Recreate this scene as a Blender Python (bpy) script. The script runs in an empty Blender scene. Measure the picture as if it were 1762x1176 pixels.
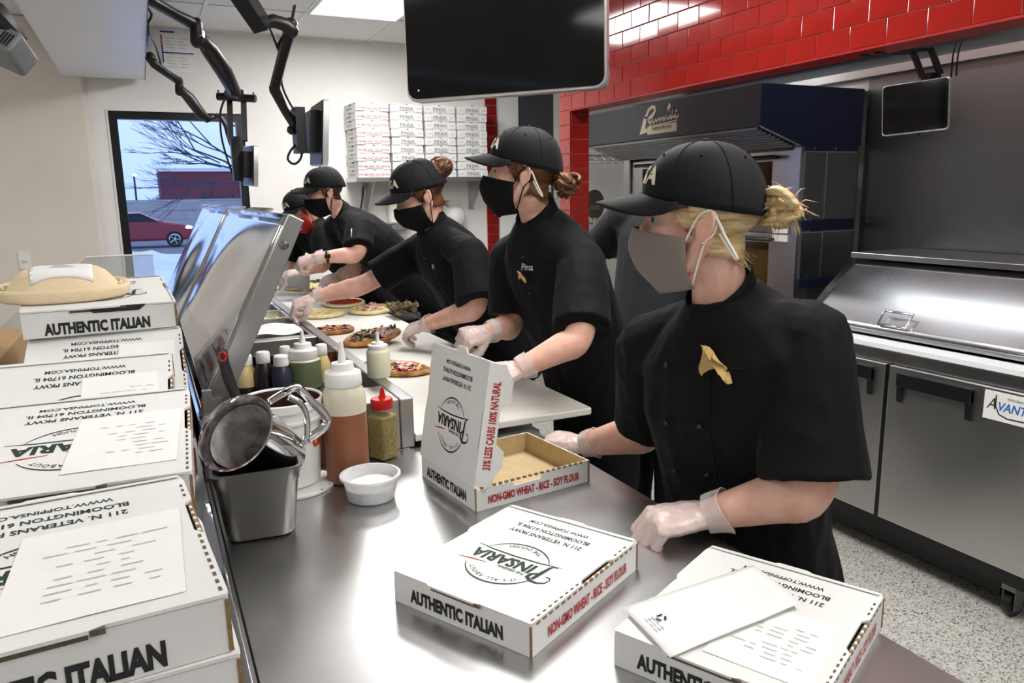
import bpy, bmesh, math, random
from mathutils import Vector, Matrix, noise
random.seed(7)
V = Vector
S = bpy.context.scene
COL = S.collection
PI = math.pi

# ---------------------------------------------------------------- camera
FPX, YAW, PITCH, ROLL = 1306.98, 0.444757, 0.192258, -0.017033
CAM = V((0, 0, 1.58))
_cy, _sy, _cp, _sp = math.cos(YAW), math.sin(YAW), math.cos(PITCH), math.sin(PITCH)
FW = V((_sy * _cp, _cy * _cp, -_sp))
_r = V((_cy, -_sy, 0))
_u = _r.cross(FW)
RT = _r * math.cos(ROLL) + _u * math.sin(ROLL)
UP = _u * math.cos(ROLL) - _r * math.sin(ROLL)
cam = bpy.data.cameras.new('camera')
cam.sensor_width = 36.0
cam.lens = FPX / 1762 * 36
cam.clip_start = 0.05
cam.clip_end = 500
camo = bpy.data.objects.new('camera', cam)
COL.objects.link(camo)
m3 = Matrix((RT, UP, -FW)).transposed()
camo.matrix_world = Matrix.Translation(CAM) @ m3.to_4x4()
S.camera = camo

# ---------------------------------------------------------------- view, world
S.view_settings.view_transform = 'Standard'
S.view_settings.look = 'None'
S.view_settings.exposure = 0.12
S.view_settings.gamma = 1.0
S.view_settings.use_curve_mapping = False
S.cycles.use_denoising = True
S.cycles.max_bounces = 8
S.cycles.transparent_max_bounces = 12
S.cycles.sample_clamp_indirect = 6.0
W = bpy.data.worlds.new('dusk')
S.world = W
W.use_nodes = True
wn = W.node_tree
wn.nodes.clear()
wo = wn.nodes.new('ShaderNodeOutputWorld')
wb = wn.nodes.new('ShaderNodeBackground')
wc = wn.nodes.new('ShaderNodeTexCoord')
ws = wn.nodes.new('ShaderNodeSeparateXYZ')
wr = wn.nodes.new('ShaderNodeValToRGB')
wn.links.new(wc.outputs['Generated'], ws.inputs[0])
wn.links.new(ws.outputs['Z'], wr.inputs[0])
wn.links.new(wr.outputs[0], wb.inputs[0])
wn.links.new(wb.outputs[0], wo.inputs[0])
e = wr.color_ramp.elements
e[0].position = 0.0
e[0].color = (0.30, 0.44, 0.84, 1)
e[1].position = 0.25
e[1].color = (0.40, 0.54, 0.93, 1)
wb.inputs[1].default_value = 1.9

# ---------------------------------------------------------------- lights: ceiling panels (x, y, size x, size y, watts)
CEIL = 2.75
PANELS = [(1.39, 4.68, 0.58, 1.19, 42), (1.39, 2.24, 0.58, 1.19, 34), (1.39, 0.4, 0.58, 1.19, 27), (1.39, -1.3, 0.58, 1.19, 8),
          (-1.66, 4.07, 0.58, 1.19, 14), (-1.66, 1.0, 0.58, 1.19, 16), (-1.66, -1.2, 0.58, 1.19, 8)]
for i, (x, y, sx, sy, w) in enumerate(PANELS):
    L = bpy.data.lights.new('panel_light', 'AREA')
    L.shape = 'RECTANGLE'
    L.size = sx
    L.size_y = sy
    L.energy = w
    L.color = (1.0, 0.985, 0.96)
    lo = bpy.data.objects.new('panel_light', L)
    lo.location = (x, y, CEIL - 0.03)
    COL.objects.link(lo)
# added area light in the hood, brightens the cold table lid and steel wall
L = bpy.data.lights.new('hood_fill_light', 'AREA')
L.shape = 'RECTANGLE'
L.size = 0.22
L.size_y = 2.9
L.energy = 11
L.color = (0.92, 0.96, 1.0)
lo = bpy.data.objects.new('hood_fill_light', L)
lo.location = (2.78, 2.9, 2.62)
COL.objects.link(lo)

# ---------------------------------------------------------------- picture geometry -> world points
def ray(px, py):
    return FW + RT * ((px - 881) / FPX) - UP * ((py - 588) / FPX)
def P(px, py, d):
    return CAM + ray(px, py) * d
def PZ(px, py, z):
    r = ray(px, py)
    return CAM + r * ((z - CAM.z) / r.z)
def PY(px, py, y):
    r = ray(px, py)
    return CAM + r * (y / r.y)
def PX(px, py, x):
    r = ray(px, py)
    return CAM + r * (x / r.x)

# ---------------------------------------------------------------- materials
def srgb(r, g, b):
    f = lambda c: c / 12.92 if c <= 0.04045 else ((c + 0.055) / 1.055) ** 2.4
    return (f(r / 255), f(g / 255), f(b / 255), 1)
MATS = {}
def mat(name, col, rough=0.5, metal=0.0, var=0.0, scale=20.0, bump=0.0, bscale=None, stretch=(1, 1, 1), rvar=0.0,
        alpha=1.0, trans=0.0, emit=0.0, ior=1.45, coat=0.0, sheen=0.0, col2=None, sss=0.0, detail=4, spec=0.5):
    m = bpy.data.materials.new(name)
    m.use_nodes = True
    nt = m.node_tree
    b = nt.nodes['Principled BSDF']
    b.inputs['Base Color'].default_value = col
    b.inputs['Roughness'].default_value = rough
    b.inputs['Metallic'].default_value = metal
    b.inputs['IOR'].default_value = ior
    b.inputs['Alpha'].default_value = alpha
    b.inputs['Transmission Weight'].default_value = trans
    b.inputs['Coat Weight'].default_value = coat
    b.inputs['Sheen Weight'].default_value = sheen
    b.inputs['Specular IOR Level'].default_value = spec
    if sss:
        b.inputs['Subsurface Weight'].default_value = sss
        b.inputs['Subsurface Radius'].default_value = (0.01, 0.004, 0.002)
        b.inputs['Subsurface Scale'].default_value = 0.5
    if emit:
        b.inputs['Emission Color'].default_value = col
        b.inputs['Emission Strength'].default_value = emit
    tc = nt.nodes.new('ShaderNodeTexCoord')
    mp = nt.nodes.new('ShaderNodeMapping')
    mp.inputs['Scale'].default_value = stretch
    nt.links.new(tc.outputs['Object'], mp.inputs[0])
    nz = nt.nodes.new('ShaderNodeTexNoise')
    nz.inputs['Scale'].default_value = scale
    nz.inputs['Detail'].default_value = detail
    nt.links.new(mp.outputs[0], nz.inputs['Vector'])
    if var or col2:
        mx = nt.nodes.new('ShaderNodeMix')
        mx.data_type = 'RGBA'
        c2 = col2 if col2 else tuple(c * (1 - var) for c in col[:3]) + (1,)
        mx.inputs['A'].default_value = col
        mx.inputs['B'].default_value = c2
        cr = nt.nodes.new('ShaderNodeMapRange')
        cr.inputs['From Min'].default_value = 0.12 if metal > 0.5 else 0.35
        cr.inputs['From Max'].default_value = 0.88 if metal > 0.5 else 0.65
        nt.links.new(nz.outputs['Fac'], cr.inputs['Value'])
        nt.links.new(cr.outputs[0], mx.inputs['Factor'])
        nt.links.new(mx.outputs['Result'], b.inputs['Base Color'])
        if emit:
            nt.links.new(mx.outputs['Result'], b.inputs['Emission Color'])
    if rvar:
        rr = nt.nodes.new('ShaderNodeMapRange')
        rr.inputs['From Min'].default_value = 0.15
        rr.inputs['From Max'].default_value = 0.85
        rr.inputs['To Min'].default_value = max(0.02, rough - rvar)
        rr.inputs['To Max'].default_value = min(1, rough + rvar)
        nt.links.new(nz.outputs['Fac'], rr.inputs['Value'])
        nt.links.new(rr.outputs[0], b.inputs['Roughness'])
    if bump:
        n2 = nz
        if bscale:
            n2 = nt.nodes.new('ShaderNodeTexNoise')
            n2.inputs['Scale'].default_value = bscale
            n2.inputs['Detail'].default_value = 3
            nt.links.new(mp.outputs[0], n2.inputs['Vector'])
        bp = nt.nodes.new('ShaderNodeBump')
        bp.inputs['Strength'].default_value = bump
        bp.inputs['Distance'].default_value = 0.004
        nt.links.new(n2.outputs['Fac'], bp.inputs['Height'])
        nt.links.new(bp.outputs[0], b.inputs['Normal'])
    MATS[name] = m
    return m
M = MATS
mat('wall_white', srgb(236, 234, 231), 0.75, var=0.03, scale=6, bump=0.05, bscale=220)
mat('wall_beige', srgb(226, 218, 208), 0.8, var=0.03, scale=6, bump=0.05, bscale=220)
mat('ceiling_tile', srgb(235, 235, 233), 0.9, var=0.06, scale=180, bump=0.25, bscale=160)
mat('white_metal', srgb(232, 232, 230), 0.4, var=0.02, scale=9)
mat('steel', (0.56, 0.56, 0.555, 1), 0.3, 1.0, var=0.06, scale=6, stretch=(1, 1, 30), rvar=0.03, detail=2)
mat('steel_flat', (0.58, 0.575, 0.57, 1), 0.34, 1.0, var=0.05, scale=3, rvar=0.04, detail=2, stretch=(4, 1, 1))
mat('steel_counter', (0.54, 0.54, 0.54, 1), 0.32, 1.0, var=0.16, scale=4, rvar=0.07, stretch=(1, 2.2, 1), detail=3)
mat('steel_frame', (0.40, 0.40, 0.40, 1), 0.3, 1.0, var=0.06, scale=6, rvar=0.04, detail=2)
mat('steel_mirror', (0.62, 0.63, 0.65, 1), 0.07, 1.0, var=0.05, scale=4, rvar=0.03)
mat('steel_wall', (0.27, 0.275, 0.285, 1), 0.33, 1.0, var=0.12, scale=9, stretch=(1, 30, 0.6), rvar=0.06)
mat('steel_bright', (0.60, 0.61, 0.63, 1), 0.24, 1.0, var=0.1, scale=3, rvar=0.06)
mat('steel_dark', (0.22, 0.215, 0.205, 1), 0.38, 1.0, var=0.08, scale=6, rvar=0.05, detail=2)
mat('chrome', (0.75, 0.75, 0.74, 1), 0.12, 1.0, var=0.06, scale=9, rvar=0.04)
mat('red_tile', srgb(140, 30, 24), 0.09, var=0.12, scale=7, coat=0.3)
mat('grout', srgb(214, 170, 160), 0.7, var=0.1, scale=60)
mat('red_paint', srgb(150, 22, 18), 0.3, var=0.1, scale=8)
mat('black_plastic', srgb(22, 22, 24), 0.38, var=0.25, scale=40, bump=0.03, bscale=300)
mat('black_gloss', (0.006, 0.006, 0.007, 1), 0.06, var=0.3, scale=4)
mat('black_frame', srgb(14, 15, 18), 0.3, var=0.2, scale=10)
mat('dark_grey', srgb(70, 72, 78), 0.5, var=0.1, scale=8)
mat('grey_plastic', srgb(120, 122, 125), 0.4, var=0.06, scale=30)
mat('silver', (0.62, 0.62, 0.63, 1), 0.35, 0.8, var=0.05, scale=30)
mat('navy', srgb(20, 26, 52), 0.35, var=0.15, scale=8)
mat('charcoal', srgb(48, 50, 57), 0.4, var=0.1, scale=8)
mat('amber_glass', srgb(70, 52, 22), 0.15, var=0.5, scale=3, col2=srgb(18, 14, 10))
mat('card_white', srgb(228, 228, 226), 0.62, var=0.03, scale=12, bump=0.03, bscale=50)
mat('kraft', srgb(208, 186, 144), 0.8, var=0.12, scale=40, bump=0.05, bscale=90)
mat('kraft_edge', srgb(146, 120, 82), 0.85, var=0.3, scale=120)
mat('kraft_dark', srgb(104, 92, 74), 0.85, var=0.3, scale=90)
mat('green_ink', srgb(24, 52, 42), 0.6, var=0.12, scale=60)
mat('black_ink', srgb(30, 34, 34), 0.6, var=0.12, scale=60)
mat('red_ink', srgb(176, 36, 40), 0.6, var=0.1, scale=60)
mat('grey_ink', srgb(112, 112, 114), 0.6, var=0.15, scale=60)
mat('pale_ink', srgb(196, 197, 197), 0.6, var=0.15, scale=60)
mat('blue_ink', srgb(40, 105, 190), 0.5, var=0.1, scale=60)
mat('cream_thread', srgb(226, 216, 192), 0.7, var=0.2, scale=300)
mat('paper', srgb(240, 240, 238), 0.6, var=0.03, scale=15)
mat('cloth_black', srgb(11, 11, 13), 0.8, var=0.25, scale=260, bump=0.2, bscale=420, sheen=0.02, spec=0.2)
mat('cloth_charcoal', srgb(38, 40, 44), 0.85, var=0.2, scale=240, bump=0.2, bscale=400, sheen=0.03, spec=0.2)
mat('cloth_cap', srgb(15, 17, 21), 0.75, var=0.2, scale=260, bump=0.15, bscale=420, sheen=0.04, spec=0.25)
mat('cloth_trouser', srgb(10, 11, 15), 0.85, var=0.25, scale=200, bump=0.2, bscale=300, spec=0.25)
mat('mask_black', srgb(8, 8, 9), 0.85, var=0.2, scale=260, bump=0.2, bscale=400, spec=0.25)
mat('mask_grey', srgb(128, 118, 112), 0.85, var=0.1, scale=260, bump=0.25, bscale=420)
mat('mask_red', srgb(176, 34, 32), 0.8, var=0.1, scale=260, bump=0.2, bscale=400)
mat('elastic', srgb(235, 230, 222), 0.7, var=0.05, scale=200)
mat('skin', srgb(230, 188, 168), 0.5, var=0.0, scale=26, col2=srgb(220, 166, 146), sss=0.12, bump=0.05, bscale=180, detail=2)
mat('skin_dark', srgb(120, 80, 62), 0.5, col2=srgb(104, 66, 50), scale=26, sss=0.08)
mat('lip', srgb(190, 110, 100), 0.5, var=0.1, scale=50)
mat('eye_white', srgb(196, 188, 182), 0.2, var=0.02, scale=50)
mat('iris', srgb(52, 40, 32), 0.2, var=0.3, scale=200)
mat('hair_blonde', srgb(228, 206, 160), 0.45, col2=srgb(172, 138, 88), scale=18, stretch=(1, 1, 6), bump=0.4, bscale=160)
mat('hair_auburn', srgb(122, 76, 42), 0.4, col2=srgb(66, 38, 20), scale=18, stretch=(1, 1, 6), bump=0.4, bscale=160)
mat('hair_brown', srgb(92, 64, 44), 0.5, col2=srgb(60, 40, 28), scale=30, bump=0.4, bscale=200)
mat('metal_button', (0.02, 0.02, 0.02, 1), 0.2, 0.2, var=0.2, scale=80)
mat('gold', (0.7, 0.55, 0.3, 1), 0.25, 1.0, var=0.1, scale=80)
mat('tan_paper', srgb(206, 172, 110), 0.6, var=0.2, scale=40, bump=0.2, bscale=60)
mat('board', srgb(232, 230, 222), 0.5, var=0.04, scale=10, bump=0.04, bscale=120)
mat('board_right', srgb(236, 238, 240), 0.45, var=0.02, scale=10)
mat('white_plastic', srgb(236, 236, 232), 0.35, var=0.03, scale=20, sss=0.05)
mat('red_plastic', srgb(196, 28, 30), 0.25, var=0.06, scale=20)
mat('milky', srgb(236, 238, 240), 0.35, var=0.03, scale=30, sss=0.2)
mat('flour', srgb(244, 242, 238), 0.95, var=0.05, scale=60, bump=0.4, bscale=120)
mat('fibre', srgb(232, 212, 176), 0.75, var=0.06, scale=90, bump=0.08, bscale=300)
mat('dough', srgb(236, 220, 178), 0.75, col2=srgb(224, 200, 148), scale=30, bump=0.3, bscale=60)
mat('crust', srgb(206, 150, 82), 0.7, col2=srgb(120, 72, 34), scale=26, bump=0.4, bscale=60)
mat('cheese', srgb(240, 226, 176), 0.6, var=0.1, scale=60, bump=0.2, bscale=100)
mat('tomato', srgb(196, 66, 36), 0.45, col2=srgb(158, 36, 22), scale=30, bump=0.3, bscale=70)
mat('ham', srgb(226, 158, 148), 0.45, col2=srgb(236, 196, 186), scale=24, bump=0.2, bscale=50)
mat('prosciutto', srgb(140, 84, 74), 0.45, col2=srgb(176, 140, 126), scale=30)
mat('leaf', srgb(62, 96, 36), 0.5, col2=srgb(34, 58, 22), scale=40, bump=0.2, bscale=80)
mat('wilted', srgb(128, 118, 84), 0.6, col2=srgb(84, 70, 48), scale=30, bump=0.3, bscale=60)
mat('mushroom', srgb(196, 184, 160), 0.6, var=0.3, scale=40)
mat('olive', srgb(40, 32, 34), 0.3, var=0.2, scale=40)
mat('herb', srgb(176, 158, 88), 0.9, col2=srgb(122, 110, 54), scale=260, bump=0.7, bscale=260)
mat('chocolate', srgb(64, 34, 22), 0.3, var=0.3, scale=20)
mat('sauce_green', srgb(98, 108, 78), 0.4, var=0.15, scale=20)
mat('sauce_orange', srgb(146, 92, 60), 0.35, col2=srgb(124, 78, 62), scale=5, sss=0.1)
mat('bottle_clear', srgb(214, 208, 186), 0.3, var=0.05, scale=20)
mat('sauce_cream', srgb(222, 196, 138), 0.4, var=0.08, scale=20)
mat('sauce_dark', srgb(44, 34, 40), 0.35, var=0.2, scale=20)
mat('sauce_navy', srgb(50, 54, 74), 0.35, var=0.2, scale=20)
mat('sauce_brown', srgb(96, 50, 34), 0.35, var=0.2, scale=20)
mat('bottle_pale', srgb(226, 228, 200), 0.3, var=0.05, scale=20, sss=0.1)
mat('brown_box', srgb(180, 146, 104), 0.85, var=0.08, scale=30)
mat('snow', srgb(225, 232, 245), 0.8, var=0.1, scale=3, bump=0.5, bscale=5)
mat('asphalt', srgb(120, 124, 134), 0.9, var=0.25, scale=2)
mat('block_wall', srgb(178, 176, 176), 0.9, var=0.15, scale=2)
mat('brick_far', srgb(122, 62, 72), 0.9, var=0.2, scale=3)  # brick red with purple distance haze mixed into the colour
mat('car_paint', srgb(140, 28, 44), 0.2, var=0.05, scale=3, coat=0.5)
mat('car_glass', srgb(24, 28, 40), 0.08, var=0.1, scale=3)
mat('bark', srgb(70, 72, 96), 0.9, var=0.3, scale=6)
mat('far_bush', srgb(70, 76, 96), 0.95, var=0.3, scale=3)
mat('lamp_head', (1, 0.98, 0.92, 1), 0.4, emit=4.0, var=0.02)
mat('panel_glow', (1, 0.99, 0.97, 1), 0.5, emit=2.2, var=0.01)
mat('led', (0.25, 0.3, 1, 1), 0.4, emit=1.5, var=0.02)
mat('latex', srgb(40, 36, 40), 0.4)

def glassy(name, col, mixv, rough=0.05, tr=(1, 1, 1, 1)):
    m = bpy.data.materials.new(name)
    m.use_nodes = True
    nt = m.node_tree
    b = nt.nodes['Principled BSDF']
    b.inputs['Base Color'].default_value = col
    b.inputs['Roughness'].default_value = rough
    o = nt.nodes['Material Output']
    t = nt.nodes.new('ShaderNodeBsdfTransparent')
    t.inputs[0].default_value = tr
    mx = nt.nodes.new('ShaderNodeMixShader')
    nz = nt.nodes.new('ShaderNodeTexNoise')
    nz.inputs['Scale'].default_value = 6
    mr = nt.nodes.new('ShaderNodeMapRange')
    mr.inputs['From Min'].default_value = 0.3
    mr.inputs['From Max'].default_value = 0.7
    mr.inputs['To Min'].default_value = max(0, mixv * 0.93)
    mr.inputs['To Max'].default_value = min(1, mixv * 1.07)
    nt.links.new(nz.outputs['Fac'], mr.inputs['Value'])
    nt.links.new(mr.outputs[0], mx.inputs[0])
    nt.links.new(t.outputs[0], mx.inputs[1])
    nt.links.new(b.outputs[0], mx.inputs[2])
    nt.links.new(mx.outputs[0], o.inputs[0])
    MATS[name] = m
glassy('window_glass', (0.05, 0.06, 0.08, 1), 0.06, 0.02)
glassy('guard_glass', (0.55, 0.58, 0.56, 1), 0.3, 0.05, (0.9, 0.93, 0.92, 1))
glassy('glove', srgb(244, 238, 236), 0.5, 0.22)
glassy('clear_plastic', srgb(225, 225, 222), 0.07, 0.1)
glassy('milky_clear', srgb(238, 240, 242), 0.62, 0.3)

def terrazzo():
    m = bpy.data.materials.new('terrazzo')
    m.use_nodes = True
    nt = m.node_tree
    b = nt.nodes['Principled BSDF']
    b.inputs['Roughness'].default_value = 0.35
    tc = nt.nodes.new('ShaderNodeTexCoord')
    vo = nt.nodes.new('ShaderNodeTexVoronoi')
    vo.inputs['Scale'].default_value = 170
    nt.links.new(tc.outputs['Object'], vo.inputs['Vector'])
    sp_ = nt.nodes.new('ShaderNodeSeparateColor')
    nt.links.new(vo.outputs['Color'], sp_.inputs[0])
    cr = nt.nodes.new('ShaderNodeValToRGB')
    cr.color_ramp.interpolation = 'CONSTANT'
    cr.color_ramp.elements[0].position = 0.0
    cr.color_ramp.elements[0].color = srgb(96, 94, 92)
    cr.color_ramp.elements[1].position = 0.10
    cr.color_ramp.elements[1].color = srgb(158, 156, 150)
    for ps_, c_ in ((0.3, srgb(194, 192, 184)), (0.62, srgb(208, 206, 198)), (0.85, srgb(182, 178, 168))):
        e2 = cr.color_ramp.elements.new(ps_)
        e2.color = c_
    nt.links.new(sp_.outputs[0], cr.inputs[0])
    nt.links.new(cr.outputs[0], b.inputs['Base Color'])
    MATS['terrazzo'] = m
terrazzo()

# ---------------------------------------------------------------- mesh builder
def frame_of(t, ref=None):
    t = t.normalized()
    if ref is None:
        ref = V((0, 0, 1)) if abs(t.z) < 0.9 else V((1, 0, 0))
    a = ref - t * ref.dot(t)
    if a.length < 1e-6:
        a = t.orthogonal()
    a.normalize()
    return a, t.cross(a)
TXT = {}
def text_mesh(s, bold=0.0):
    k = (s, bold)
    if k in TXT:
        return TXT[k]
    c = bpy.data.curves.new('t', 'FONT')
    c.body = s
    c.size = 1.0
    c.offset = bold
    c.resolution_u = 2
    c.fill_mode = 'FRONT'
    o = bpy.data.objects.new('t', c)
    COL.objects.link(o)
    dg = bpy.context.evaluated_depsgraph_get()
    me = bpy.data.meshes.new_from_object(o.evaluated_get(dg))
    vs = [(v.co.x, v.co.y) for v in me.vertices]
    fs = [tuple(p.vertices) for p in me.polygons]
    bpy.data.objects.remove(o)
    bpy.data.curves.remove(c)
    bpy.data.meshes.remove(me)
    x0 = min(v[0] for v in vs)
    vs = [(x - x0, y) for x, y in vs]
    TXT[k] = (vs, fs, max(v[0] for v in vs))
    return TXT[k]

class MB:
    def __init__(self):
        self.v, self.f, self.mi = [], [], []
        self.cur = 0
    def add(self, vs, fs):
        n = len(self.v)
        self.v += [V(v) for v in vs]
        self.f += [tuple(i + n for i in f) for f in fs]
        self.mi += [self.cur] * len(fs)
        return self
    def box(self, x0, x1, y0, y1, z0, z1, mx=None):
        vs = [V((x, y, z)) for z in (z0, z1) for x, y in ((x0, y0), (x1, y0), (x1, y1), (x0, y1))]
        if mx is not None:
            vs = [mx @ v for v in vs]
        return self.add(vs, [(3, 2, 1, 0), (4, 5, 6, 7), (0, 1, 5, 4), (1, 2, 6, 5), (2, 3, 7, 6), (3, 0, 4, 7)])
    def rbox(self, x0, x1, y0, y1, z0, z1, r=0.01, mx=None, seg=3, ch=0.0):
        # box with rounded vertical edges (and chamfered top/bottom rims)
        pts = []
        for cx, cy, a0 in ((x1 - r, y1 - r, 0), (x0 + r, y1 - r, 90), (x0 + r, y0 + r, 180), (x1 - r, y0 + r, 270)):
            for k in range(seg + 1):
                a = math.radians(a0 + 90 * k / seg)
                pts.append((cx + r * math.cos(a), cy + r * math.sin(a)))
        return self.prism(pts, z0, z1, mx, ch)
    def prism(self, pts, z0, z1, mx=None, ch=0.0):
        n = len(pts)
        cx = sum(p[0] for p in pts) / n
        cy = sum(p[1] for p in pts) / n
        lv = [(z0, 0), (z1, 0)]
        if ch:
            lv = [(z0, ch), (z0 + ch, 0), (z1 - ch, 0), (z1, ch)]
        vs = []
        for z, c in lv:
            for x, y in pts:
                dx, dy = x - cx, y - cy
                l = math.hypot(dx, dy) or 1
                vs.append(V((x - dx / l * c, y - dy / l * c, z)))
        if mx is not None:
            vs = [mx @ v for v in vs]
        fs = [tuple(reversed(range(n))), tuple(range((len(lv) - 1) * n, len(lv) * n))]
        for k in range(len(lv) - 1):
            for i in range(n):
                j = (i + 1) % n
                fs.append((k * n + i, k * n + j, (k + 1) * n + j, (k + 1) * n + i))
        return self.add(vs, fs)
    def extrude(self, pts, off):
        n = len(pts)
        pts = [V(p) for p in pts]
        vs = pts + [p + V(off) for p in pts]
        fs = [tuple(reversed(range(n))), tuple(range(n, 2 * n))] + [(i, (i + 1) % n, n + (i + 1) % n, n + i) for i in range(n)]
        return self.add(vs, fs)
    def loft(self, rings, cap=True, closed=True):
        n = len(rings[0])
        vs = [p for r in rings for p in r]
        fs = []
        for k in range(len(rings) - 1):
            for i in range(n if closed else n - 1):
                j = (i + 1) % n
                fs.append((k * n + i, k * n + j, (k + 1) * n + j, (k + 1) * n + i))
        if cap and closed:
            fs.append(tuple(reversed(range(n))))
            fs.append(tuple(range((len(rings) - 1) * n, len(rings) * n)))
        return self.add(vs, fs)
    def tube(self, pts, r, n=8, ref=None, rnd=False, sq=1.0):
        pts = [V(p) for p in pts]
        rs = list(r) if isinstance(r, (list, tuple)) else [r] * len(pts)
        if rnd:
            d0 = (pts[0] - pts[1]).normalized()
            d1 = (pts[-1] - pts[-2]).normalized()
            a0, a1 = rs[0], rs[-1]
            pts = [pts[0] + d0 * a0 * 0.92, pts[0] + d0 * a0 * 0.6] + pts + [pts[-1] + d1 * a1 * 0.6, pts[-1] + d1 * a1 * 0.92]
            rs = [a0 * 0.35, a0 * 0.8] + rs + [a1 * 0.8, a1 * 0.35]
        rings = []
        a = None
        for i, p in enumerate(pts):
            t = pts[min(i + 1, len(pts) - 1)] - pts[max(i - 1, 0)]
            if t.length < 1e-9:
                t = V((0, 0, 1))
            t.normalize()
            if a is None:
                a, b = frame_of(t, ref)
            else:
                a = a - t * a.dot(t)
                if a.length < 1e-6:
                    a = t.orthogonal()
                a.normalize()
                b = t.cross(a)
            rings.append([p + (a * math.cos(2 * PI * k / n) * rs[i] + b * math.sin(2 * PI * k / n) * rs[i] * sq) for k in range(n)])
        return self.loft(rings)
    def lathe(self, prof, c=(0, 0, 0), n=24, mx=None, cap=True, sx=1.0, sy=1.0):
        c = V(c)
        rings = []
        for r, z in prof:
            ring = [V((r * sx * math.cos(2 * PI * k / n), r * sy * math.sin(2 * PI * k / n), z)) for k in range(n)]
            if mx is not None:
                ring = [mx @ p for p in ring]
            rings.append([p + c for p in ring])
        return self.loft(rings, cap)
    def ball(self, c, rx, ry=None, rz=None, n=12, m=8, mx=None):
        ry = rx if ry is None else ry
        rz = rx if rz is None else rz
        rings = []
        for j in range(m + 1):
            th = PI * (j + 0.02 if j == 0 else (j - 0.02 if j == m else j)) / m
            ring = [V((rx * math.sin(th) * math.cos(2 * PI * k / n), ry * math.sin(th) * math.sin(2 * PI * k / n), -rz * math.cos(th))) for k in range(n)]
            if mx is not None:
                ring = [mx @ p for p in ring]
            rings.append([p + V(c) for p in ring])
        return self.loft(rings)
    def grid(self, fn, nu, nv, thick=0.0):
        P_ = [[V(fn(i / nu, j / nv)) for i in range(nu + 1)] for j in range(nv + 1)]
        vs = [p for row in P_ for p in row]
        w = nu + 1
        fs = [(j * w + i, j * w + i + 1, (j + 1) * w + i + 1, (j + 1) * w + i) for j in range(nv) for i in range(nu)]
        if thick:
            nn = []
            for j in range(nv + 1):
                for i in range(nu + 1):
                    a = P_[j][min(i + 1, nu)] - P_[j][max(i - 1, 0)]
                    b = P_[min(j + 1, nv)][i] - P_[max(j - 1, 0)][i]
                    q = a.cross(b)
                    nn.append(q.normalized() if q.length > 1e-12 else V((0, 0, 1)))
            N = len(vs)
            vs = vs + [v - q * thick for v, q in zip(vs, nn)]
            fs = fs + [tuple(N + k for k in reversed(f)) for f in fs]
            bd = [i for i in range(w)] + [j * w + nu for j in range(1, nv + 1)] + [nv * w + i for i in range(nu - 1, -1, -1)] + [j * w for j in range(nv - 1, 0, -1)]
            for a, b in zip(bd, bd[1:] + bd[:1]):
                fs.append((b, a, N + a, N + b))
        return self.add(vs, fs)
    def text(self, s, mx, size, sx=1.0, bold=0.0, shear=0.0, align='l', warp=None):
        vs, fs, w = text_mesh(s, bold)
        ox = {'l': 0, 'c': -w / 2, 'r': -w}[align]
        out = []
        for x, y in vs:
            p = V(((x + ox) * size * sx + y * size * shear, y * size, 0))
            if warp:
                p = warp(p)
            out.append(mx @ p if mx is not None else p)
        return self.add(out, fs)
    def arc_text(self, s, mx, size, rad, a_mid, inside=False, sx=1.0, bold=0.0, spacing=1.0):
        ws = [text_mesh(ch, bold)[2] if ch != ' ' else 0.3 for ch in s]
        gap = 0.13
        tot = (sum(ws) + gap * (len(s) - 1)) * size * sx * spacing
        pos = -tot / 2
        for ch, w in zip(s, ws):
            wc = w * size * sx * spacing
            cpos = pos + wc / 2
            pos += wc + gap * size * sx * spacing
            if ch == ' ':
                continue
            if not inside:
                a = a_mid - cpos / rad
                c = V((rad * math.cos(a), rad * math.sin(a), 0))
                rot = Matrix.Rotation(a - PI / 2, 4, 'Z')
            else:
                a = a_mid + cpos / rad
                c = V((rad * math.cos(a), rad * math.sin(a), 0))
                rot = Matrix.Rotation(a + PI / 2, 4, 'Z')
            self.text(ch, mx @ Matrix.Translation(c) @ rot, size, sx, bold, 0, 'c')
        return self
    def arc(self, mx, rad, a0, a1, w, n=24, z=0.0):
        vs, fs = [], []
        for k in range(n + 1):
            t = k / n
            a = a0 + (a1 - a0) * t
            h = w * (0.25 + 0.75 * math.sin(PI * min(1, max(0, t)))) / 2
            for q in (rad - h, rad + h):
                vs.append(mx @ V((q * math.cos(a), q * math.sin(a), z)))
        fs = [(2 * k, 2 * k + 1, 2 * k + 3, 2 * k + 2) for k in range(n)]
        return self.add(vs, fs)
    def stroke(self, mx, pts, w, taper=False):
        n = len(pts)
        vs = []
        for i, p in enumerate(pts):
            a = V((*pts[max(0, i - 1)], 0))
            b = V((*pts[min(n - 1, i + 1)], 0))
            t = (b - a).normalized()
            nn = V((-t.y, t.x, 0))
            ww = w[i] if isinstance(w, (list, tuple)) else w
            if taper:
                ww = ww * (0.2 + 0.8 * math.sin(PI * (i + 0.3) / (n - 0.4)))
            q = V((*p, 0))
            vs += [mx @ (q + nn * ww / 2), mx @ (q - nn * ww / 2)]
        return self.add(vs, [(2 * i, 2 * i + 1, 2 * i + 3, 2 * i + 2) for i in range(n - 1)])
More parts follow.
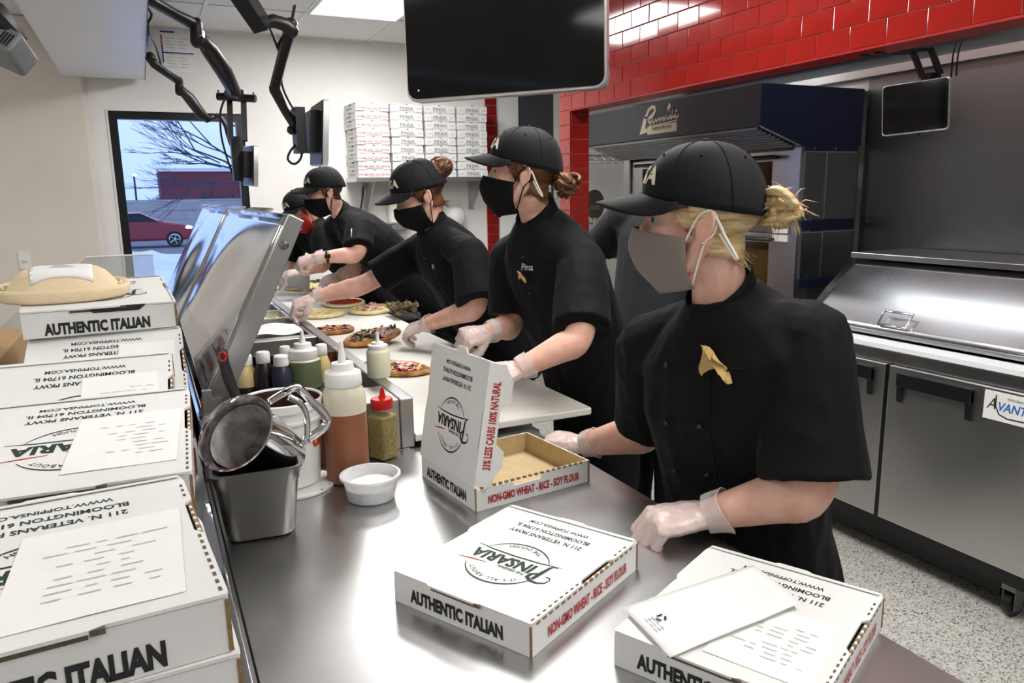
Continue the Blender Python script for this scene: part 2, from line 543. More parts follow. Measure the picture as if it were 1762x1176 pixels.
    def build(self, name, mats, parent=None, smooth=False, loc=None, local=True, bevel=0.0):
        if not isinstance(mats, (list, tuple)):
            mats = [mats]
        me = bpy.data.meshes.new(name)
        off = V((0, 0, 0))
        if loc is not None:
            off = V(loc)
        elif parent is not None and not local:
            off = WORLD[parent.name]
        me.from_pydata([tuple(v - off) for v in self.v], [], self.f)
        for mm in mats:
            me.materials.append(M[mm] if isinstance(mm, str) else mm)
        if len(mats) > 1:
            me.polygons.foreach_set('material_index', self.mi)
        if smooth:
            me.polygons.foreach_set('use_smooth', [True] * len(me.polygons))
        me.update()
        o = bpy.data.objects.new(name, me)
        COL.objects.link(o)
        if smooth == 'auto':
            try:
                me.set_sharp_from_angle(angle=math.radians(38))
            except Exception:
                pass
        if bevel:
            md = o.modifiers.new('bevel', 'BEVEL')
            md.width = bevel
            md.segments = 2
            md.limit_method = 'ANGLE'
        if parent is not None:
            o.parent = parent
            WORLD[o.name] = WORLD.get(parent.name, V((0, 0, 0)))
        elif loc is not None:
            o.location = off
            WORLD[o.name] = off
        return o
WORLD = {}
def tag(o, label=None, cat=None, group=None, kind=None):
    if label: o['label'] = label
    if cat: o['category'] = cat
    if group: o['group'] = group
    if kind: o['kind'] = kind
    return o
def thing(name, label, cat, loc=(0, 0, 0), rz=0.0, group=None, scale=1.0, rot=None):
    o = bpy.data.objects.new(name, None)
    o.empty_display_size = 0.05
    COL.objects.link(o)
    o.location = loc
    o.rotation_euler = rot if rot else (0, 0, rz)
    o.scale = (scale,) * 3
    WORLD[o.name] = V(loc)
    return tag(o, label, cat, group)
def struct(name, mb, m, **k):
    o = mb.build(name, m, **k)
    o['kind'] = 'structure'
    WORLD[o.name] = V((0, 0, 0)) if o.name not in WORLD else WORLD[o.name]
    return o
KIDS = {}
def dup(root, loc, rot=None, label=None, group=None, scale=None):
    r = root.copy()
    COL.objects.link(r)
    r.location = loc
    if rot is not None: r.rotation_euler = rot
    if scale: r.scale = (scale,) * 3
    if label: r['label'] = label
    if group: r['group'] = group
    WORLD[r.name] = V(loc)
    for ch in root.children:
        c = ch.copy()
        COL.objects.link(c)
        c.parent = r
        for g in ch.children:
            d = g.copy()
            COL.objects.link(d)
            d.parent = c
    return r
def share(o, parent, loc, rot=(0, 0, 0), scale=(1, 1, 1)):
    c = o.copy()
    COL.objects.link(c)
    c.parent = parent
    c.location = loc
    c.rotation_euler = rot
    c.scale = scale
    return c
def T(x, y, z):
    return Matrix.Translation((x, y, z))
def basis(o, x, y, z):
    m = Matrix((V(x), V(y), V(z))).transposed().to_4x4()
    m.translation = V(o)
    return m
def arc_pts(c, r, a0, a1, n):
    return [(c[0] + r * math.cos(a0 + (a1 - a0) * k / n), c[1] + r * math.sin(a0 + (a1 - a0) * k / n)) for k in range(n + 1)]
def smoothline(pts, k=4):
    pts = [V(p) for p in pts]
    out = []
    for i in range(len(pts) - 1):
        p0 = pts[max(i - 1, 0)]; p1 = pts[i]; p2 = pts[i + 1]; p3 = pts[min(i + 2, len(pts) - 1)]
        for j in range(k):
            t = j / k
            out.append(0.5 * ((2 * p1) + (p2 - p0) * t + (2 * p0 - 5 * p1 + 4 * p2 - p3) * t * t + (3 * p1 - p0 - 3 * p2 + p3) * t ** 3))
    out.append(pts[-1])
    return out
def remesh(mb, name, m, parent, vox, smooth=2, wrinkle=None, local=False):
    """merge everything in mb into one continuous skin"""
    o = mb.build('tmp', m, None)
    md = o.modifiers.new('r', 'REMESH')
    md.mode = 'VOXEL'
    md.voxel_size = vox
    md.use_smooth_shade = True
    if smooth:
        sm = o.modifiers.new('s', 'SMOOTH')
        sm.factor = 0.5
        sm.iterations = smooth
    dg = bpy.context.evaluated_depsgraph_get()
    me = bpy.data.meshes.new_from_object(o.evaluated_get(dg))
    old = o.data
    bpy.data.objects.remove(o)
    bpy.data.meshes.remove(old)
    if wrinkle:
        amp, sc, st = wrinkle
        nv = len(me.vertices)
        co = [0.0] * (nv * 3)
        me.vertices.foreach_get('co', co)
        no_ = [v.vector[:] for v in me.vertex_normals]
        for k in range(nv):
            x, y, z = co[3 * k:3 * k + 3]
            n1 = noise.noise(V((x * sc * st[0], y * sc * st[1], z * sc * st[2])))
            n2 = noise.noise(V((x * sc * 2.3 + 5, y * sc * 2.3, z * sc * 1.2)))
            d = amp * (n1 - abs(n2) * 0.7)
            a = no_[k]
            co[3 * k] = x + a[0] * d
            co[3 * k + 1] = y + a[1] * d
            co[3 * k + 2] = z + a[2] * d
        me.vertices.foreach_set('co', co)
    off = WORLD[parent.name] if (parent is not None and not local) else V((0, 0, 0))
    if off.length:
        me.transform(Matrix.Translation(-off))
    me.materials.clear()
    me.materials.append(M[m])
    me.polygons.foreach_set('use_smooth', [True] * len(me.polygons))
    me.name = name
    no = bpy.data.objects.new(name, me)
    COL.objects.link(no)
    if parent is not None:
        no.parent = parent
    return no
# ================================================================ THE SETTING
BW = 6.06
struct('floor', MB().box(-4, 4.2, -2.6, BW + 0.2, -0.06, 0), 'terrazzo')
# back wall with the window opening
WX0, WX1, WZ0, WZ1 = -0.145, 0.735, 0.55, 2.185
wb_ = MB()
wb_.box(-0.27, WX0, BW, BW + 0.14, 0, CEIL).box(WX1, 4.2, BW, BW + 0.14, 0, CEIL)
wb_.box(WX0, WX1, BW, BW + 0.14, 0, WZ0).box(WX0, WX1, BW, BW + 0.14, WZ1, CEIL)
wall_back = struct('wall_back', wb_, 'wall_white')
# the left stretch of that wall stands a little proud
wl = MB().prism([(-4, BW + 0.14), (-4, 6.0), (-0.285, 6.0), (-0.265, 6.02), (-0.265, BW + 0.14)], 0, CEIL)
struct('wall_left', wl, 'wall_beige')
struct('wall_side', MB().box(-4.14, -4, -2.6, 6.2, 0, CEIL), 'wall_beige')
struct('wall_front', MB().box(-4.14, 4.2, -2.74, -2.6, 0, CEIL), 'wall_white')
# window
win = MB()
fw_ = 0.052
win.box(WX0, WX0 + fw_, BW + 0.02, BW + 0.09, WZ0, WZ1).box(WX1 - fw_, WX1, BW + 0.02, BW + 0.09, WZ0, WZ1)
win.box(WX0 + fw_, WX1 - fw_, BW + 0.02, BW + 0.09, WZ1 - fw_, WZ1).box(WX0 + fw_, WX1 - fw_, BW + 0.02, BW + 0.09, WZ0, WZ0 + fw_)
w1 = struct('window_1', win, 'black_frame')
MB().box(WX0 + fw_, WX1 - fw_, BW + 0.05, BW + 0.056, WZ0 + fw_, WZ1 - fw_).build('pane', 'window_glass', w1)
rv = MB()
rv.box(WX0 - 0.012, WX0, BW - 0.006, BW + 0.02, WZ0, WZ1 + 0.012).box(WX1, WX1 + 0.012, BW - 0.006, BW + 0.02, WZ0, WZ1 + 0.012)
rv.box(WX0, WX1, BW - 0.006, BW + 0.02, WZ1, WZ1 + 0.012)
rv.build('corner_bead', 'white_metal', w1)
# ceiling: slab, tee grid and lay-in panels
ceil = struct('ceiling', MB().box(-4, 4.2, -2.6, BW + 0.14, CEIL + 0.012, CEIL + 0.08), 'white_metal')
gx = [1.085 + 0.61 * k for k in range(-9, 6)]
gy = [5.29 - 1.22 * k for k in range(-1, 8)]
tee = MB()
for x in gx:
    if -4 < x < 4.2: tee.box(x - 0.012, x + 0.012, -2.6, BW, CEIL - 0.002, CEIL + 0.012)
for y in gy:
    if -2.6 < y < BW: tee.box(-4, 4.2, y - 0.012, y + 0.012, CEIL - 0.0022, CEIL + 0.012)
tee.box(-4, 4.2, BW - 0.022, BW, CEIL - 0.002, CEIL + 0.012)
tee.build('ceiling_grid', 'white_metal', ceil)
tile0 = None
for i in range(len(gx) - 1):
    for j in range(len(gy) - 1):
        x0, x1, y1, y0 = gx[i] + 0.012, gx[i + 1] - 0.012, min(gy[j] - 0.012, BW - 0.022), gy[j + 1] + 0.012
        if x1 < -4 or x0 > 4.2 or y0 < -2.6 or x0 < -4 or x1 > 4.2: continue
        if any(abs((x0 + x1) / 2 - p[0]) < 0.2 and abs((y0 + y1) / 2 - p[1]) < 0.4 for p in PANELS): continue
        if y1 - y0 < 1.1:
            MB().box(x0, x1, y0, y1, CEIL + 0.004, CEIL + 0.012).build('ceiling_panel', 'ceiling_tile', ceil)
            continue
        if tile0 is None:
            tile0 = MB().box(-0.293, 0.293, -0.598, 0.598, 0, 0.008).build('ceiling_panel', 'ceiling_tile', ceil)
            tile0.location = ((x0 + x1) / 2, (y0 + y1) / 2, CEIL + 0.004)
        else:
            share(tile0, ceil, ((x0 + x1) / 2, (y0 + y1) / 2, CEIL + 0.004))
lp0 = None
spots = ['over the far end of the pizza line', 'above the middle of the kitchen aisle', 'above the front counter', 'at the near end of the kitchen side',
         'above the customer side near the back wall', 'above the middle of the customer side', 'above the customer side at the front']
for i, (x, y, sx, sy, w) in enumerate(PANELS):
    t = thing('ceiling_light', 'flat white glowing ceiling light panel ' + spots[i], 'ceiling light', (x, y, CEIL), group='ceiling light panels')
    if i == 0:
        fr = MB()
        fr.box(-0.3, 0.3, -0.605, -0.59, -0.008, 0.008).box(-0.3, 0.3, 0.59, 0.605, -0.008, 0.008).box(-0.3, -0.285, -0.59, 0.59, -0.008, 0.008).box(0.285, 0.3, -0.59, 0.59, -0.008, 0.008)
        lf = fr.build('frame', 'white_metal', t)
        ld = MB().box(-0.285, 0.285, -0.59, 0.59, -0.004, 0.004).build('diffuser', 'panel_glow', t)
    else:
        for q in (lf, ld):
            share(q, t, (0, 0, 0))
# bulkhead over the pass, its underside and the face that carries the screen arms
bk = MB().box(-0.385, 0.105, 1.5, 6.0, 2.39, CEIL + 0.01)
struct('trim_1', bk, 'white_metal')
MB().box(0.105, 0.109, 1.5, 6.0, 2.385, CEIL).build('edge_strip', 'dark_grey', bpy.data.objects['trim_1'])

# ---------------------------------------------------------------- red tiled partition with its opening
XR, HZ = 2.3, 2.05
CY0, CY1 = 3.988, 4.12
wm = MB()
wm.box(XR + 0.006, XR + 0.13, -2.6, CY1, HZ + 0.004, CEIL)
wm.box(XR + 0.006, XR + 0.13, CY0 + 0.006, CY1, 0, HZ + 0.004)
wmid = struct('wall_middle', wm, 'grout')
MB().box(XR, XR + 0.13, -2.6, CY0, HZ - 0.004, HZ + 0.004).build('soffit', 'red_paint', wmid)
def cushion(w, h, d=0.006, c=0.0025):
    m = MB()
    vs = [V((0, -w / 2, -h / 2)), V((0, w / 2, -h / 2)), V((0, w / 2, h / 2)), V((0, -w / 2, h / 2))]
    v2 = [V((-d + c * 0.3, v.y, v.z)) for v in vs]
    v3 = [V((-d, v.y - math.copysign(c, v.y), v.z - math.copysign(c, v.z))) for v in vs]
    A = vs + v2 + v3
    fs = []
    for k in (0, 4):
        for i in range(4):
            j = (i + 1) % 4
            fs.append((k + j, k + i, k + 4 + i, k + 4 + j))
    fs.append((11, 10, 9, 8))
    return m.add(A, fs)
TW, TH, TJ = 0.1493, 0.0825, 0.0032
full = None
rng = random.Random(3)
row = 0
z = HZ + 0.004 + TH / 2
while z + TH / 2 < CEIL - 0.01:
    y = CY1 - (TW / 2 if row % 2 == 0 else TW)
    first = True
    while y > 0.75:
        w = TW
        yc = y
        if full is None:
            full = cushion(TW - TJ, TH - TJ).build('tile', 'red_tile', wmid)
            full.location = (XR + 0.006, yc, z)
        else:
            share(full, wmid, (XR + 0.006 + rng.uniform(-0.0006, 0.0006), yc, z), (0, rng.uniform(-0.006, 0.006), rng.uniform(-0.006, 0.006)))
        y -= TW
    if row % 2 == 1:
        share(full, wmid, (XR + 0.006, CY1 - TW / 4, z), (0, 0, 0), (1, 0.48, 1))
    z += TH
    row += 1
# column: front face and the jamb turned towards the aisle
z = HZ + 0.004 - TH / 2
half = None
while z - TH / 2 > 0:
    share(full, wmid, (XR + 0.006, (CY0 + CY1) / 2, z), (0, rng.uniform(-0.01, 0.01), 0), ((1, 0.88, 1)))
    share(full, wmid, (XR + 0.068, CY0 + 0.006, z), (0, 0, PI / 2 + rng.uniform(-0.008, 0.008)), ((1, 0.84, 1)))
    z -= TH
# ---------------------------------------------------------------- far right: steel clad wall
XW = 3.55
wr_ = struct('wall_right', MB().box(XW, XW + 0.12, -2.6, 2.90, 0, CEIL), 'steel_wall')
for k, (y0, y1) in enumerate(((1.75, 2.98), (0.5, 1.74))):
    MB().box(XW - 0.004, XW, y0, y1, 0.0, 2.168).build('panel', 'steel_wall', wr_)
sc0 = MB().lathe([(0.006, 0), (0.006, 0.002), (0.002, 0.004)], n=8, mx=Matrix.Rotation(-PI / 2, 4, 'Y')).build('screw', 'chrome', wr_)
sc0.location = (XW - 0.004, 2.93, 2.13)
share(sc0, wr_, (XW - 0.004, 2.93, 1.4))
struct('wall_alcove', MB().box(XW + 0.6, XW + 0.7, 2.98, BW, 0, CEIL).box(XW + 0.0, XW + 0.7, 2.90, 2.984, 0, CEIL), 'white_metal')
# right end of the back wall: red tile strip, white door frame, grey door, white frame
rs = struct('trim_2', MB().box(2.665, 2.775, BW - 0.012, BW, 0, CEIL), 'grout')
z = TH / 2
while z < CEIL - TH:
    share(full, rs, (2.72, BW - 0.012, z), (0, 0, PI / 2), (1, 0.72, 1))
    z += TH
d1 = struct('door_1', MB().box(2.96, 3.31, BW - 0.03, BW, 0, 2.6), 'dark_grey')
fr = MB()
for x0, x1 in ((2.78, 2.96), (3.31, 3.40)):
    fr.box(x0, x1, BW - 0.05, BW, 0, 2.6).box(x0 - 0.012, x1 - 0.03, BW - 0.06, BW - 0.05, 0, 2.2)
fr.build('door_frame', 'white_metal', d1)
# ================================================================ COUNTERS
EY = 1.918
ct = thing('steel_counter', 'long brushed stainless steel front counter carrying the boxes and sauce bottles', 'counter', (0.5, 0.7, 0))
m = MB().prism([(0.085, -0.6), (0.955, -0.6), (0.97, -0.585), (0.97, EY - 0.004), (0.085, EY - 0.004)], 0.862, 0.9, ch=0.004)
m.build('countertop', 'steel_counter', ct, local=False)
MB().box(0.068, 0.083, -0.6, EY - 0.004, 0.862, 0.9).build('edge_strip', 'steel', ct, local=False)
m = MB()
for x in (0.14, 0.88):
    for y in (-0.5, 0.6, 1.8):
        m2 = MB().tube([(x, y, 0.0), (x, y, 0.862)], 0.02, 12)
        m2.build('leg', 'steel', ct, local=False, smooth='auto')
MB().box(0.1, 0.92, -0.55, 1.86, 0.25, 0.28).build('undershelf', 'steel_flat', ct, local=False)

LZ = 1.035
ld = thing('pass_ledge', 'raised stainless pass ledge along the left holding the stacked boxes', 'ledge', (-0.3, 2.6, 0))
MB().box(-0.62, 0.062, 0.1, 5.4, LZ - 0.03, LZ).build('ledge_top', 'steel_mirror', ld, local=False, bevel=0.003)
MB().box(-0.58, 0.05, 0.15, 5.35, 0.0, LZ - 0.03).build('ledge_base', 'steel_flat', ld, local=False)

# ---------------------------------------------------------------- pizza prep table
RZ, RX = 1.042, 0.614
PY1 = 5.15
pt = thing('prep_table', 'refrigerated stainless prep table with raised topping rail and open lids', 'prep table', (0.35, 3.5, 0))
MB().box(0.075, 0.60, EY + 0.002, PY1, 0.1, 0.90).build('cabinet', 'steel_flat', pt, local=False)
MB().box(0.60, 1.0, EY + 0.002, PY1, 0.1, 0.89).build('front_cabinet', 'steel_flat', pt, local=False)
for k in range(3):
    y0 = EY + 0.05 + k * 1.06
    dr = MB().box(1.0, 1.03, y0, y0 + 1.0, 0.16, 0.86).build('door', 'steel_flat', pt, local=False)
    MB().box(1.03, 1.05, y0 + 0.2, y0 + 0.8, 0.8, 0.84).build('handle', 'black_plastic', dr, local=False)
r = MB()
r.box(0.575, RX, EY, PY1, 0.90, RZ)                 # worker-side rail
MB().box(0.075, 0.129, EY + 0.051, PY1, 0.90, RZ - 0.001).build('hinge_rail', 'steel_mirror', pt, local=False)
r.box(0.075, 0.13, EY, EY + 0.05, 0.90, RZ)
r.box(0.13, 0.575, EY, 2.09, 0.90, RZ)              # near end
r.box(0.13, 0.575, PY1 - 0.1, PY1, 0.90, RZ)
r.build('rail', 'steel_frame', pt, local=False, bevel=0.004)
MB().box(0.13, 0.575, 2.09, 3.05, 0.9, 0.935).build('well_floor', 'steel_dark', pt, local=False)
for y in (3.0, 4.1):
    MB().box(0.13, 0.575, y, y + 0.065, 0.98, RZ - 0.003).build('divider_bar', 'steel', pt, local=False, bevel=0.003)
MB().box(0.13, 0.575, 3.065, PY1 - 0.1, 0.9, 0.905).build('well_floor', 'steel_dark', pt, local=False)
# lids: outer skin wavy polished sheet, side frames, pull bars
HXB = 0.1
LT = V((0.345, 0, 1.53))
def lid(y0, y1, seed):
    hz = 1.06
    n = V((-(LT.z - hz), 0, LT.x - HXB)).normalized()
    def f(u, v):
        y = y0 + 0.012 + (y1 - y0 - 0.024) * u
        x = HXB + (LT.x - HXB) * v
        z = hz + (LT.z - hz) * v
        w = 0.009 * math.sin(u * 6.5 + v * 4 + seed) * math.sin(PI * u) * math.sin(PI * v) + 0.012 * math.sin(PI * u) * math.sin(PI * v)
        return V((x, y, z)) + n * (0.012 + w)
    sh = MB().grid(f, 24, 16, 0.003).build('lid', 'steel_mirror', pt, local=False, smooth=True)
    for ya in (y0, y1 - 0.03):
        fr = MB()
        a = V((HXB - 0.01, ya, hz - 0.02)); b = V((LT.x, ya, LT.z + 0.004))
        t = (b - a).normalized()
        q = V((t.z, 0, -t.x))
        pts = [a - q * 0.012, b - q * 0.012, b + q * 0.03, a + q * 0.045]
        fr.extrude(pts, (0, 0.03, 0))
        fr.build('lid_frame', 'steel_frame', pt, local=False, bevel=0.002)
        if ya == y0:
            bb = a.lerp(b, 0.86) + V((0, -0.001, 0)) + q * 0.008
            MB().lathe([(0.012, 0), (0.012, 0.004), (0.005, 0.008)], bb, 12, Matrix.Rotation(PI / 2, 4, 'X')).build('pivot_bolt', 'steel_dark', pt, local=False)
    MB().tube([V((LT.x, y0 + 0.015, LT.z)) , V((LT.x, y1 - 0.015, LT.z))], 0.008, 8).build('lid_edge', 'steel', pt, local=False)
    for k in range(2):
        ya = y0 + (y1 - y0) * (0.14 + 0.42 * k)
        yb = ya + (y1 - y0) * 0.3
        hb = MB()
        c = LT + V((-0.03, 0, 0.012))
        hb.extrude([c + V((-0.012, ya, -0.004)), c + V((0.012, ya, 0.004)), c + V((0.012, yb, 0.004)), c + V((-0.012, yb, -0.004))], (0, 0, 0.006))
        hb.build('pull_bar', 'steel_bright', pt, local=False)
lid(2.0, 3.45, 0.4)
lid(3.5, 4.95, 2.1)
hb = MB().box(0.085, 0.15, 1.965, 2.03, RZ, RZ + 0.006).box(0.09, 0.112, 1.975, 1.995, RZ + 0.006, RZ + 0.07).box(0.112, 0.135, 1.985, 2.005, RZ + 0.006, RZ + 0.045)
hb.build('hinge', 'steel', pt, local=False)
MB().tube([(0.118, 2.02, 1.056), (0.118, 4.95, 1.056)], 0.013, 10).build('hinge_rod', 'black_plastic', pt, local=False)
# white cutting board on the worker side
cb = MB().prism([(0.617, EY), (1.17, EY - 0.01), (1.176, EY - 0.004), (1.176, PY1), (0.617, PY1)], 0.915, 0.936, ch=0.003)
CBZ = 0.936
tag(cb.build('cutting_board', 'board', loc=(0.9, 3.4, 0.915)), 'long off-white cutting board covered with flatbreads along the prep table', 'cutting board')

# ---------------------------------------------------------------- topping pans in the rail
def hotel_pan(name, x0, x1, y0, y1, z, depth, label, content=None, group='topping pans in the rail', cm='cheese'):
    cx, cy = (x0 + x1) / 2, (y0 + y1) / 2
    t = thing(name, label, 'pan', (cx, cy, z - depth), group=group)
    hx, hy = (x1 - x0) / 2, (y1 - y0) / 2
    def rr(ax, ay, zz, r):
        pts = []
        for qx, qy, a0 in ((1, 1, 0), (-1, 1, 90), (-1, -1, 180), (1, -1, 270)):
            for k in range(4):
                a = math.radians(a0 + 30 * k)
                pts.append(V((qx * (ax - r) + r * math.cos(a), qy * (ay - r) + r * math.sin(a), zz)))
        return pts
    rings = [rr(hx * 0.82, hy * 0.82, 0.0, 0.012), rr(hx * 0.86, hy * 0.86, 0.006, 0.018), rr(hx * 0.93, hy * 0.93, depth - 0.012, 0.02), rr(hx * 0.94, hy * 0.94, depth, 0.02), rr(hx, hy, depth, 0.02), rr(hx, hy, depth - 0.004, 0.02)]
    inn = [rr(hx * 0.9, hy * 0.9, depth - 0.001, 0.02), rr(hx * 0.83, hy * 0.83, 0.008, 0.018)]
    mb = MB().loft(rings[:4], cap=False)
    mb.add(rings[0], [tuple(reversed(range(16)))])
    mb.loft([rings[5], rings[4], inn[0], inn[1]], cap=False)
    mb.add(inn[1], [tuple(range(16))])
    mb.build('pan_body', 'steel', t, smooth='auto')
    if content:
        rg = random.Random(len(label))
        lv = depth * content
        s = 0.82 + 0.1 * content
        def f(u, v):
            return V(((u * 2 - 1) * hx * s, (v * 2 - 1) * hy * s, lv + 0.012 * noise.noise(V((u * 5 + cy * 9, v * 5, 1))) + 0.012 * math.sin(PI * u) * math.sin(PI * v)))
        mb = MB().grid(f, 12, 12, 0.01)
        for k in range(60):
            u, v = rg.random(), rg.random()
            p = f(u, v)
            q = V((rg.uniform(-1, 1), rg.uniform(-1, 1), rg.uniform(-0.2, 0.5))).normalized() * 0.012
            mb.tube([p - q, p + q + V((0, 0, 0.004))], 0.0028, 4)
        c = mb.build('topping', cm, t, smooth=True)
        c['kind'] = 'stuff'
    return t
pz = RZ - 0.006
def pan_row(y0, y1, cols):
    n = len(cols)
    for i, (cm, fill, lab) in enumerate(cols):
        w = 0.445 / n
        hotel_pan('topping_pan', 0.13 + i * w + 0.002, 0.13 + (i + 1) * w - 0.002, y0, y1, pz, 0.13, lab, fill, cm=cm)
pan_row(3.07, 3.32, [('ham', 0.5, 'steel topping pan of pink ham by the open lid'), ('mushroom', 0.25, 'nearly empty steel topping pan just beyond the divider bar')])
pan_row(3.325, 3.58, [('cheese', 0.55, 'steel topping pan of grated cheese behind the lid edge'), ('leaf', 0.45, 'steel topping pan with green leaves beside the rail')])
pan_row(3.585, 3.84, [('tomato', 0.5, 'steel topping pan of red tomato under the lid'), ('cheese', 0.75, 'steel topping pan of white cheese under the reaching gloved hand')])
pan_row(3.845, 4.09, [('olive', 0.5, 'steel topping pan of dark olives in the rail'), ('mushroom', 0.6, 'steel topping pan of sliced mushrooms beyond the gloved hand')])
pan_row(4.17, 4.6, [('ham', 0.4, 'far steel topping pan of ham near the window'), ('olive', 0.4, 'far steel topping pan with dark slices near the rail')])
ln = MB().grid(lambda u, v: V((0.34 + 0.2 * u, 3.09 + 0.2 * v, RZ + 0.004 + 0.006 * math.sin(u * 7 + v * 4) + 0.01 * v)), 10, 10, 0.0006)
tag(ln.build('liner_sheet', 'paper', loc=(0.44, 3.2, RZ)), 'white paper liner sheet lying over the topping pans behind the bottles', 'paper')

# ================================================================ COLD TABLE ON THE RIGHT
FX = 2.675
FY0, FY1 = 1.42, 2.64
ft = thing('cold_table', 'refrigerated sandwich table with sloped steel lid on the right', 'fridge', (3.1, 2.02, 0))
MB().box(FX + 0.035, XW - 0.02, FY0, FY1, 0.2, 0.925).build('cabinet', 'steel_flat', ft, local=False)
MB().box(FX + 0.02, FX + 0.3, FY0, FY1, 0.875, 0.922).build('fascia', 'steel', ft, local=False)
for k, (y0, y1) in enumerate(((FY0 + 0.01, 2.054), (2.072, FY1 - 0.01))):
    d = MB().box(FX, FX + 0.033, y0, y1, 0.215, 0.872).build('door', 'steel_flat', ft, local=False, bevel=0.004)
    h = MB()
    a, b = (1.695, 2.003) if k == 0 else (2.122, 2.43)
    zt = 0.852
    h.box(FX - 0.022, FX, a, b, zt - 0.055, zt)
    for ya, yb, yc in ((a, a + 0.022, 0.016), (b - 0.022, b, -0.016)):
        h.extrude([(FX - 0.02, ya, zt - 0.01), (FX - 0.02, yb, zt - 0.01), (FX - 0.012, yb + 0.0, zt - 0.12), (FX - 0.012, ya, zt - 0.12)], (0.018, 0, 0))
    h.build('handle', 'black_plastic', d, local=False, bevel=0.002)
MB().box(FX + 0.002, FX + 0.03, 2.056, 2.07, 0.215, 0.872).build('door_gap', 'black_frame', ft, local=False)
MB().box(FX + 0.05, XW - 0.02, FY0 + 0.02, FY1 - 0.02, 0.14, 0.2).build('base_rail', 'black_frame', ft, local=False)
MB().box(FX + 0.16, XW - 0.1, FY0 + 0.2, FY1 - 0.06, 0.03, 0.14).build('dark_block', 'black_frame', ft, local=False)  # black block added to darken the gap under the cabinet
for x in (FX + 0.1, XW - 0.15):
    for y in (FY0 + 0.12, FY1 - 0.1):
        c = MB().box(x - 0.03, x + 0.03, y - 0.025, y + 0.025, 0.11, 0.155).box(x - 0.02, x + 0.03, y - 0.024, y - 0.02, 0.03, 0.11).box(x - 0.02, x + 0.03, y + 0.02, y + 0.024, 0.03, 0.11).build('caster', 'steel_dark', ft, local=False)
        MB().lathe([(0.02, -0.016), (0.05, -0.014), (0.053, 0), (0.05, 0.014), (0.02, 0.016)], (x + 0.012, y, 0.053), 16, Matrix.Rotation(PI / 2, 4, 'X')).build('wheel', 'black_plastic', c, local=False)
# badge on the near door
bd = MB().box(FX - 0.004, FX, 1.43, 1.655, 0.757, 0.86).build('badge', 'white_plastic', ft, local=False)
BMX = basis((FX - 0.0048, 1.648, 0.79), (0, -1, 0), (0, 0, 1), (-1, 0, 0))
t1 = MB().text('A', BMX @ T(0.004, 0.006, 0), 0.06, 0.8, 0.0, 0.25)
t1.stroke(BMX, [(0.035, 0.06), (0.036, 0.02), (0.05, -0.008), (0.08, -0.018), (0.13, -0.016), (0.21, -0.012)], 0.005)
t1.build('lettering', 'black_ink', bd, local=False)
MB().text('VANT', BMX @ T(0.04, 0.006, 0), 0.044, 0.85, 0.02, 0.2).build('lettering', 'blue_ink', bd, local=False)
MB().text('REFRIGERATION', BMX @ T(0.075, 0.048, 0), 0.012, 0.9, 0.01).build('lettering', 'grey_ink', bd, local=False)
MB().prism([(2.70, FY0 - 0.1), (2.80, FY0 - 0.1), (2.80, FY1), (2.70, FY1)], 0.925, 0.945, ch=0.003).build('cutting_board', 'board_right', ft, local=False)
# lid: sloped sheet with returned sides and a rear ledge
lx0, lz0, lx1, lz1 = 2.805, 0.966, 3.11, 1.235
lb = MB().extrude([(lx0 + 0.012, FY0 - 0.1, lz0), (lx1, FY0 - 0.1, lz1), (XW - 0.05, FY0 - 0.1, lz1), (XW - 0.05, FY0 - 0.1, lz0)], (0, FY1 - FY0 + 0.1, 0))
lb.build('hood', 'steel_flat', ft, local=False)
def slp(u, v):
    return V((lx0 + (lx1 - lx0) * v - 0.008 * math.sin(PI * v), FY0 - 0.1 + (FY1 - FY0 + 0.1) * u, lz0 + (lz1 - lz0) * v + 0.01 * math.sin(PI * v)))
MB().grid(slp, 24, 10, 0.002).build('lid', 'steel_bright', ft, local=False, smooth=True)
MB().box(lx0 - 0.012, lx0 + 0.012, FY0 - 0.1, FY1, lz0 - 0.008, lz0 + 0.008).build('lid_lip', 'steel', ft, local=False)
MB().box(lx1 - 0.012, XW - 0.03, FY0 - 0.1, FY1, lz1 + 0.012, lz1 + 0.038).build('rear_shelf', 'steel', ft, local=False, bevel=0.002)
vt = [slp(0.0, 0.08), slp(0.0, 0.24)]
def hq(y, k, o): return V((vt[k].x - 0.016 * o, y, vt[k].z + 0.018 * o))
hx_ = [hq(2.235, 0, 0.6), hq(2.235, 1, 1.0), hq(2.10, 1, 1.0), hq(2.10, 0, 0.6)]
MB().tube(hx_ + [hx_[0]], 0.006, 8).build('lid_handle', 'chrome', ft, local=False, smooth=True)
SHZ = lz1 + 0.038
# stacks of white takeaway tubs on its shelf
def tub(x, y, z, i, lab):
    t = MB().lathe([(0.052, 0), (0.058, 0.001), (0.066, 0.018), (0.071, 0.018), (0.071, 0.021), (0.064, 0.021), (0.055, 0.003), (0.0005, 0.003)], n=28)
    o = t.build('takeaway_tub', 'milky', smooth='auto', loc=(x, y, z))
    return tag(o, lab, 'tub', 'white tubs stacked on the cold table')
ORD = ['lowest', 'second', 'third', 'fourth', 'fifth', 'sixth', 'seventh', 'eighth', 'ninth', 'tenth', 'eleventh', 'twelfth']
q1 = PX(1686, 447, 3.27); q2 = PX(1745, 449, 3.27)
proto = None
for sname, q, n in (('shorter left', q1, 5), ('taller right', q2, 9)):
    for k in range(n):
        lab = '%s white translucent tub of the %s stack on the cold table' % (ORD[k] if k < n - 1 else 'topmost', sname)
        if proto is None:
            proto = tub(3.27, q.y, SHZ, k, lab)
        else:
            c = proto.copy(); COL.objects.link(c); c.location = (3.27, q.y, SHZ + k * 0.0115); c['label'] = lab

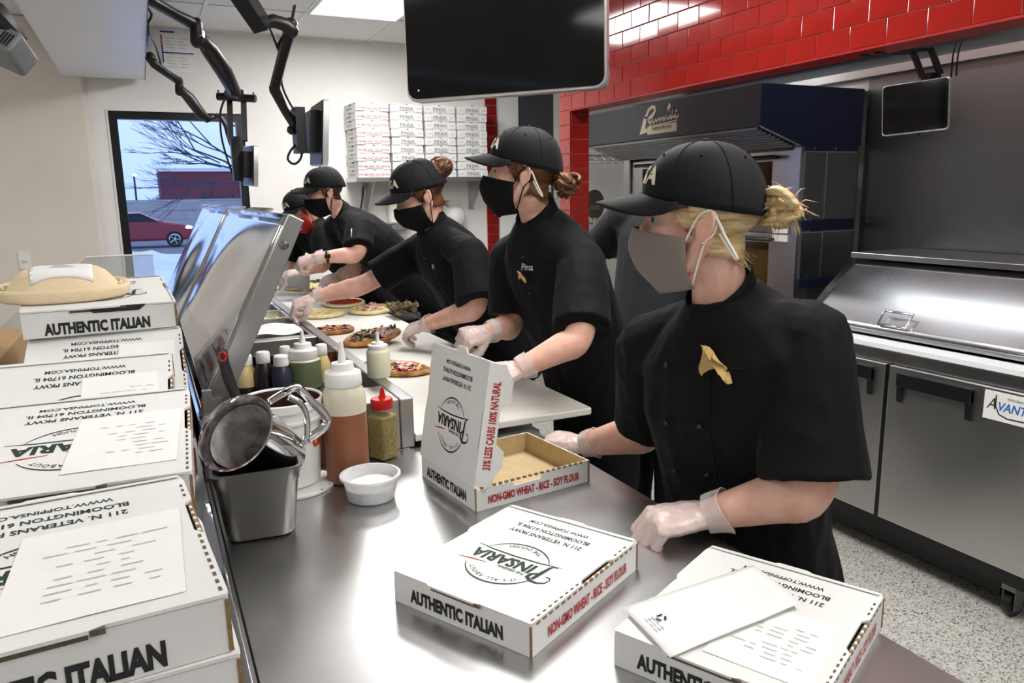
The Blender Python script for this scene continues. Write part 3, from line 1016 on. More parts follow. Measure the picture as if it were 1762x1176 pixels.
# ================================================================ OVEN
OY0, OY1, OX = 2.98, 4.62, 3.10
ov = thing('deck_oven', 'tall navy and steel deck oven with a hooded top behind the aisle', 'oven', (3.35, 3.8, 0))
hs = [(2.80, 1.889), (2.80, 2.095), (3.52, 2.095), (3.52, 1.80), (3.07, 1.80)]
MB().extrude([(x, OY0, z) for x, z in hs], (0, OY1 - OY0, 0)).build('hood', 'navy', ov, local=False, bevel=0.003)
MB().box(2.794, 2.80, OY0, OY1, 1.892, 2.092).build('hood_front', 'charcoal', ov, local=False)
gr = MB()
a, b = V((2.80, 0, 1.889)), V((3.07, 0, 1.80))
for k in range(9):
    p = a.lerp(b, (k + 0.5) / 9)
    g_ = MB().box(p.x - 0.011, p.x + 0.004, OY0 + 0.02, OY1 - 0.02, p.z - 0.012, p.z + 0.002)
    g_.build('louvre_slat', 'steel_dark', ov, local=False)
MB().tube([(2.80, OY0 - 0.002, 1.889), (3.07, OY0 - 0.002, 1.80)], 0.004, 6).build('hood_edge', 'steel', ov, local=False)
MB().box(3.19, 3.53, OY0 + 0.015, OY1, 0.5, 1.80).build('body', 'steel_dark', ov, local=False)
MB().box(OX, 3.2, OY0 + 0.013, OY0 + 0.06, 0.5, 1.80).build('front_post', 'steel', ov, local=False)
MB().box(OX, 3.2, OY1 - 0.07, OY1, 0.5, 1.80).build('front_post', 'steel', ov, local=False)
xs = 3.275
for z0, z1 in ((1.42, 1.765), (1.105, 1.35)):
    for x0, x1 in ((3.125, xs - 0.003), (xs + 0.003, 3.5)):
        MB().box(x0, x1, OY0 + 0.002, OY0 + 0.015, z0, z1).build('side_panel', 'steel_wall', ov, local=False)
    MB().box(3.12, 3.5, OY0 - 0.001, OY0 + 0.003, z1, z1 + 0.006).build('trim_bar', 'steel_bright', ov, local=False)
    MB().box(xs - 0.003, xs + 0.003, OY0 - 0.001, OY0 + 0.003, z0, z1).build('trim_bar', 'steel_bright', ov, local=False)
for z0, z1 in ((1.36, 1.415), (1.06, 1.10), (1.77, 1.80)):
    MB().box(3.125, 3.5, OY0, OY0 + 0.015, z0, z1).build('navy_band', 'navy', ov, local=False)
s0 = MB().lathe([(0.004, 0), (0.004, 0.002), (0.001, 0.003)], n=8, mx=Matrix.Rotation(PI / 2, 4, 'X')).build('screw', 'chrome', ov)
s0.location = V((3.18, OY0, 1.785)) - V((3.35, 3.8, 0))
for x, z in ((3.33, 1.785), (3.18, 1.43), (3.33, 1.43), (3.18, 1.36), (3.33, 1.36), (3.18, 1.12)):
    share(s0, ov, V((x, OY0, z)) - V((3.35, 3.8, 0)))
for k, (z0, z1) in enumerate(((1.40, 1.78), (0.98, 1.34))):
    fr = MB()
    y0, y1 = OY0 + 0.07, OY1 - 0.08
    fr.box(OX + 0.02, OX + 0.05, y0, y1, z1 - 0.05, z1).box(OX + 0.02, OX + 0.05, y0, y1, z0, z0 + 0.05)
    fr.box(OX + 0.02, OX + 0.05, y0, y0 + 0.16, z0 + 0.05, z1 - 0.05).box(OX + 0.02, OX + 0.05, y1 - 0.12, y1, z0 + 0.05, z1 - 0.05)
    d = fr.build('door', 'steel', ov, local=False)
    MB().box(OX + 0.03, OX + 0.036, y0 + 0.16, y1 - 0.12, z0 + 0.05, z1 - 0.05).build('door_glass', 'amber_glass', d, local=False)
    hm = MB().tube([(OX - 0.03, y0 + 0.1, z1 - 0.03), (OX - 0.03, y1 - 0.1, z1 - 0.03)], 0.011, 8)
    for yy in (y0 + 0.12, y1 - 0.12):
        hm.tube([(OX - 0.03, yy, z1 - 0.03), (OX + 0.02, yy, z1 - 0.03)], 0.009, 8)
    hm.build('door_handle', 'black_plastic', d, local=False)
MB().box(OX + 0.02, OX + 0.05, OY0 + 0.06, OY1 - 0.07, 0.6, 0.96).build('lower_panel', 'steel_dark', ov, local=False)
MB().box(OX + 0.012, OX + 0.02, OY0 + 0.09, OY0 + 0.2, 1.345, 1.385).box(OX + 0.012, OX + 0.02, OY0 + 0.09, OY0 + 0.2, 1.30, 1.335).build('rating_plate', 'white_plastic', ov, local=False)
MB().box(OX - 0.002, OX + 0.003, OY0 + 0.012, OY0 + 0.058, 1.0, 1.80).build('corner_strip', 'steel', ov, local=False)
for y in (OY0 + 0.1, OY1 - 0.1):
    MB().box(3.15, 3.2, y - 0.03, y + 0.03, 0, 0.5).build('leg', 'steel_dark', ov, local=False)
    MB().box(3.45, 3.5, y - 0.03, y + 0.03, 0, 0.5).build('leg', 'steel_dark', ov, local=False)
# maker's script sign
k0 = PX(1100, 233, 2.793); k1 = PX(1166, 198, 2.793)
LY = k0.y
sg = basis((2.7932, LY, 1.905), (0, -1, 0), (0, 0, 1), (-1, 0, 0))
u = (k0.y - k1.y) / 66
def pxs(pts):
    out = []
    for x, y in pts:
        w_ = PX(1080 + x / 11.757, 150 + y / 11.757, 2.793)
        out.append((LY - w_.y, w_.z - 1.905))
    return out
s = MB()
s.add([sg @ V((a, b, 0)) for a, b in pxs([(240, 970), (330, 610), (395, 590), (350, 845), (400, 835), (395, 915)])], [(0, 5, 4, 3, 2, 1)])
s.stroke(sg, pxs([(355, 640), (420, 470), (490, 400), (545, 410), (550, 480), (510, 560), (430, 640), (405, 665)]), 0.020)
s.stroke(sg, pxs([(415, 660), (450, 720), (465, 770)]), 0.020)
s.stroke(sg, pxs([(465, 750), (525, 600), (505, 690), (515, 740), (580, 640), (575, 710), (640, 620), (640, 710)]), 0.011)
s.stroke(sg, pxs([(640, 710), (665, 640), (735, 600), (690, 690), (735, 660), (745, 600), (755, 680)]), 0.011)
s.stroke(sg, pxs([(755, 680), (800, 530), (860, 370), (850, 330), (815, 420), (790, 600), (810, 650)]), 0.012)
s.stroke(sg, pxs([(810, 650), (880, 570), (840, 640), (880, 640), (940, 410), (905, 570), (920, 620)]), 0.012)
s.stroke(sg, pxs([(920, 620), (970, 550), (960, 600), (985, 620), (1030, 560)]), 0.012)
s.stroke(sg, pxs([(975, 460), (990, 490)]), 0.014)
s.stroke(sg, pxs([(460, 790), (700, 740), (1000, 665)]), 0.006)
pl = MB()
pl.add([sg @ V((a, b, 0)) for a, b in pxs([(398, 800), (398, 968), (990, 888), (990, 705)])], [(0, 1, 2, 3)])
s.build('sign_lettering', 'cream_thread', ov, local=False)
pl.build('sign_plate', 'cream_thread', ov, local=False)
c0 = pxs([(490, 890)])[0]; c1 = pxs([(885, 840)])[0]
tw = text_mesh('superforni')[2]
MB().text('superforni', sg @ T(c0[0], c0[1] + 0.004, 0.0008) , 0.036, (c1[0] - c0[0]) / (tw * 0.036), 0.01).build('sign_lettering', 'black_ink', ov, local=False)
# exhaust hood above
eh = thing('exhaust_hood', 'stainless exhaust hood above the oven and cold table', 'hood', (3.2, 3.0, 2.17))
MB().extrude([(XW - 0.01, -0.5, 2.19), (3.0, -0.5, 2.62), (3.0, -0.5, 2.65), (XW - 0.01, -0.5, 2.65)], (0, 5.6, 0)).build('baffle', 'steel_bright', eh, local=False)  # slope shaped so the steel reflects the room lights
MB().box(XW - 0.06, XW - 0.01, -0.5, 5.1, 2.15, 2.19).build('lip', 'steel', eh, local=False)
MB().box(3.56, 3.9, 2.99, 5.1, 2.09, 2.15).build('back_lip', 'steel', eh, local=False)

# wire rack, sacks and peel seen past the red column
rk = thing('wire_rack', 'chrome wire shelf rack between the red column and the oven', 'rack', (3.6, 5.6, 0))
for z in (0.55, 1.15, 1.86):
    m = MB()
    for k in range(12):
        y = 5.3 + 0.05 * k
        m.tube([(3.2, y, z), (4.05, y, z)], 0.003, 4)
    for y in (5.28, 5.9):
        m.tube([(3.2, y, z + 0.005), (4.05, y, z + 0.005)], 0.006, 6)
        m.tube([(3.2, y, z - 0.03), (4.05, y, z - 0.03)], 0.004, 6)
        n_ = 20
        m.tube([(3.2 + 0.85 * i / n_, y, z + (0.005 if i % 2 else -0.03)) for i in range(n_ + 1)], 0.003, 4)
    m.build('shelf', 'chrome', rk, local=False)
for x in (3.2, 4.05):
    for y in (5.28, 5.9):
        MB().tube([(x, y, 0), (x, y, 1.95)], 0.012, 8).build('post', 'chrome', rk, local=False)
pb = thing('pizza_peel', 'dark oval metal pizza peel hanging beside the red column', 'peel', (2.80, 4.5, 1.5))
pm = MB()
c = PY(1023, 352, 4.5)
pm.lathe([(0.001, 0), (1.0, 0), (1.0, 0.006), (0.001, 0.006)], c, 28, Matrix.Diagonal((0.075, 1, 0.10, 1)) @ Matrix.Rotation(PI / 2, 4, 'X'))
pm.build('blade', 'steel_dark', pb, local=False)
MB().tube([c + V((0, 0, -0.09)), c + V((0.0, 0, -0.12)), c + V((0.0, 0, -0.65))], [0.02, 0.009, 0.008], 8).build('handle', 'steel', pb, local=False)
MB().box(c.x - 0.035, c.x + 0.035, c.y - 0.012, c.y - 0.004, c.z - 0.035, c.z - 0.005).build('tag', 'gold', pb, local=False)
c = PY(1050, 378, 5.0)
bx = thing('plastic_tub', 'grey storage tub behind the reaching arm by the oven', 'tub', (c.x, 5.0, 1.15))
MB().rbox(-0.16, 0.16, -0.12, 0.12, 0, 0.2, 0.03, ch=0.008).build('tub_body', 'grey_plastic', bx)
MB().rbox(-0.17, 0.17, -0.13, 0.13, 0.2, 0.225, 0.03, ch=0.004).build('lid', 'grey_plastic', bx)
tb = thing('side_table', 'small steel side table standing between column and oven', 'table', (c.x, 5.0, 0))
MB().box(-0.22, 0.22, -0.16, 0.16, 1.12, 1.15).build('tabletop', 'steel', tb)
for x in (-0.2, 0.2):
    for y in (-0.14, 0.14):
        MB().tube([(x, y, 0), (x, y, 1.12)], 0.012, 8).build('leg', 'steel', tb)
# ================================================================ BACK WALL FITTINGS
sf = thing('wall_shelf', 'steel wall shelf on brackets full of flat white pizza boxes', 'shelf', (2.03, 5.9, 1.7))
SZ = 1.717
MB().box(1.47, 2.60, 5.74, BW, SZ - 0.03, SZ).build('shelf_board', 'steel', sf, local=False)
for x in (1.62, 2.52):
    br = MB().box(x - 0.02, x + 0.02, BW - 0.02, BW, SZ - 0.26, SZ - 0.03)
    br.extrude([(x - 0.003, BW - 0.02, SZ - 0.26), (x - 0.003, BW - 0.02, SZ - 0.03), (x - 0.003, 5.78, SZ - 0.03)], (0.006, 0, 0))
    br.box(x - 0.02, x + 0.02, 5.78, BW - 0.02, SZ - 0.036, SZ - 0.03)
    br.build('bracket', 'steel', sf, local=False)
def flat_box(w, d, h):
    m = MB()
    m.cur = 0
    # tray and lid with recessed tab
    m.box(0.002, w - 0.002, 0.003, d, 0.001, h - 0.006)
    m.box(0, w, 0.0, d, h - 0.005, h - 0.001)
    m.prism([(0, -0.003), (w * 0.22, -0.003), (w * 0.24, 0.0025), (w * 0.76, 0.0025), (w * 0.78, -0.003), (w, -0.003), (w, 0.003), (0, 0.003)], 0.002, h - 0.012)
    m.box(w * 0.26, w * 0.74, -0.0035, 0.003, 0.012, h - 0.004)
    m.cur = 1
    m.box(w * 0.46, w * 0.54, -0.0042, 0.0, h - 0.0075, h - 0.003)
    return m
BWD, BH = 0.252, 0.0607
fbp = {}
def shelf_box(kind):
    o = bpy.data.objects.new('pizza_box', None)
    COL.objects.link(o)
    WORLD[o.name] = V((0, 0, 0))
    b = flat_box(BWD, 0.29, BH).build('carton', ['card_white', 'black_ink'], o)
    fm = basis((BWD / 2, -0.0042, 0), (1, 0, 0), (0, 0, 1), (0, -1, 0))
    if kind == 'pinsa':
        MB().text('PINSA', fm @ T(0, 0.016, 0), 0.033, 1.2, 0.012, 0, 'c').build('lettering', 'grey_ink', o)
        lm = MB()
        for sx in (-1, 1):
            for k in range(3):
                lm.stroke(fm @ T(sx * (0.088 + 0.009 * k), 0.022, 0), [(-0.006, -0.006 + k * 0.003), (0.0, 0.004), (0.009, 0.008)], 0.004, True)
        lm.build('leaf_print', 'pale_ink', o)
    else:
        MB().text('NON-GMO WHEAT - RICE - SOY FLOUR', fm @ T(0, 0.016, 0), 0.0195, 0.70, 0.02, 0, 'c').build('lettering', 'red_ink', o)
        sm = basis((-0.0006, 0.24, 0), (0, -1, 0), (0, 0, 1), (-1, 0, 0))
        MB().text('AUTHENTIC ITALIAN', sm @ T(0, 0.018, 0), 0.022, 0.62, 0.02).build('lettering', 'grey_ink', o)
        MB().box(-0.0012, 0.001, 0.12, 0.165, BH - 0.012, BH - 0.004).build('tab_slot', 'black_ink', o)
    return o
kinds = {'pinsa': shelf_box('pinsa'), 'side': shelf_box('side')}
used = set()
cols = ['red lettered leftmost column', 'second column from left', 'third column from left', 'rightmost column']
rg = random.Random(5)
for ci in range(4):
    for ri in range(9):
        k = 'side' if ci == 0 else 'pinsa'
        x = 1.49 + ci * 0.268 + rg.uniform(-0.004, 0.004) + ri * 0.0005
        y = 5.752 + rg.uniform(-0.004, 0.004)
        z = SZ + ri * BH
        rot = (0, 0, rg.uniform(-0.015, 0.015) + (0.02 if ci == 0 else 0))
        if ci == 0 and ri >= 6: rot = (0, 0, 0.05)
        lab = '%s flat white box in the %s of the wall shelf' % (['bottom', 'second lowest', 'third lowest', 'fourth lowest', 'middle', 'fourth highest', 'third highest', 'second highest', 'top'][ri], cols[ci])
        if k not in used:
            used.add(k)
            o = kinds[k]
            o.location = (x, y, z); o.rotation_euler = rot
            o['category'] = 'pizza box'; o['group'] = 'flat pizza boxes on the wall shelf'; o['label'] = lab
        else:
            dup(kinds[k], (x, y, z), rot, lab)
# dispenser, towel dome, pipe, poster, switch
c = PY(687, 372, 5.98)
dp = thing('soap_dispenser', 'white wall soap dispenser below the shelf of boxes', 'dispenser', (c.x, BW, 1.3))
m = MB().rbox(-0.085, 0.085, -0.11, 0, 0.06, 0.26, 0.03, ch=0.012)
m.build('housing', 'white_plastic', dp)
MB().rbox(-0.065, 0.065, -0.1, 0, 0.0, 0.06, 0.03, ch=0.008).build('tank', 'grey_plastic', dp)
c = PY(785, 372, 5.98)
dm = thing('towel_dispenser', 'white domed paper towel dispenser on the wall by the red strip', 'dispenser', (c.x, BW, c.z))
MB().lathe([(0.09, 0), (0.088, 0.06), (0.07, 0.1), (0.03, 0.12), (0.001, 0.122)], n=24, mx=Matrix.Rotation(PI / 2, 4, 'X'), sx=1.0).build('cover', 'white_plastic', dm, smooth='auto')
MB().box(-0.04, 0.04, -0.125, -0.08, -0.1, -0.08).build('outlet', 'grey_plastic', dm)
c0, c1 = PY(273, 50, BW - 0.004), PY(338, 127, BW - 0.004)
ps = thing('wall_poster', 'laminated notice with coloured bars taped high beside the bulkhead', 'poster', ((c0.x + c1.x) / 2, BW - 0.002, (c0.z + c1.z) / 2))
w_, h_ = (c1.x - c0.x) / 2, (c0.z - c1.z) / 2
MB().box(-w_, w_, -0.003, 0, -h_, h_).build('sheet', 'paper', ps)
pm = basis((0, -0.0036, 0), (1, 0, 0), (0, 0, 1), (0, -1, 0))
def bars(m, lst):
    for x0, x1, y0, y1 in lst:
        m.add([pm @ V((x0 * w_, y0 * h_, 0)), pm @ V((x1 * w_, y0 * h_, 0)), pm @ V((x1 * w_, y1 * h_, 0)), pm @ V((x0 * w_, y1 * h_, 0))], [(0, 1, 2, 3)])
    return m
bars(MB(), [(-0.95, -0.1, 0.86, 0.94), (-0.9, 0.95, -0.1, -0.04), (-0.95, -0.86, -0.55, 0.3)]).build('blue_print', mat('print_blue', srgb(44, 60, 150), 0.6, var=0.1), ps)['kind'] = 'stuff'
bars(MB(), [(-0.95, -0.86, 0.3, 0.75)]).build('red_print', 'red_ink', ps)
rg = random.Random(2)
bars(MB(), [(-0.7 + 0.8 * (k % 2), -0.7 + 0.8 * (k % 2) + rg.uniform(0.3, 0.6), 0.6 - 0.15 * (k // 2), 0.63 - 0.15 * (k // 2)) for k in range(20) if abs(0.6 - 0.15 * (k // 2)) > 0.12]).build('grey_print', 'pale_ink', ps)['kind'] = 'stuff'
c = PY(43, 448, 5.995)
sw = thing('light_switch', 'small white light switch plate on the beige wall', 'light switch', (c.x, 6.0, c.z))
MB().rbox(-0.036, 0.036, -0.06, 0.06, 0, 0.006, 0.006, Matrix.Rotation(PI / 2, 4, 'X'), ch=0.002).build('plate', 'white_plastic', sw)
MB().lathe([(0.012, 0.006), (0.011, 0.016), (0.004, 0.02)], (0, 0, 0), 12, Matrix.Rotation(PI / 2, 4, 'X')).build('knob', 'white_plastic', sw)
# dark cable on the wall beneath the shelf
cbm = MB().tube(smoothline([V((1.60, BW - 0.01, 1.66)), V((1.585, BW - 0.012, 1.55)), V((1.56, BW - 0.012, 1.42)), V((1.55, BW - 0.012, 1.2))]), 0.006, 6)
tag(cbm.build('wall_cable', 'black_plastic', loc=(1.58, BW, 1.2), smooth=True), 'thin black cable running down the wall below the shelf', 'cable')
# glass guard on the ledge
gg = thing('glass_guard', 'low clear glass guard standing on the ledge behind the boxes', 'glass guard', (-0.2, 3.0, LZ))
g1 = PY(148, 444, 3.0)
MB().extrude([(g1.x - 0.11, 3.0, LZ + 0.012), (g1.x - 0.11, 3.0, g1.z - 0.1), (g1.x, 3.0, g1.z), (0.02, 3.0, g1.z), (0.02, 3.0, LZ + 0.012)], (0, 0.008, 0)).build('pane', 'guard_glass', gg, local=False)
MB().box(g1.x - 0.1, 0.02, 2.99, 3.02, LZ, LZ + 0.016).build('channel', 'steel', gg, local=False)
MB().tube([(g1.x, 3.004, g1.z + 0.002), (0.02, 3.004, g1.z + 0.002)], 0.003, 6).build('rim', 'white_plastic', gg, local=False)

# ================================================================ SCREENS AND ARMS
def slab(mb, o, x, y, nrm, w, h, t, r=0.015, z0=0.0):
    mx = basis(o, x, y, nrm)
    return mb.rbox(0, w, 0, h, z0 - t, z0, r, mx, ch=0.003)
def screen(name, label, o, xdir, updir, w, h, t, face='black_gloss', body='silver', r=0.018):
    x = V(xdir).normalized()
    y = (V(updir) - x * V(updir).dot(x)).normalized()
    n = x.cross(y)
    tt = thing(name, label, 'monitor', V(o))
    slab(MB(), o, x, y, n, w, h, t, r).build('casing', body, tt, local=False, smooth='auto')
    mx = basis(V(o) + n * 0.0012, x, y, n)
    MB().rbox(0.004, w - 0.004, 0.004, h - 0.004, -0.002, 0.0008, r, mx).build('screen_glass', face, tt, local=False)
    return tt, x, y, n
# big one at the top of the view
bl, brr = P(701, 176, 1.50), P(1044, 150, 1.385)
big, x, y, n = screen('kitchen_monitor', 'large black monitor hanging at the top above the pizza line', bl, brr - bl, V((0.0, 0.03, 1)), (brr - bl).length, 0.27, 0.035)
q = P(727, 155, 1.49)
MB().ball(bl + x * 0.026 + y * 0.02 + n * 0.0022, 0.0018, n=8, m=6).build('power_light', 'led', big, local=False)
hm = basis(brr + y * 0.04 - n * 0.022 + x * 0.0006, y, n, x)
MB().text('hp', hm, 0.014, 1.0, 0.01).build('logo', 'black_ink', big, local=False)
MB().tube([bl + x * 0.17 + y * 0.2 - n * 0.036, bl + x * 0.17 + y * 0.2 - n * 0.12, bl + x * 0.17 + y * 0.9 - n * 0.14], 0.02, 10).build('mount', 'black_plastic', big, local=False)
# on the right, hung from the red soffit
tl, tr = P(1523, 148, 2.95), P(1641, 130, 2.80)
w_ = (tr - tl).length
sm, x, y, n = screen('wall_monitor', 'small black monitor hung below the red tiles over the cold table', tl - V((0, 0, 0.19)), tr - tl, V((0.02, 0.0, 1)), w_, 0.19, 0.03, r=0.012)
tp = tl + (tr - tl) * 0.62 - n * 0.065
arm = MB()
for dx in (-0.03, 0.035):
    b0 = tl + (tr - tl) * (0.62 + dx * 4) - n * 0.06 + V((0, 0, 0.02))
    arm.tube([b0, b0 + V((-0.03, 0.03, 0.1)), V((XR + 0.065, b0.y - 0.05, HZ))], 0.013, 8)
arm.box(tp.x - 0.03, tp.x + 0.03, tp.y - 0.02, tp.y + 0.02, tp.z - 0.08, tp.z + 0.03)
arm.build('mount_arms', 'black_plastic', sm, local=False)
cm = MB()
for dx in (0.95, 1.02):
    cm = MB()
    b0 = tl + (tr - tl) * dx - n * 0.02
    cm.tube(smoothline([b0, b0 + V((0.0, 0, 0.08)), b0 + V((0.02, 0.0, 0.16)), b0 + V((0.0, 0, 0.28))]), 0.003, 5)
    cm.build('cable', 'black_plastic', sm, local=False)
cm = MB()
b0 = tl + (tr - tl) * 0.55 - V((0, 0, 0.19)) - n * 0.02
cm.tube(smoothline([b0, b0 + V((0.01, 0, -0.015)), b0 + V((0.04, -0.01, -0.018)), b0 + V((0.05, -0.02, 0))]), 0.002, 5)
cm.build('cable', 'black_plastic', sm, local=False)

def side_screen(name, label, nt, nb, ft, w):
    hgt = (nt - nb).length
    up = (V((0, 0, 1)) + RT * 0.08).normalized()
    nb = nt - up * hgt
    wd = V((ft.x - nt.x, ft.y - nt.y, 0))
    wd = (wd - up * wd.dot(up)).normalized()
    nn = wd.cross(up)                       # towards the workers
    if nn.dot(RT) < 0: nn = -nn
    h = (nt - nb).length
    tt = thing(name, label, 'monitor', nb)
    m = MB()
    mx = basis(nb, wd, up, wd.cross(up))
    sgn = 1 if wd.cross(up).dot(nn) > 0 else -1
    m.rbox(0, w, 0, h, 0, 0.022 * sgn, 0.012, mx)
    m.build('casing', 'silver', tt, local=False, smooth='auto')
    m = MB()
    m.rbox(0.004, w - 0.004, 0.004, h - 0.004, -0.004 * sgn, 0, 0.012, mx)
    a = [(w * 0.2, h * 0.2), (w * 0.8, h * 0.2), (w * 0.8, h * 0.85), (w * 0.2, h * 0.85)]
    m.prism(a, -0.04 * sgn, -0.004 * sgn, mx)
    m.build('back_cover', 'black_plastic', tt, local=False)
    MB().rbox(0.006, w - 0.006, 0.006, h - 0.006, 0.022 * sgn, 0.0232 * sgn, 0.01, mx).build('screen_glass', 'black_gloss', tt, local=False)
    return tt, wd, up, nn
nt, nb, ftp = P(557, 170, 3.0), P(546, 281, 3.0), P(533, 190, 3.42)
s2, wd, up, nn = side_screen('line_monitor', 'grey edged monitor turned side on above the two far workers', nt, nb, ftp, 0.40)
back = nb + wd * 0.2 + up * 0.13 - nn * 0.05
MB().box(-0.02, 0.02, -0.05, 0.05, -0.09, 0.09, Matrix.Translation(back)).build('mount_plate', 'black_plastic', s2, local=False)
cq = back + V((0, 0, -0.05)) - nn * 0.01
cc = MB().tube(smoothline([cq, cq - RT * 0.03 - V((0, 0, 0.03)), cq - RT * 0.045 - V((0, 0, 0.065)), cq - RT * 0.02 - V((0, 0, 0.085)), cq + RT * 0.01 - V((0, 0, 0.06)), cq + RT * 0.02]), 0.005, 6)
cc.build('cable', 'black_plastic', s2, local=False, smooth=True)
cc = MB()
cc.tube(smoothline([P(484, 105, 2.95), P(485, 145, 3.0), P(500, 180, 3.05), P(519, 205, 3.12)]), 0.004, 6)
cc.build('cable', 'black_plastic', s2, local=False, smooth=True)
a3 = thing('monitor_arm', 'jointed black monitor arm reaching down to the side on monitor', 'monitor arm', P(430, 20, 2.75))
m = MB()
e0, e1 = P(395, -40, 2.62), P(452, 47, 2.78)
tt_ = (e1 - e0).normalized()
m.tube([e0, e1], [0.045, 0.04], 4, ref=V((1, 0.2, 0.3)), sq=1.0)
m.build('arm_cover', 'black_plastic', a3, local=False)
MB().tube([P(452, 40, 2.78), P(470, 36, 2.8), P(490, 42, 2.83), P(500, 52, 2.85)], [0.02, 0.025, 0.026, 0.03], 10, rnd=True).build('shoulder_joint', 'black_plastic', a3, local=False, smooth='auto')
MB().tube([P(500, 44, 2.86), P(496, 62, 2.87), P(484, 105, 2.92), P(472, 153, 2.98)], [0.03, 0.022, 0.02, 0.02], 8, rnd=True).build('upper_arm', 'black_plastic', a3, local=False, smooth='auto')
MB().tube([P(472, 153, 2.98), P(490, 190, 3.06), P(512, 222, 3.14), back - nn * 0.03], [0.022, 0.017, 0.022, 0.02], 8, rnd=True).build('forearm', 'black_plastic', a3, local=False, smooth='auto')
MB().tube(smoothline([P(463, 46, 2.8), P(470, 62, 2.86), P(482, 92, 2.92), P(480, 75, 2.9), P(490, 58, 2.86)]), 0.005, 6).build('cable', 'black_plastic', a3, local=False)
MB().extrude([P(497, 50, 2.84), P(505, 8, 2.84), P(510, 8, 2.84), P(503, 45, 2.84)], (0, 0.01, 0)).build('tab', 'steel_dark', a3, local=False)

nt, nb, ftp = P(437, 250, 4.05), P(436, 320, 4.05), P(412, 256, 4.45)
s3, wd, up, nn = side_screen('far_monitor', 'small far monitor turned side on beside the window frame', nt, nb, ftp, 0.33)
m = MB().box(-0.025, 0.025, -0.03, 0.03, -0.12, 0.12, Matrix.Translation(P(407, 274, 4.2))).build('mount_plate', 'black_plastic', s3, local=False)
a4 = thing('monitor_arm', 'large black monitor arm running from the bulkhead over the window', 'monitor arm', P(260, 5, 3.3))
MB().tube([P(246, -8, 3.2), P(262, 2, 3.25), P(300, 24, 3.4), P(335, 42, 3.5)], [0.03, 0.024, 0.024, 0.028], 10, rnd=True).build('upper_arm', 'black_plastic', a4, local=False, smooth='auto')
MB().tube([P(338, 40, 3.5), P(339, 72, 3.52)], [0.027, 0.03], 12, rnd=True).build('elbow', 'black_plastic', a4, local=False, smooth='auto')
MB().tube([P(340, 55, 3.52), P(341, 66, 3.52)], 0.031, 14).build('collar', 'chrome', a4, local=False)
MB().tube([P(347, 68, 3.55), P(360, 85, 3.6), P(385, 122, 3.75), P(402, 155, 3.9), P(409, 163, 3.95)], [0.03, 0.04, 0.042, 0.035, 0.02], 10, rnd=True).build('forearm', 'black_plastic', a4, local=False, smooth='auto')
cbr = MB()
c = P(405, 168, 4.0)
cbr.tube([P(374, 166, 4.0), P(440, 170, 4.0)], 0.02, 8)
cbr.tube([P(395, 162, 4.0), P(415, 164, 4.0)], 0.03, 10, rnd=True)
cbr.tube([P(376, 166, 4.0), P(375.5, 155, 4.0)], 0.004, 6)
cbr.tube([P(436, 169, 4.0), P(436, 159, 4.0)], 0.004, 6)
cbr.build('crossbar', 'black_plastic', a4, local=False)
for x0, y0, x1, y1 in ((395, 172, 397, 240), (419, 173, 421, 243)):
    MB().tube([P(x0, y0, 4.02), P(x1, y1, 4.02)], 0.019, 4, ref=V((1, 1, 0))).build('post', 'black_plastic', a4, local=False)
a5 = thing('monitor_arm', 'lower thin black monitor arm crossing the window top corner', 'monitor arm', P(256, 110, 4.55))
MB().tube([P(258, 98, 4.4), P(265, 110, 4.42), P(285, 125, 4.5), P(308, 140, 4.6)], [0.03, 0.026, 0.022, 0.024], 10, rnd=True).build('upper_arm', 'black_plastic', a5, local=False, smooth='auto')
MB().tube([P(308, 138, 4.6), P(309, 158, 4.62)], [0.022, 0.026], 12, rnd=True).build('elbow', 'black_plastic', a5, local=False, smooth='auto')
MB().tube([P(312, 155, 4.62), P(325, 168, 4.66), P(345, 195, 4.72), P(357, 205, 4.76), P(366, 202, 4.78)], [0.026, 0.034, 0.032, 0.026, 0.018], 10, rnd=True).build('forearm', 'black_plastic', a5, local=False, smooth='auto')
MB().tube(smoothline([P(366, 202, 4.78), P(378, 200, 4.8), P(388, 215, 4.82), P(393, 232, 4.84), P(399, 250, 4.86)]), 0.016, 8).build('link', 'black_plastic', a5, local=False, smooth='auto')
MB().box(0.1095, 0.116, 4.2, 4.6, 2.35, 2.52).build('wall_plate', 'black_plastic', a5, local=False)
cbm = MB()
cbm.tube(smoothline([P(253, 12, 3.6), P(261, 25, 3.65), P(255, 40, 3.7), P(253, 55, 3.8), P(268, 80, 4.2), P(277, 112, 4.5)]), 0.006, 6)
tag(cbm.build('cable', 'black_plastic', loc=P(253, 12, 3.6), smooth=True), 'black cable hanging from the bulkhead towards the lower arm', 'cable')
cbm = MB()
cbm.tube(smoothline([P(386, 172, 4.1), P(379, 195, 4.2), P(381, 235, 4.3), P(390, 270, 4.35), P(401, 302, 4.4)]), 0.006, 6)
tag(cbm.build('cable', 'black_plastic', loc=P(386, 172, 4.1), smooth=True), 'black cable looping down in front of the window frame', 'cable')
pj = thing('ceiling_projector', 'grey boxy device on a black bracket at the upper left corner', 'projector', P(15, 60, 1.9))
pm_ = basis(P(12, 82, 1.9), (RT + UP * -0.45).normalized(), (UP + RT * 0.45 + FW * 0.4).normalized(), (RT + UP * -0.45).cross(UP + RT * 0.45 + FW * 0.4).normalized())
MB().rbox(-0.1, 0.05, -0.035, 0.03, -0.05, 0.05, 0.012, pm_, ch=0.006).build('housing', 'grey_plastic', pj, local=False, smooth='auto')
for k in range(4):
    MB().box(0.01 + 0.008 * k, 0.014 + 0.008 * k, -0.02, 0.015, 0.05, 0.0515, pm_).build('vent_slot', 'black_plastic', pj, local=False)
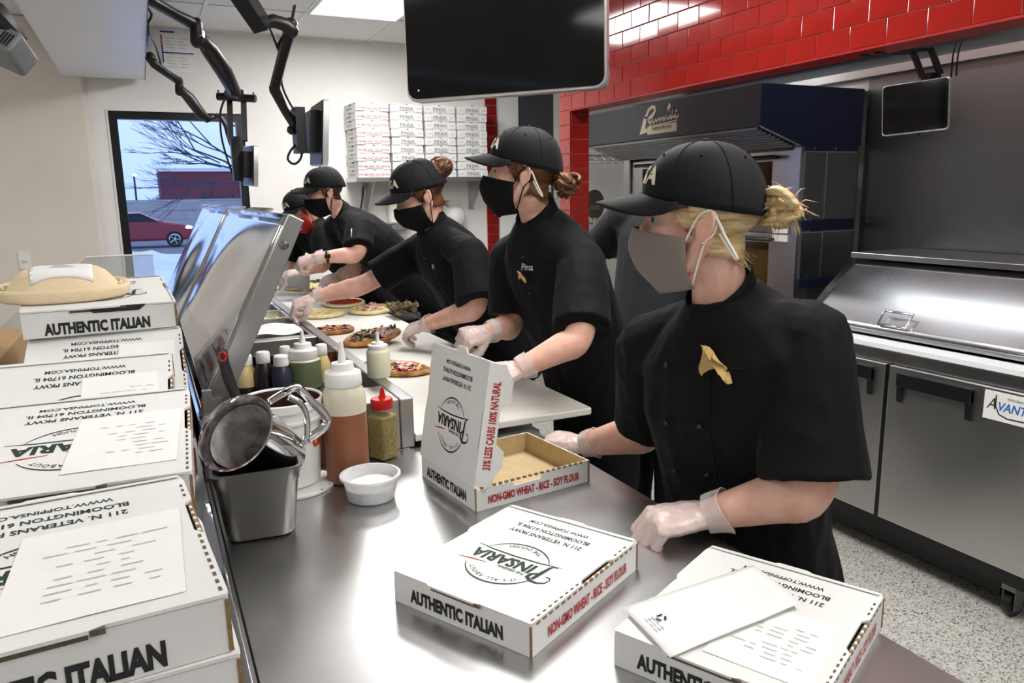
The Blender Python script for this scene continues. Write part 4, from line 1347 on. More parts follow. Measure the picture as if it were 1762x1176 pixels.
MB().tube([P(-10, 20, 1.85), P(20, 50, 1.88), P(38, 66, 1.9), P(22, 74, 1.9)], [0.03, 0.022, 0.012, 0.012], 8, rnd=True).build('bracket', 'black_plastic', pj, local=False, smooth='auto')

# ================================================================ OUTSIDE THE WINDOW
GZ = -0.42
struct('ground', MB().box(-40, 60, BW + 0.3, 120, GZ - 0.2, GZ), 'asphalt')
sb = MB()
def sn(u, v):
    x = -8 + 10.2 * u
    y = 22.5 + 5 * v
    return V((x, y, GZ - 0.05 + 0.75 * math.sin(PI * v) ** 0.7 * (0.75 + 0.5 * noise.noise(V((x * 0.55, y * 0.5, 2))) + 0.15 * noise.noise(V((x * 3, y * 3, 5))))))
sb.grid(sn, 40, 24, 0.02)
tag(sb.build('snow_bank', 'snow', loc=(0, 25, GZ), smooth=True), 'ploughed white snow bank on the kerb outside the window', 'snow')
sn2 = MB().box(-9, 1.6, BW + 0.35, 22.3, GZ, GZ + 0.16)
tag(sn2.build('snow_cover', 'snow', loc=(0, 8, GZ)), 'flat trodden snow right below the window outside', 'snow')
wl_ = thing('retaining_wall', 'long pale concrete block wall behind the parked car', 'wall', (3, 45, GZ))
for r_ in range(4):
    MB().box(-20, 16, -0.2 - 0.03 * (r_ % 2), 0.2, r_ * 0.48, r_ * 0.48 + 0.47).build('course', 'block_wall', wl_)
MB().box(-20, 16, -0.25, 0.25, 1.92, 2.0).build('coping', 'block_wall', wl_)
bl_ = thing('brick_building', 'dark red brick building beyond the block wall', 'building', (3.2, 62, GZ))
MB().box(-1.8, 6.5, 0, 8, 0, 4.0).build('wall', 'brick_far', bl_)
MB().box(-1.9, 6.6, -0.1, 8.1, 4.0, 4.25).build('parapet', 'white_metal', bl_)
for k in range(2):
    f = MB().box(3.9 + k * 1.2, 4.7 + k * 1.2, -0.06, 0.0, 1.0, 3.2).build('window', 'white_metal', bl_)
    MB().box(4.0 + k * 1.2, 4.6 + k * 1.2, -0.07, -0.06, 1.1, 3.1).build('pane', 'car_glass', f)
MB().box(-1.4, 1.0, -0.3, 0, 1.7, 1.9).build('canopy', 'white_metal', bl_)
lpst = thing('street_lamp', 'lit street lamp post left of the brick building', 'street lamp', (-0.22, 50, GZ))
MB().tube([(0, 0, 0), (0, 0, 3.4)], [0.07, 0.05], 8).build('post', 'bark', lpst)
MB().ball((0.05, 0, 3.42), 0.12, 0.12, 0.07).build('lamp_head', 'lamp_head', lpst)
# car
car = thing('parked_car', 'dark red parked car seen side on through the window', 'car', (0.0, 36.5, GZ))
prof = [(-2.2, 0.35), (-2.25, 0.75), (-2.0, 1.0), (-1.5, 1.1), (-0.95, 1.5), (0.3, 1.52), (1.1, 1.08), (1.9, 0.95), (2.2, 0.75), (2.25, 0.4), (1.9, 0.3), (-1.9, 0.3)]
cb_ = MB().extrude([(x - 0.3, -0.85, z) for x, z in prof], (0, 1.7, 0))
cb_.build('body', 'car_paint', car, bevel=0.08)
MB().extrude([(x - 0.3, -0.87, z) for x, z in [(-1.35, 1.1), (-0.88, 1.43), (0.22, 1.44), (0.85, 1.1)]], (0, 1.74, 0)).build('side_glass', 'car_glass', car)
MB().tube([(-1.65, -0.88, 1.12), (-1.18, -0.88, 1.46), (-0.08, -0.88, 1.47), (0.6, -0.88, 1.12)], 0.025, 6).build('window_trim', 'chrome', car)
for x in (-1.65, 1.15):
    w = MB().lathe([(0.2, -0.1), (0.33, -0.1), (0.34, 0), (0.33, 0.1), (0.2, 0.1)], (x, -0.82, 0.34), 20, Matrix.Rotation(PI / 2, 4, 'X')).build('wheel', 'black_plastic', car)
    h = MB()
    for k in range(5):
        a = 2 * PI * k / 5
        h.tube([(x, -0.94, 0.34), (x + 0.22 * math.cos(a), -0.93, 0.34 + 0.22 * math.sin(a))], [0.03, 0.045], 6)
    h.lathe([(0.2, -0.02), (0.23, 0), (0.2, 0.02)], (x, -0.92, 0.34), 20, Matrix.Rotation(PI / 2, 4, 'X'), cap=False)
    h.build('rim', 'chrome', w)
MB().ball((1.72, -0.75, 0.82), 0.18, 0.14, 0.08).build('headlamp', 'lamp_head', car)
# bare tree and bushes
def branch(mb, p, d, l, r, depth, rg):
    q = p + d * l
    mid = p.lerp(q, 0.5) + V((rg.uniform(-1, 1), rg.uniform(-1, 1), rg.uniform(-1, 1))) * l * 0.06
    mb.tube([p, mid, q], [r, r * 0.85, r * 0.65], 5 if depth > 1 else 3)
    if depth == 0: return
    for k in range(3 if depth > 1 else 4):
        nd = (d + V((rg.uniform(-0.8, 0.55), rg.uniform(-0.5, 0.5), rg.uniform(-0.3, 0.5)))).normalized()
        branch(mb, p.lerp(q, rg.uniform(0.45, 1.0)), nd, l * rg.uniform(0.6, 0.82), r * 0.6, depth - 1, rg)
rg = random.Random(11)
tq = PY(432, 340, 24)
tr_ = thing('bare_tree', 'bare winter tree spreading its branches outside the window', 'tree', (tq.x, 24, GZ))
tm = MB()
tm.tube([(0, 0, 0), (0.05, 0, 1.3), (0, 0, 3.2), (-0.1, 0, 4.6)], [0.16, 0.13, 0.10, 0.06], 8)
tm.build('trunk', 'bark', tr_)
bm_ = MB()
for k in range(9):
    d = V((rg.uniform(-1.0, -0.35) if k < 7 else rg.uniform(0.2, 0.7), rg.uniform(-0.4, 0.4), rg.uniform(0.02, 0.55))).normalized()
    branch(bm_, V((0, 0, rg.uniform(1.6, 4.2))), d, rg.uniform(1.2, 1.75), 0.034, 4, rg)
bo = bm_.build('branches', 'bark', tr_)
bo['kind'] = 'stuff'
for k, (x, y, h, lab) in enumerate(((1.2, 52, 2.6, 'thin bare sapling left of the brick building'), (4.6, 56, 3.2, 'dark leafless thicket right in front of the brick building'), (2.2, 54, 2.2, 'low bare shrub at the foot of the brick building'))):
    t = thing('bare_shrub', lab, 'shrub', (x, y, GZ))
    m = MB()
    for j in range(10 if k else 5):
        d = V((rg.uniform(-0.7, 0.7), rg.uniform(-0.4, 0.4), 1)).normalized()
        branch(m, V((rg.uniform(-0.3, 0.3) * (1 + k), 0, 0.3)), d, h * 0.4, 0.05, 2, rg)
    m.build('twigs', 'far_bush', t)['kind'] = 'stuff'
    MB().tube([(0, 0, 0), (0, 0, 0.6)], 0.1, 6).build('stem', 'bark', t)
# ================================================================ PIZZA BOXES
PW, PD, PH, CT = 0.285, 0.335, 0.0565, 0.0035
def lid_outline(W, D):
    return [(0.002, -0.001), (W * 0.27, -0.001), (W * 0.285, -0.0045), (W * 0.62, -0.0045), (W * 0.66, -0.001), (W - 0.001, -0.001),
            (W + 0.001, 0.004), (W + 0.001, D * 0.42), (W - 0.0075, D * 0.46), (W - 0.0075, D * 0.70), (W + 0.001, D * 0.735), (W + 0.001, D * 0.93), (W - 0.002, D * 0.995),
            (W * 0.62, D + 0.001), (W * 0.585, D + 0.006), (W * 0.42, D + 0.006), (W * 0.40, D + 0.001), (0.002, D * 0.995),
            (-0.001, D * 0.93), (-0.001, D * 0.6), (0.006, D * 0.56), (0.006, D * 0.36), (-0.001, D * 0.33), (-0.001, 0.004)]
def logo_print(g, r, rm):
    """round mark in the reader's frame: rm maps (u right, v up)"""
    R_ = 0.072
    g.arc(rm, R_, math.radians(28), math.radians(172), 0.0044, 28)
    g.arc(rm, R_, math.radians(205), math.radians(335), 0.0040, 28)
    g.arc_text("IT'S ALL ABOUT", rm, 0.0125, R_ - 0.016, PI / 2, False, 0.95, 0.01)
    g.arc_text("THE DOUGH", rm, 0.0125, R_ - 0.006, -PI / 2, True, 0.95, 0.01)
    g.text('INSARIA', rm @ T(-0.052, -0.018, 0), 0.040, 0.88, 0.04, 0.04)
    # swash capital P
    pm_ = rm @ T(-0.090, -0.024, 0)
    g.stroke(pm_, [(0.018, -0.004), (0.021, 0.02), (0.023, 0.046)], [0.006, 0.008, 0.007])
    g.stroke(pm_, [(-0.004, 0.034), (-0.002, 0.046), (0.010, 0.053), (0.024, 0.052), (0.034, 0.044), (0.034, 0.033), (0.026, 0.026), (0.021, 0.026)], [0.002, 0.004, 0.006, 0.007, 0.008, 0.008, 0.005, 0.002])
    g.stroke(pm_, [(-0.004, 0.034), (0.0, 0.028), (0.007, 0.028)], [0.002, 0.003, 0.004])
    g.stroke(pm_, [(0.018, -0.004), (0.012, -0.009), (0.006, -0.007)], [0.005, 0.004, 0.002])
    g.text('THE ORIGINAL', rm @ T(-0.048, 0.0135, 0), 0.0105, 0.82, 0.02)
    g.stroke(rm, [(-0.088, -0.036), (-0.05, -0.030), (0.0, -0.027), (0.05, -0.028), (0.088, -0.033)], [0.0012, 0.0036, 0.0044, 0.0036, 0.0012])
    r.stroke(rm, [(0.030, 0.018), (0.06, 0.021), (0.088, 0.025)], [0.0014, 0.0042, 0.0014])
def address_print(g, rm):
    g.text('211 N. VETERANS PKWY', rm @ T(0, -0.083, 0), 0.0172, 0.83, 0.028, 0, 'c')
    g.text('BLOOMINGTON 61704 IL', rm @ T(0, -0.107, 0), 0.0172, 0.83, 0.028, 0, 'c')
    g.text('WWW.TOPPINSA.COM', rm @ T(0, -0.130, 0), 0.0150, 0.83, 0.024, 0, 'c')
def tray(o, W, D, H, open_=False):
    t = CT
    m = MB()
    m.cur = 0
    m.box(0, W, 0, t, 0, H - 0.001)
    m.box(0, W, D - t, D, 0, H - 0.001)
    m.box(0, t, t, D - t, 0, H - 0.001)
    if not open_:
        m.box(W - t, W, t, D - t, 0, H - 0.001)
    else:
        m.extrude([(W - t, t, 0), (W - t, t, H - 0.006), (W - t, D * 0.30, H - 0.006), (W - t, D * 0.32, H - 0.016), (W - t, D * 0.55, H - 0.016), (W - t, D * 0.58, H - 0.001), (W - t, D - t, H - 0.001), (W - t, D - t, 0)], (t, 0, 0))
    m.box(t, W - t, t, D - t, 0, t)
    m.cur = 2
    # bare brown fluting that shows on folded edges and inside
    m.box(W - 0.0008, W + 0.0012, D - 0.004, D + 0.0008, 0.001, H - 0.002)
    m.box(W - 0.003, W + 0.0009, -0.0008, 0.0014, 0.001, H - 0.002)
    for k in range(18):
        y = D * (0.04 + 0.92 * k / 18)
        m.box(W - 0.004, W + 0.0012, y, y + D * 0.026, H - 0.0045, H - 0.0005)
    m.cur = 1
    if open_:
        m.box(t, W - t, t, D - t, t, t + 0.0006)
        m.box(t, W - t, D - t - 0.0006, D - t, t, H - 0.001)
        m.box(t, t + 0.0006, t, D - t, t, H - 0.001)
        m.box(t, W - t, t, t + 0.0006, t, H - 0.001)
        m.box(W - t - 0.0006, W - t, t, D - t, t, H - 0.017)
        # flap notch on the back wall
    return m.build('tray', ['card_white', 'kraft', 'kraft_edge'], o)
def wall_print(o, W, D, H, base=0.21):
    fm = basis((0, -0.0006, 0), (1, 0, 0), (0, 0, 1), (0, -1, 0))
    MB().text('AUTHENTIC ITALIAN', fm @ T(W * 0.472, H * base, 0), 0.031, 0.655, 0.055, 0, 'c').build('front_lettering', 'black_ink', o)
    sm = basis((W + 0.0016, D * 0.5, 0), (0, 1, 0), (0, 0, 1), (1, 0, 0))
    MB().text('NON-GMO WHEAT - RICE - SOY FLOUR', sm @ T(0, H * 0.24, 0), 0.0255, 0.545, 0.032, 0, 'c').build('side_lettering', 'red_ink', o)
def pizza_box(base=0.21):
    o = bpy.data.objects.new('pizza_box', None)
    COL.objects.link(o)
    WORLD[o.name] = V((0, 0, 0))
    W, D, H = PW, PD, PH
    tray(o, W, D, H - CT)
    MB().prism(lid_outline(W, D), H - CT, H).build('lid', 'card_white', o)
    rm = basis((W / 2, D / 2 - 0.037, H + 0.0004), (-1, 0, 0), (0, -1, 0), (0, 0, 1))
    g, r = MB(), MB()
    logo_print(g, r, rm)
    rm2 = basis((W / 2, D / 2, H + 0.0004), (-1, 0, 0), (0, -1, 0), (0, 0, 1))
    address_print(g, rm2)
    g.build('top_lettering', 'green_ink', o)
    r.build('red_swash', 'red_ink', o)
    wall_print(o, W, D, H, base)
    d = MB()
    d.box(W * 0.625, W * 0.665, -0.005, -0.0008, H - 0.006, H - 0.0008)  # dark strip painted for the shading beside the front tab
    d.box(W * 0.3, W * 0.62, -0.0012, 0.0, H - 0.0095, H - 0.004)
    for k in range(9):
        y = D * (0.02 + 0.42 * k / 9)
        d.box(W - 0.006, W - 0.003, y, y + 0.007, H - 0.0005, H + 0.0006)
    for k in range(3):
        y = D * (0.77 + 0.05 * k)
        d.box(W - 0.006, W - 0.003, y, y + 0.007, H - 0.0005, H + 0.0006)
    d.build('slit_shade_marks', 'kraft_dark', o)['kind'] = 'stuff'
    fl = MB().extrude([(0.004, D - 0.001, H), (W - 0.004, D - 0.001, H), (W - 0.004, D - 0.012, H + 0.0018), (0.004, D - 0.012, H + 0.0018)], (0, 0, 0.001))
    fl.build('rear_fold', 'card_white', o)
    return o
PB0, PB1 = pizza_box(), pizza_box(0.10)
PBUSED = set()
def put_box(label, corner, world, rz, tilt=0.0, scale=1.0, group=None):
    """stand a closed box so that its local corner lands on a world point"""
    R_ = Matrix.Rotation(rz, 3, 'Z') @ Matrix.Rotation(tilt, 3, 'X')
    loc = V(world) - R_ @ (V(corner) * scale)
    rot = R_.to_euler()
    src = PB0 if scale == 1.0 else PB1          # the larger boxes of the pile carry their print lower
    if src.name not in PBUSED:
        PBUSED.add(src.name)
        o = src
        o.location = loc; o.rotation_euler = rot; o.scale = (scale,) * 3
        o['label'] = label
        if group: o['group'] = group
    else:
        o = dup(src, loc, rot, label, group, scale)
        if not group and 'group' in o: del o['group']
    o['category'] = 'pizza box'
    return o
FR, FL, BR = (PW, 0, PH), (0, 0, 0), (PW, PD, PH)
rad = math.radians
A_ = put_box('closed white pizza box lying alone in the middle of the steel counter', FL, (0.325, 1.163, 0.9005), rad(-62.3))
G_ = put_box('closed white pizza box at lower right with loose papers on top', FL, (0.558, 0.842, 0.9005), rad(-64))
g_ = 'white pizza boxes piled on the left ledge'
S2 = 1.2
N_ = put_box('nearest flat box of the left pile, dark lettering cut by the frame', FR, (0.042, 0.795, 1.1725), rad(4), 0, S2, g_)
put_box('box right under the nearest one of the left pile', FR, (0.048, 0.79, 1.036 + PH * S2), rad(2), 0, S2, g_)
B_ = put_box('second box from the front of the left pile, round logo fully visible', BR, (0.050, 1.60, 1.2125), rad(-3), rad(5.3), S2, g_)
put_box('flat box supporting the second box from the front of the left pile', FR, (0.03, 1.235, 1.036 + PH * S2), rad(0), 0, S2, g_)
C_ = put_box('third box from the front, sloping, receipt on its right half', BR, (0.030, 1.90, 1.235), rad(-3), rad(18.5), S2, g_)
D_ = put_box('fourth sloping box, its far edge against the uppermost box', BR, (0.062, 2.16, 1.253), rad(-1), rad(21), S2, g_)
E_ = put_box('uppermost pizza box of the left pile, beige fibre container standing on it', FR, (0.055, 2.14, 1.322), rad(3), rad(4.5), S2, g_)
for k in range(3):
    put_box('%s box of the flat stack under the beige container' % ['lowest', 'middle', 'upper'][k], FR, (0.066 - 0.005 * k, 2.235, 1.036 + PH * S2 * (k + 1) + 0.0005 * k), rad(1 - k), 0, S2, g_)

# open box with its lid raised
W, D, H = PW * 0.93, PD * 0.93, PH * 0.98
ob = thing('open_pizza_box', 'open white pizza box, lid raised, kraft brown inside, empty', 'pizza box', (0.559, 1.70, 0.9005), rad(-83))
tray(ob, W, D, H, True)
wall_print(ob, W, D, H)
D0 = D
ta = rad(80)                                  # lid raised about the front edge
hv = V((0, math.cos(ta), math.sin(ta)))       # along the lid, hinge -> free edge
hn = V((0, -math.sin(ta), math.cos(ta)))      # outer face
h0 = V((0, 0.0, H))
D = D0 * 0.895
def lm(off=0.0):
    return basis(h0 + hn * off, (1, 0, 0), hv, hn)
ld_ = MB()
ld_.cur = 0
ld_.prism([(0, 0), (W, 0), (W, D * 0.30), (W - 0.006, D * 0.32), (W - 0.006, D * 0.60), (W, D * 0.63), (W, D * 0.99), (W * 0.62, D), (W * 0.6, D + 0.012), (W * 0.45, D + 0.012), (W * 0.43, D), (0, D * 0.99), (-0.003, D * 0.8), (0.003, D * 0.55), (-0.002, D * 0.4)], 0, CT, lm())
ld_.cur = 1
ld_.box(0.004, W - 0.004, 0.004, D - 0.004, -0.0006, 0.0002, lm())
lido = ld_.build('lid', ['card_white', 'kraft'], ob)
# side flap with the red line, folded inwards from the lid's near edge
fa = rad(64)
fx = V((math.cos(fa), 0, 0)) + (-hn) * math.sin(fa)
fy = hv
fo = h0 + V((W - 0.001, 0, 0)) + hn * CT
fmx = basis(fo, fx, fy, fx.cross(fy))
fb = MB().prism([(0.0, 0.004), (0.036, 0.004), (0.042, 0.03), (0.055, 0.05), (0.055, 0.085), (0.036, 0.10), (0.036, D * 0.66), (0.056, D * 0.69), (0.056, D * 0.86), (0.036, D * 0.985), (0.0, D * 0.985)], -CT * 0.7, 0, fmx)
fb.build('side_flap', 'card_white', ob)
MB().text('33% LESS CARBS 100% NATURAL', fmx @ T(0.029, D * 0.5, 0.0006) @ Matrix.Rotation(PI / 2, 4, 'Z'), 0.0225, 0.60, 0.035, 0, 'c').build('flap_lettering', 'red_ink', ob)
# front flap at the free edge
tf = basis(h0 + hv * D + hn * CT, (1, 0, 0), (-hn * 0.95 - hv * 0.2).normalized(), V((1, 0, 0)).cross((-hn * 0.95 - hv * 0.2).normalized()))
MB().prism([(0.002, 0), (W - 0.002, 0), (W - 0.002, 0.04), (W - 0.03, 0.055), (0.03, 0.055), (0.002, 0.04)], -0.003, 0, tf).build('front_flap', 'card_white', ob)
MB().text('PINSA', tf @ T(W * 0.62, 0.036, 0.0006) @ Matrix.Rotation(PI, 4, 'Z'), 0.02, 0.9, 0.01, 0, 'c').build('flap_lettering', 'grey_ink', ob)
g, r = MB(), MB()
lr = lm(CT + 0.0006) @ basis((W / 2, D / 2, 0), (-1, 0, 0), (0, -1, 0), (0, 0, 1)) @ Matrix.Scale(0.86, 4)
logo_print(g, r, lr @ T(0, 0.037, 0))
address_print(g, lr)
g.build('top_lettering', 'black_ink', ob)
r.build('red_swash', 'red_ink', ob)

D = D0
# receipts and paper sheets ------------------------------------------------
def receipt(box, u0, u1, v0, v1, label, sc=S2, lines=9, seed=1, skew=0.0, group='order slips on the left pile'):
    """thin slip lying on a box lid, in that box's frame"""
    Mx = Matrix.LocRotScale(box.location, box.rotation_euler, box.scale)
    t = thing('order_slip', label, 'receipt', Mx @ V(((u0 + u1) / 2 * PW, (v0 + v1) / 2 * PD, PH + 0.001)), group=group)
    rg = random.Random(seed)
    def f(a, b):
        x = (u0 + (u1 - u0) * a + skew * (b - 0.5)) * PW
        y = (v0 + (v1 - v0) * b) * PD
        return Mx @ V((x, y, PH + 0.0009 + 0.0006 * math.sin(3 * a + 2 * b + seed) ** 2))
    MB().grid(f, 8, 8, 0.0004).build('paper', 'paper', t, local=False)
    m = MB()
    for k in range(lines):
        b = 0.2 + 0.62 * k / lines
        a = 0.95 - rg.uniform(0.02, 0.3)
        for j in range(rg.randint(2, 4)):
            l = rg.uniform(0.05, 0.16)
            if a - l < 0.1: break
            p = [f(a - l, b), f(a, b), f(a, b + 0.011), f(a - l, b + 0.011)]
            m.add([q + V((0, 0, 0.0006)) for q in p], [(0, 1, 2, 3)])
            a -= l + rg.uniform(0.02, 0.1)
    m.build('faint_print', 'pale_ink', t, local=False)['kind'] = 'stuff'
    return t
receipt(N_, 0.40, 0.92, 0.06, 0.66, 'large order slip on the nearest box of the left pile', seed=3, skew=0.06)
receipt(B_, 0.48, 0.95, 0.12, 0.70, 'order slip with a clear sticker on the second box of the left pile', seed=4, skew=0.02)
receipt(C_, 0.50, 0.93, 0.20, 0.78, 'order slip on the third sloping box of the left pile', seed=5, skew=-0.03)
receipt(D_, 0.56, 0.93, 0.22, 0.82, 'order slip on the fourth box, in front of the beige container', seed=6, skew=0.04)
receipt(G_, 0.42, 0.93, 0.08, 0.58, 'curling order slip on the lower right box under the loose sheet', 1.0, seed=8, skew=-0.03, group=None)
q = [PZ(x, y, 0.966) for x, y in ((1071, 1042), (1153, 1127), (1378, 1040), (1296, 968))]
lt = thing('loose_sheet', 'blank white sheet with recycling mark slipping off the lower right box', 'paper', (q[0] + q[2]) / 2)
def sh(u, v):
    p = (q[0] * (1 - u) + q[3] * u) * (1 - v) + (q[1] * (1 - u) + q[2] * u) * v
    return p + V((0, 0, -0.005 + 0.004 * math.sin(PI * u * 0.9) * v + 0.002 * math.sin(PI * v) + 0.02 * max(0, u - 0.7) * v))
MB().grid(sh, 16, 10, 0.0005).build('paper', 'paper', lt, local=False, smooth=True)
m = MB()
uu = (sh(0.14, 0.33) - sh(0.14, 0.3)).normalized(); vv = (sh(0.2, 0.3) - sh(0.14, 0.3)).normalized()
rmx = basis(sh(0.14, 0.42) + V((0, 0, 0.0025)), uu, vv, uu.cross(vv))
if uu.cross(vv).z < 0: rmx = basis(sh(0.14, 0.42) + V((0, 0, 0.0025)), -uu, vv, V((0, 0, 1)))
for k in range(3):
    a = rad(90 + 120 * k)
    c = rmx @ Matrix.Rotation(a, 4, 'Z')
    m.stroke(c, [(-0.004, 0.0065), (0.003, 0.0065)], 0.0034)
    m.add([c @ V((0.003, 0.0035, 0)), c @ V((0.0075, 0.0065, 0)), c @ V((0.003, 0.0095, 0))], [(0, 1, 2)])
m.build('recycling_mark', 'black_ink', lt, local=False)['kind'] = 'stuff'
m = MB()
for k in range(3):
    p = sh(0.05 + 0.02 * k, 0.35); 
    for j in range(3):
        a_, b_ = sh(0.05 + 0.022 * k, 0.34 + 0.1 * j), sh(0.05 + 0.022 * k, 0.41 + 0.1 * j)
        w_ = (sh(0.06 + 0.022 * k, 0.34) - sh(0.05 + 0.022 * k, 0.34)) * 0.8
        m.add([p_ + V((0, 0, 0.0022)) for p_ in (a_, b_, b_ + w_, a_ + w_)], [(0, 1, 2, 3)])
m.build('faint_print', 'pale_ink', lt, local=False)['kind'] = 'stuff'

MB().prism([(PW * 0.45, PH - 0.013), (PW * 0.75, PH - 0.013), (PW * 0.80, PH - 0.001), (PW * 0.40, PH - 0.001)], 0.0008, 0.0016, basis((0, 0, 0), (1, 0, 0), (0, 0, 1), (0, -1, 0))).build('tab_opening', 'black_ink', E_)
# fibre bowl with its lid on the uppermost box --------------------------------
Mx = Matrix.LocRotScale(E_.location, E_.rotation_euler, E_.scale)
bc = Mx @ V((PW * 0.27, PD * 0.42, PH + 0.0015))
fbw = thing('takeaway_container', 'domed oval beige fibre takeaway container lying on the uppermost pizza box', 'container', bc)
fbw.rotation_euler = E_.rotation_euler
def ov_(prof, sx=0.155, sy=0.115, n=40, pw=2.5):
    rings = []
    for r_, z in prof:
        ring = []
        for k in range(n):
            a = 2 * PI * k / n
            c_, s_ = math.cos(a), math.sin(a)
            ring.append(V((sx * r_ * math.copysign(abs(c_) ** (2 / pw), c_), sy * r_ * math.copysign(abs(s_) ** (2 / pw), s_), z)))
        rings.append(ring)
    return rings
MB().loft(ov_([(0.93, 0.0), (0.98, 0.004), (1.0, 0.008), (1.0, 0.026), (0.97, 0.031), (0.92, 0.031), (0.885, 0.026), (0.84, 0.026), (0.79, 0.034), (0.66, 0.060), (0.54, 0.071), (0.45, 0.073), (0.02, 0.074)])).build('lid', 'fibre', fbw, smooth='auto')
for sx in (-1, 1):
    MB().tube(smoothline([V((sx * 0.130, -0.022, 0.029)), V((sx * 0.135, 0, 0.029)), V((sx * 0.130, 0.022, 0.029))]), 0.0045, 8, rnd=True).build('grip_ridge', 'fibre', fbw, smooth=True)
lb = thing('lid_label', 'white paper label stuck on top of the beige fibre container', 'label', bc)
lb.rotation_euler = E_.rotation_euler
def domez(x, y):
    r = ((abs(x) / 0.155) ** 2.5 + (abs(y) / 0.115) ** 2.5) ** 0.4
    pf = [(0, 0.074), (0.45, 0.073), (0.54, 0.071), (0.66, 0.060), (0.79, 0.034), (1, 0.03)]
    for (r0, z0), (r1, z1) in zip(pf, pf[1:]):
        if r <= r1: return z0 + (z1 - z0) * (r - r0) / (r1 - r0)
    return 0.03
MB().grid(lambda u, v: V((-0.07 + 0.14 * u, -0.076 + 0.12 * v, domez(-0.07 + 0.14 * u, -0.076 + 0.12 * v) + 0.0022)), 14, 14, 0.0004).build('paper', 'paper', lb, smooth=True)
m = MB()
for k in range(5):
    m.box(-0.03 + 0.004 * k, 0.03 - 0.006 * k, -0.01 + 0.011 * k, -0.007 + 0.011 * k, 0.0765, 0.0768)
m.build('faint_print', 'pale_ink', lb)['kind'] = 'stuff'
kb = thing('cardboard_carton', 'open brown cardboard carton left of the pizza box pile', 'carton', (-0.52, 2.6, LZ))
m = MB()
m.box(-0.1, 0.14, -0.4, 0.3, 0, 0.006).box(-0.1, 0.14, -0.4, -0.394, 0.006, 0.13).box(0.134, 0.14, -0.394, 0.3, 0.006, 0.13).box(-0.1, -0.094, -0.394, 0.3, 0.006, 0.13).box(-0.094, 0.134, 0.294, 0.3, 0.006, 0.13)
m.build('carton_body', 'brown_box', kb)
MB().extrude([(0.14, -0.39, 0.13), (0.14, 0.29, 0.13), (0.04, 0.27, 0.15), (0.04, -0.37, 0.15)], (0, 0, 0.005)).build('flap', 'brown_box', kb)
# ================================================================ THINGS ON THE COUNTER
# square steel pan
def rr(ax, ay, z, r, k_=5):
    pts = []
    for qx, qy, a0 in ((1, 1, 0), (-1, 1, 90), (-1, -1, 180), (1, -1, 270)):
        for k in range(k_):
            a = math.radians(a0 + 90 * k / (k_ - 1))
            pts.append(V((qx * (ax - r) + r * math.cos(a) * 1.0, qy * (ay - r) + r * math.sin(a), z)))
    return pts
PANC = V((0.16, 1.575, 0.9005))
sp = thing('steel_pan', 'deep square steel pan holding the pitcher beside the pizza box pile', 'pan', PANC, rad(-5))
H_ = 0.152
def pr(s, z, r): return rr(0.088 * s, 0.083 * s, z, r)
outer = [pr(0.66, 0.0, 0.022), pr(0.74, 0.004, 0.028), pr(0.78, 0.014, 0.03), pr(0.90, 0.118, 0.026), pr(0.93, 0.122, 0.026), pr(0.94, H_ - 0.003, 0.024), pr(1.0, H_ - 0.003, 0.016), pr(1.0, H_, 0.016), pr(0.93, H_, 0.023)]
inner = [pr(0.91, H_ - 0.006, 0.023), pr(0.88, 0.118, 0.024), pr(0.76, 0.016, 0.028), pr(0.68, 0.006, 0.02)]
m = MB().loft(outer + inner, cap=False)
nn = len(outer[0])
m.add(outer[0], [tuple(reversed(range(nn)))])
m.add(inner[-1], [tuple(range(nn))])
m.build('pan_body', 'steel_dark', sp, smooth='auto')
# pitcher lying in the pan, mouth towards the camera
mc, bc_ = P(405, 744, 1.50), P(482, 796, 1.64)
ax = (bc_ - mc).normalized()
ph_ = thing('steel_pitcher', 'floury steel pitcher with strap handle lying in the square pan', 'pitcher', mc)
x_, y_ = frame_of(ax)
px = basis(mc, x_, y_, ax)
L_ = (bc_ - mc).length
KR = 1.12
prof_o = [(0.071, -0.002), (0.0735, 0.0), (0.071, 0.003), (0.066, 0.012), (0.064, 0.10), (0.060, L_ - 0.012), (0.050, L_), (0.001, L_)]
prof_i = [(0.0705, -0.002), (0.064, 0.012), (0.062, 0.10), (0.058, L_ - 0.014), (0.001, L_ - 0.012)]
m = MB()
prof_o = [(r * KR, z) for r, z in prof_o]; prof_i = [(r * KR, z) for r, z in prof_i]
m.lathe(prof_o, (0, 0, 0), 36, px, cap=False).lathe(list(reversed(prof_i)), (0, 0, 0), 36, px, cap=False)
m.build('pitcher_body', 'steel_mirror', ph_, local=False, smooth='auto')
fl = MB()
fl.lathe([(0.0605 * KR, 0.018), (0.0605 * KR, 0.09), (0.0575 * KR, L_ - 0.018), (0.001, L_ - 0.016)], (0, 0, 0), 30, px, cap=False)
fl.build('flour_film', mat('flour_film', srgb(205, 203, 200), 0.9, col2=srgb(130, 128, 126), scale=22, bump=0.4, bscale=40), ph_, local=False, smooth=True)
strap = [P(462, 692, 1.56), P(488, 676, 1.6), P(512, 668, 1.62), P(535, 690, 1.63), P(561, 718, 1.64), P(557, 736, 1.64), P(528, 757, 1.62)]
MB().tube(smoothline(strap, 5), 0.009, 8, sq=0.45).build('handle', 'steel_mirror', ph_, local=False, smooth=True)
MB().tube(smoothline([P(496, 683, 1.6), P(518, 696, 1.61), P(528, 722, 1.62), P(528, 755, 1.62), P(515, 775, 1.61), P(505, 786, 1.6)], 5), 0.007, 8, sq=0.5).build('handle_brace', 'steel_mirror', ph_, local=False, smooth=True)
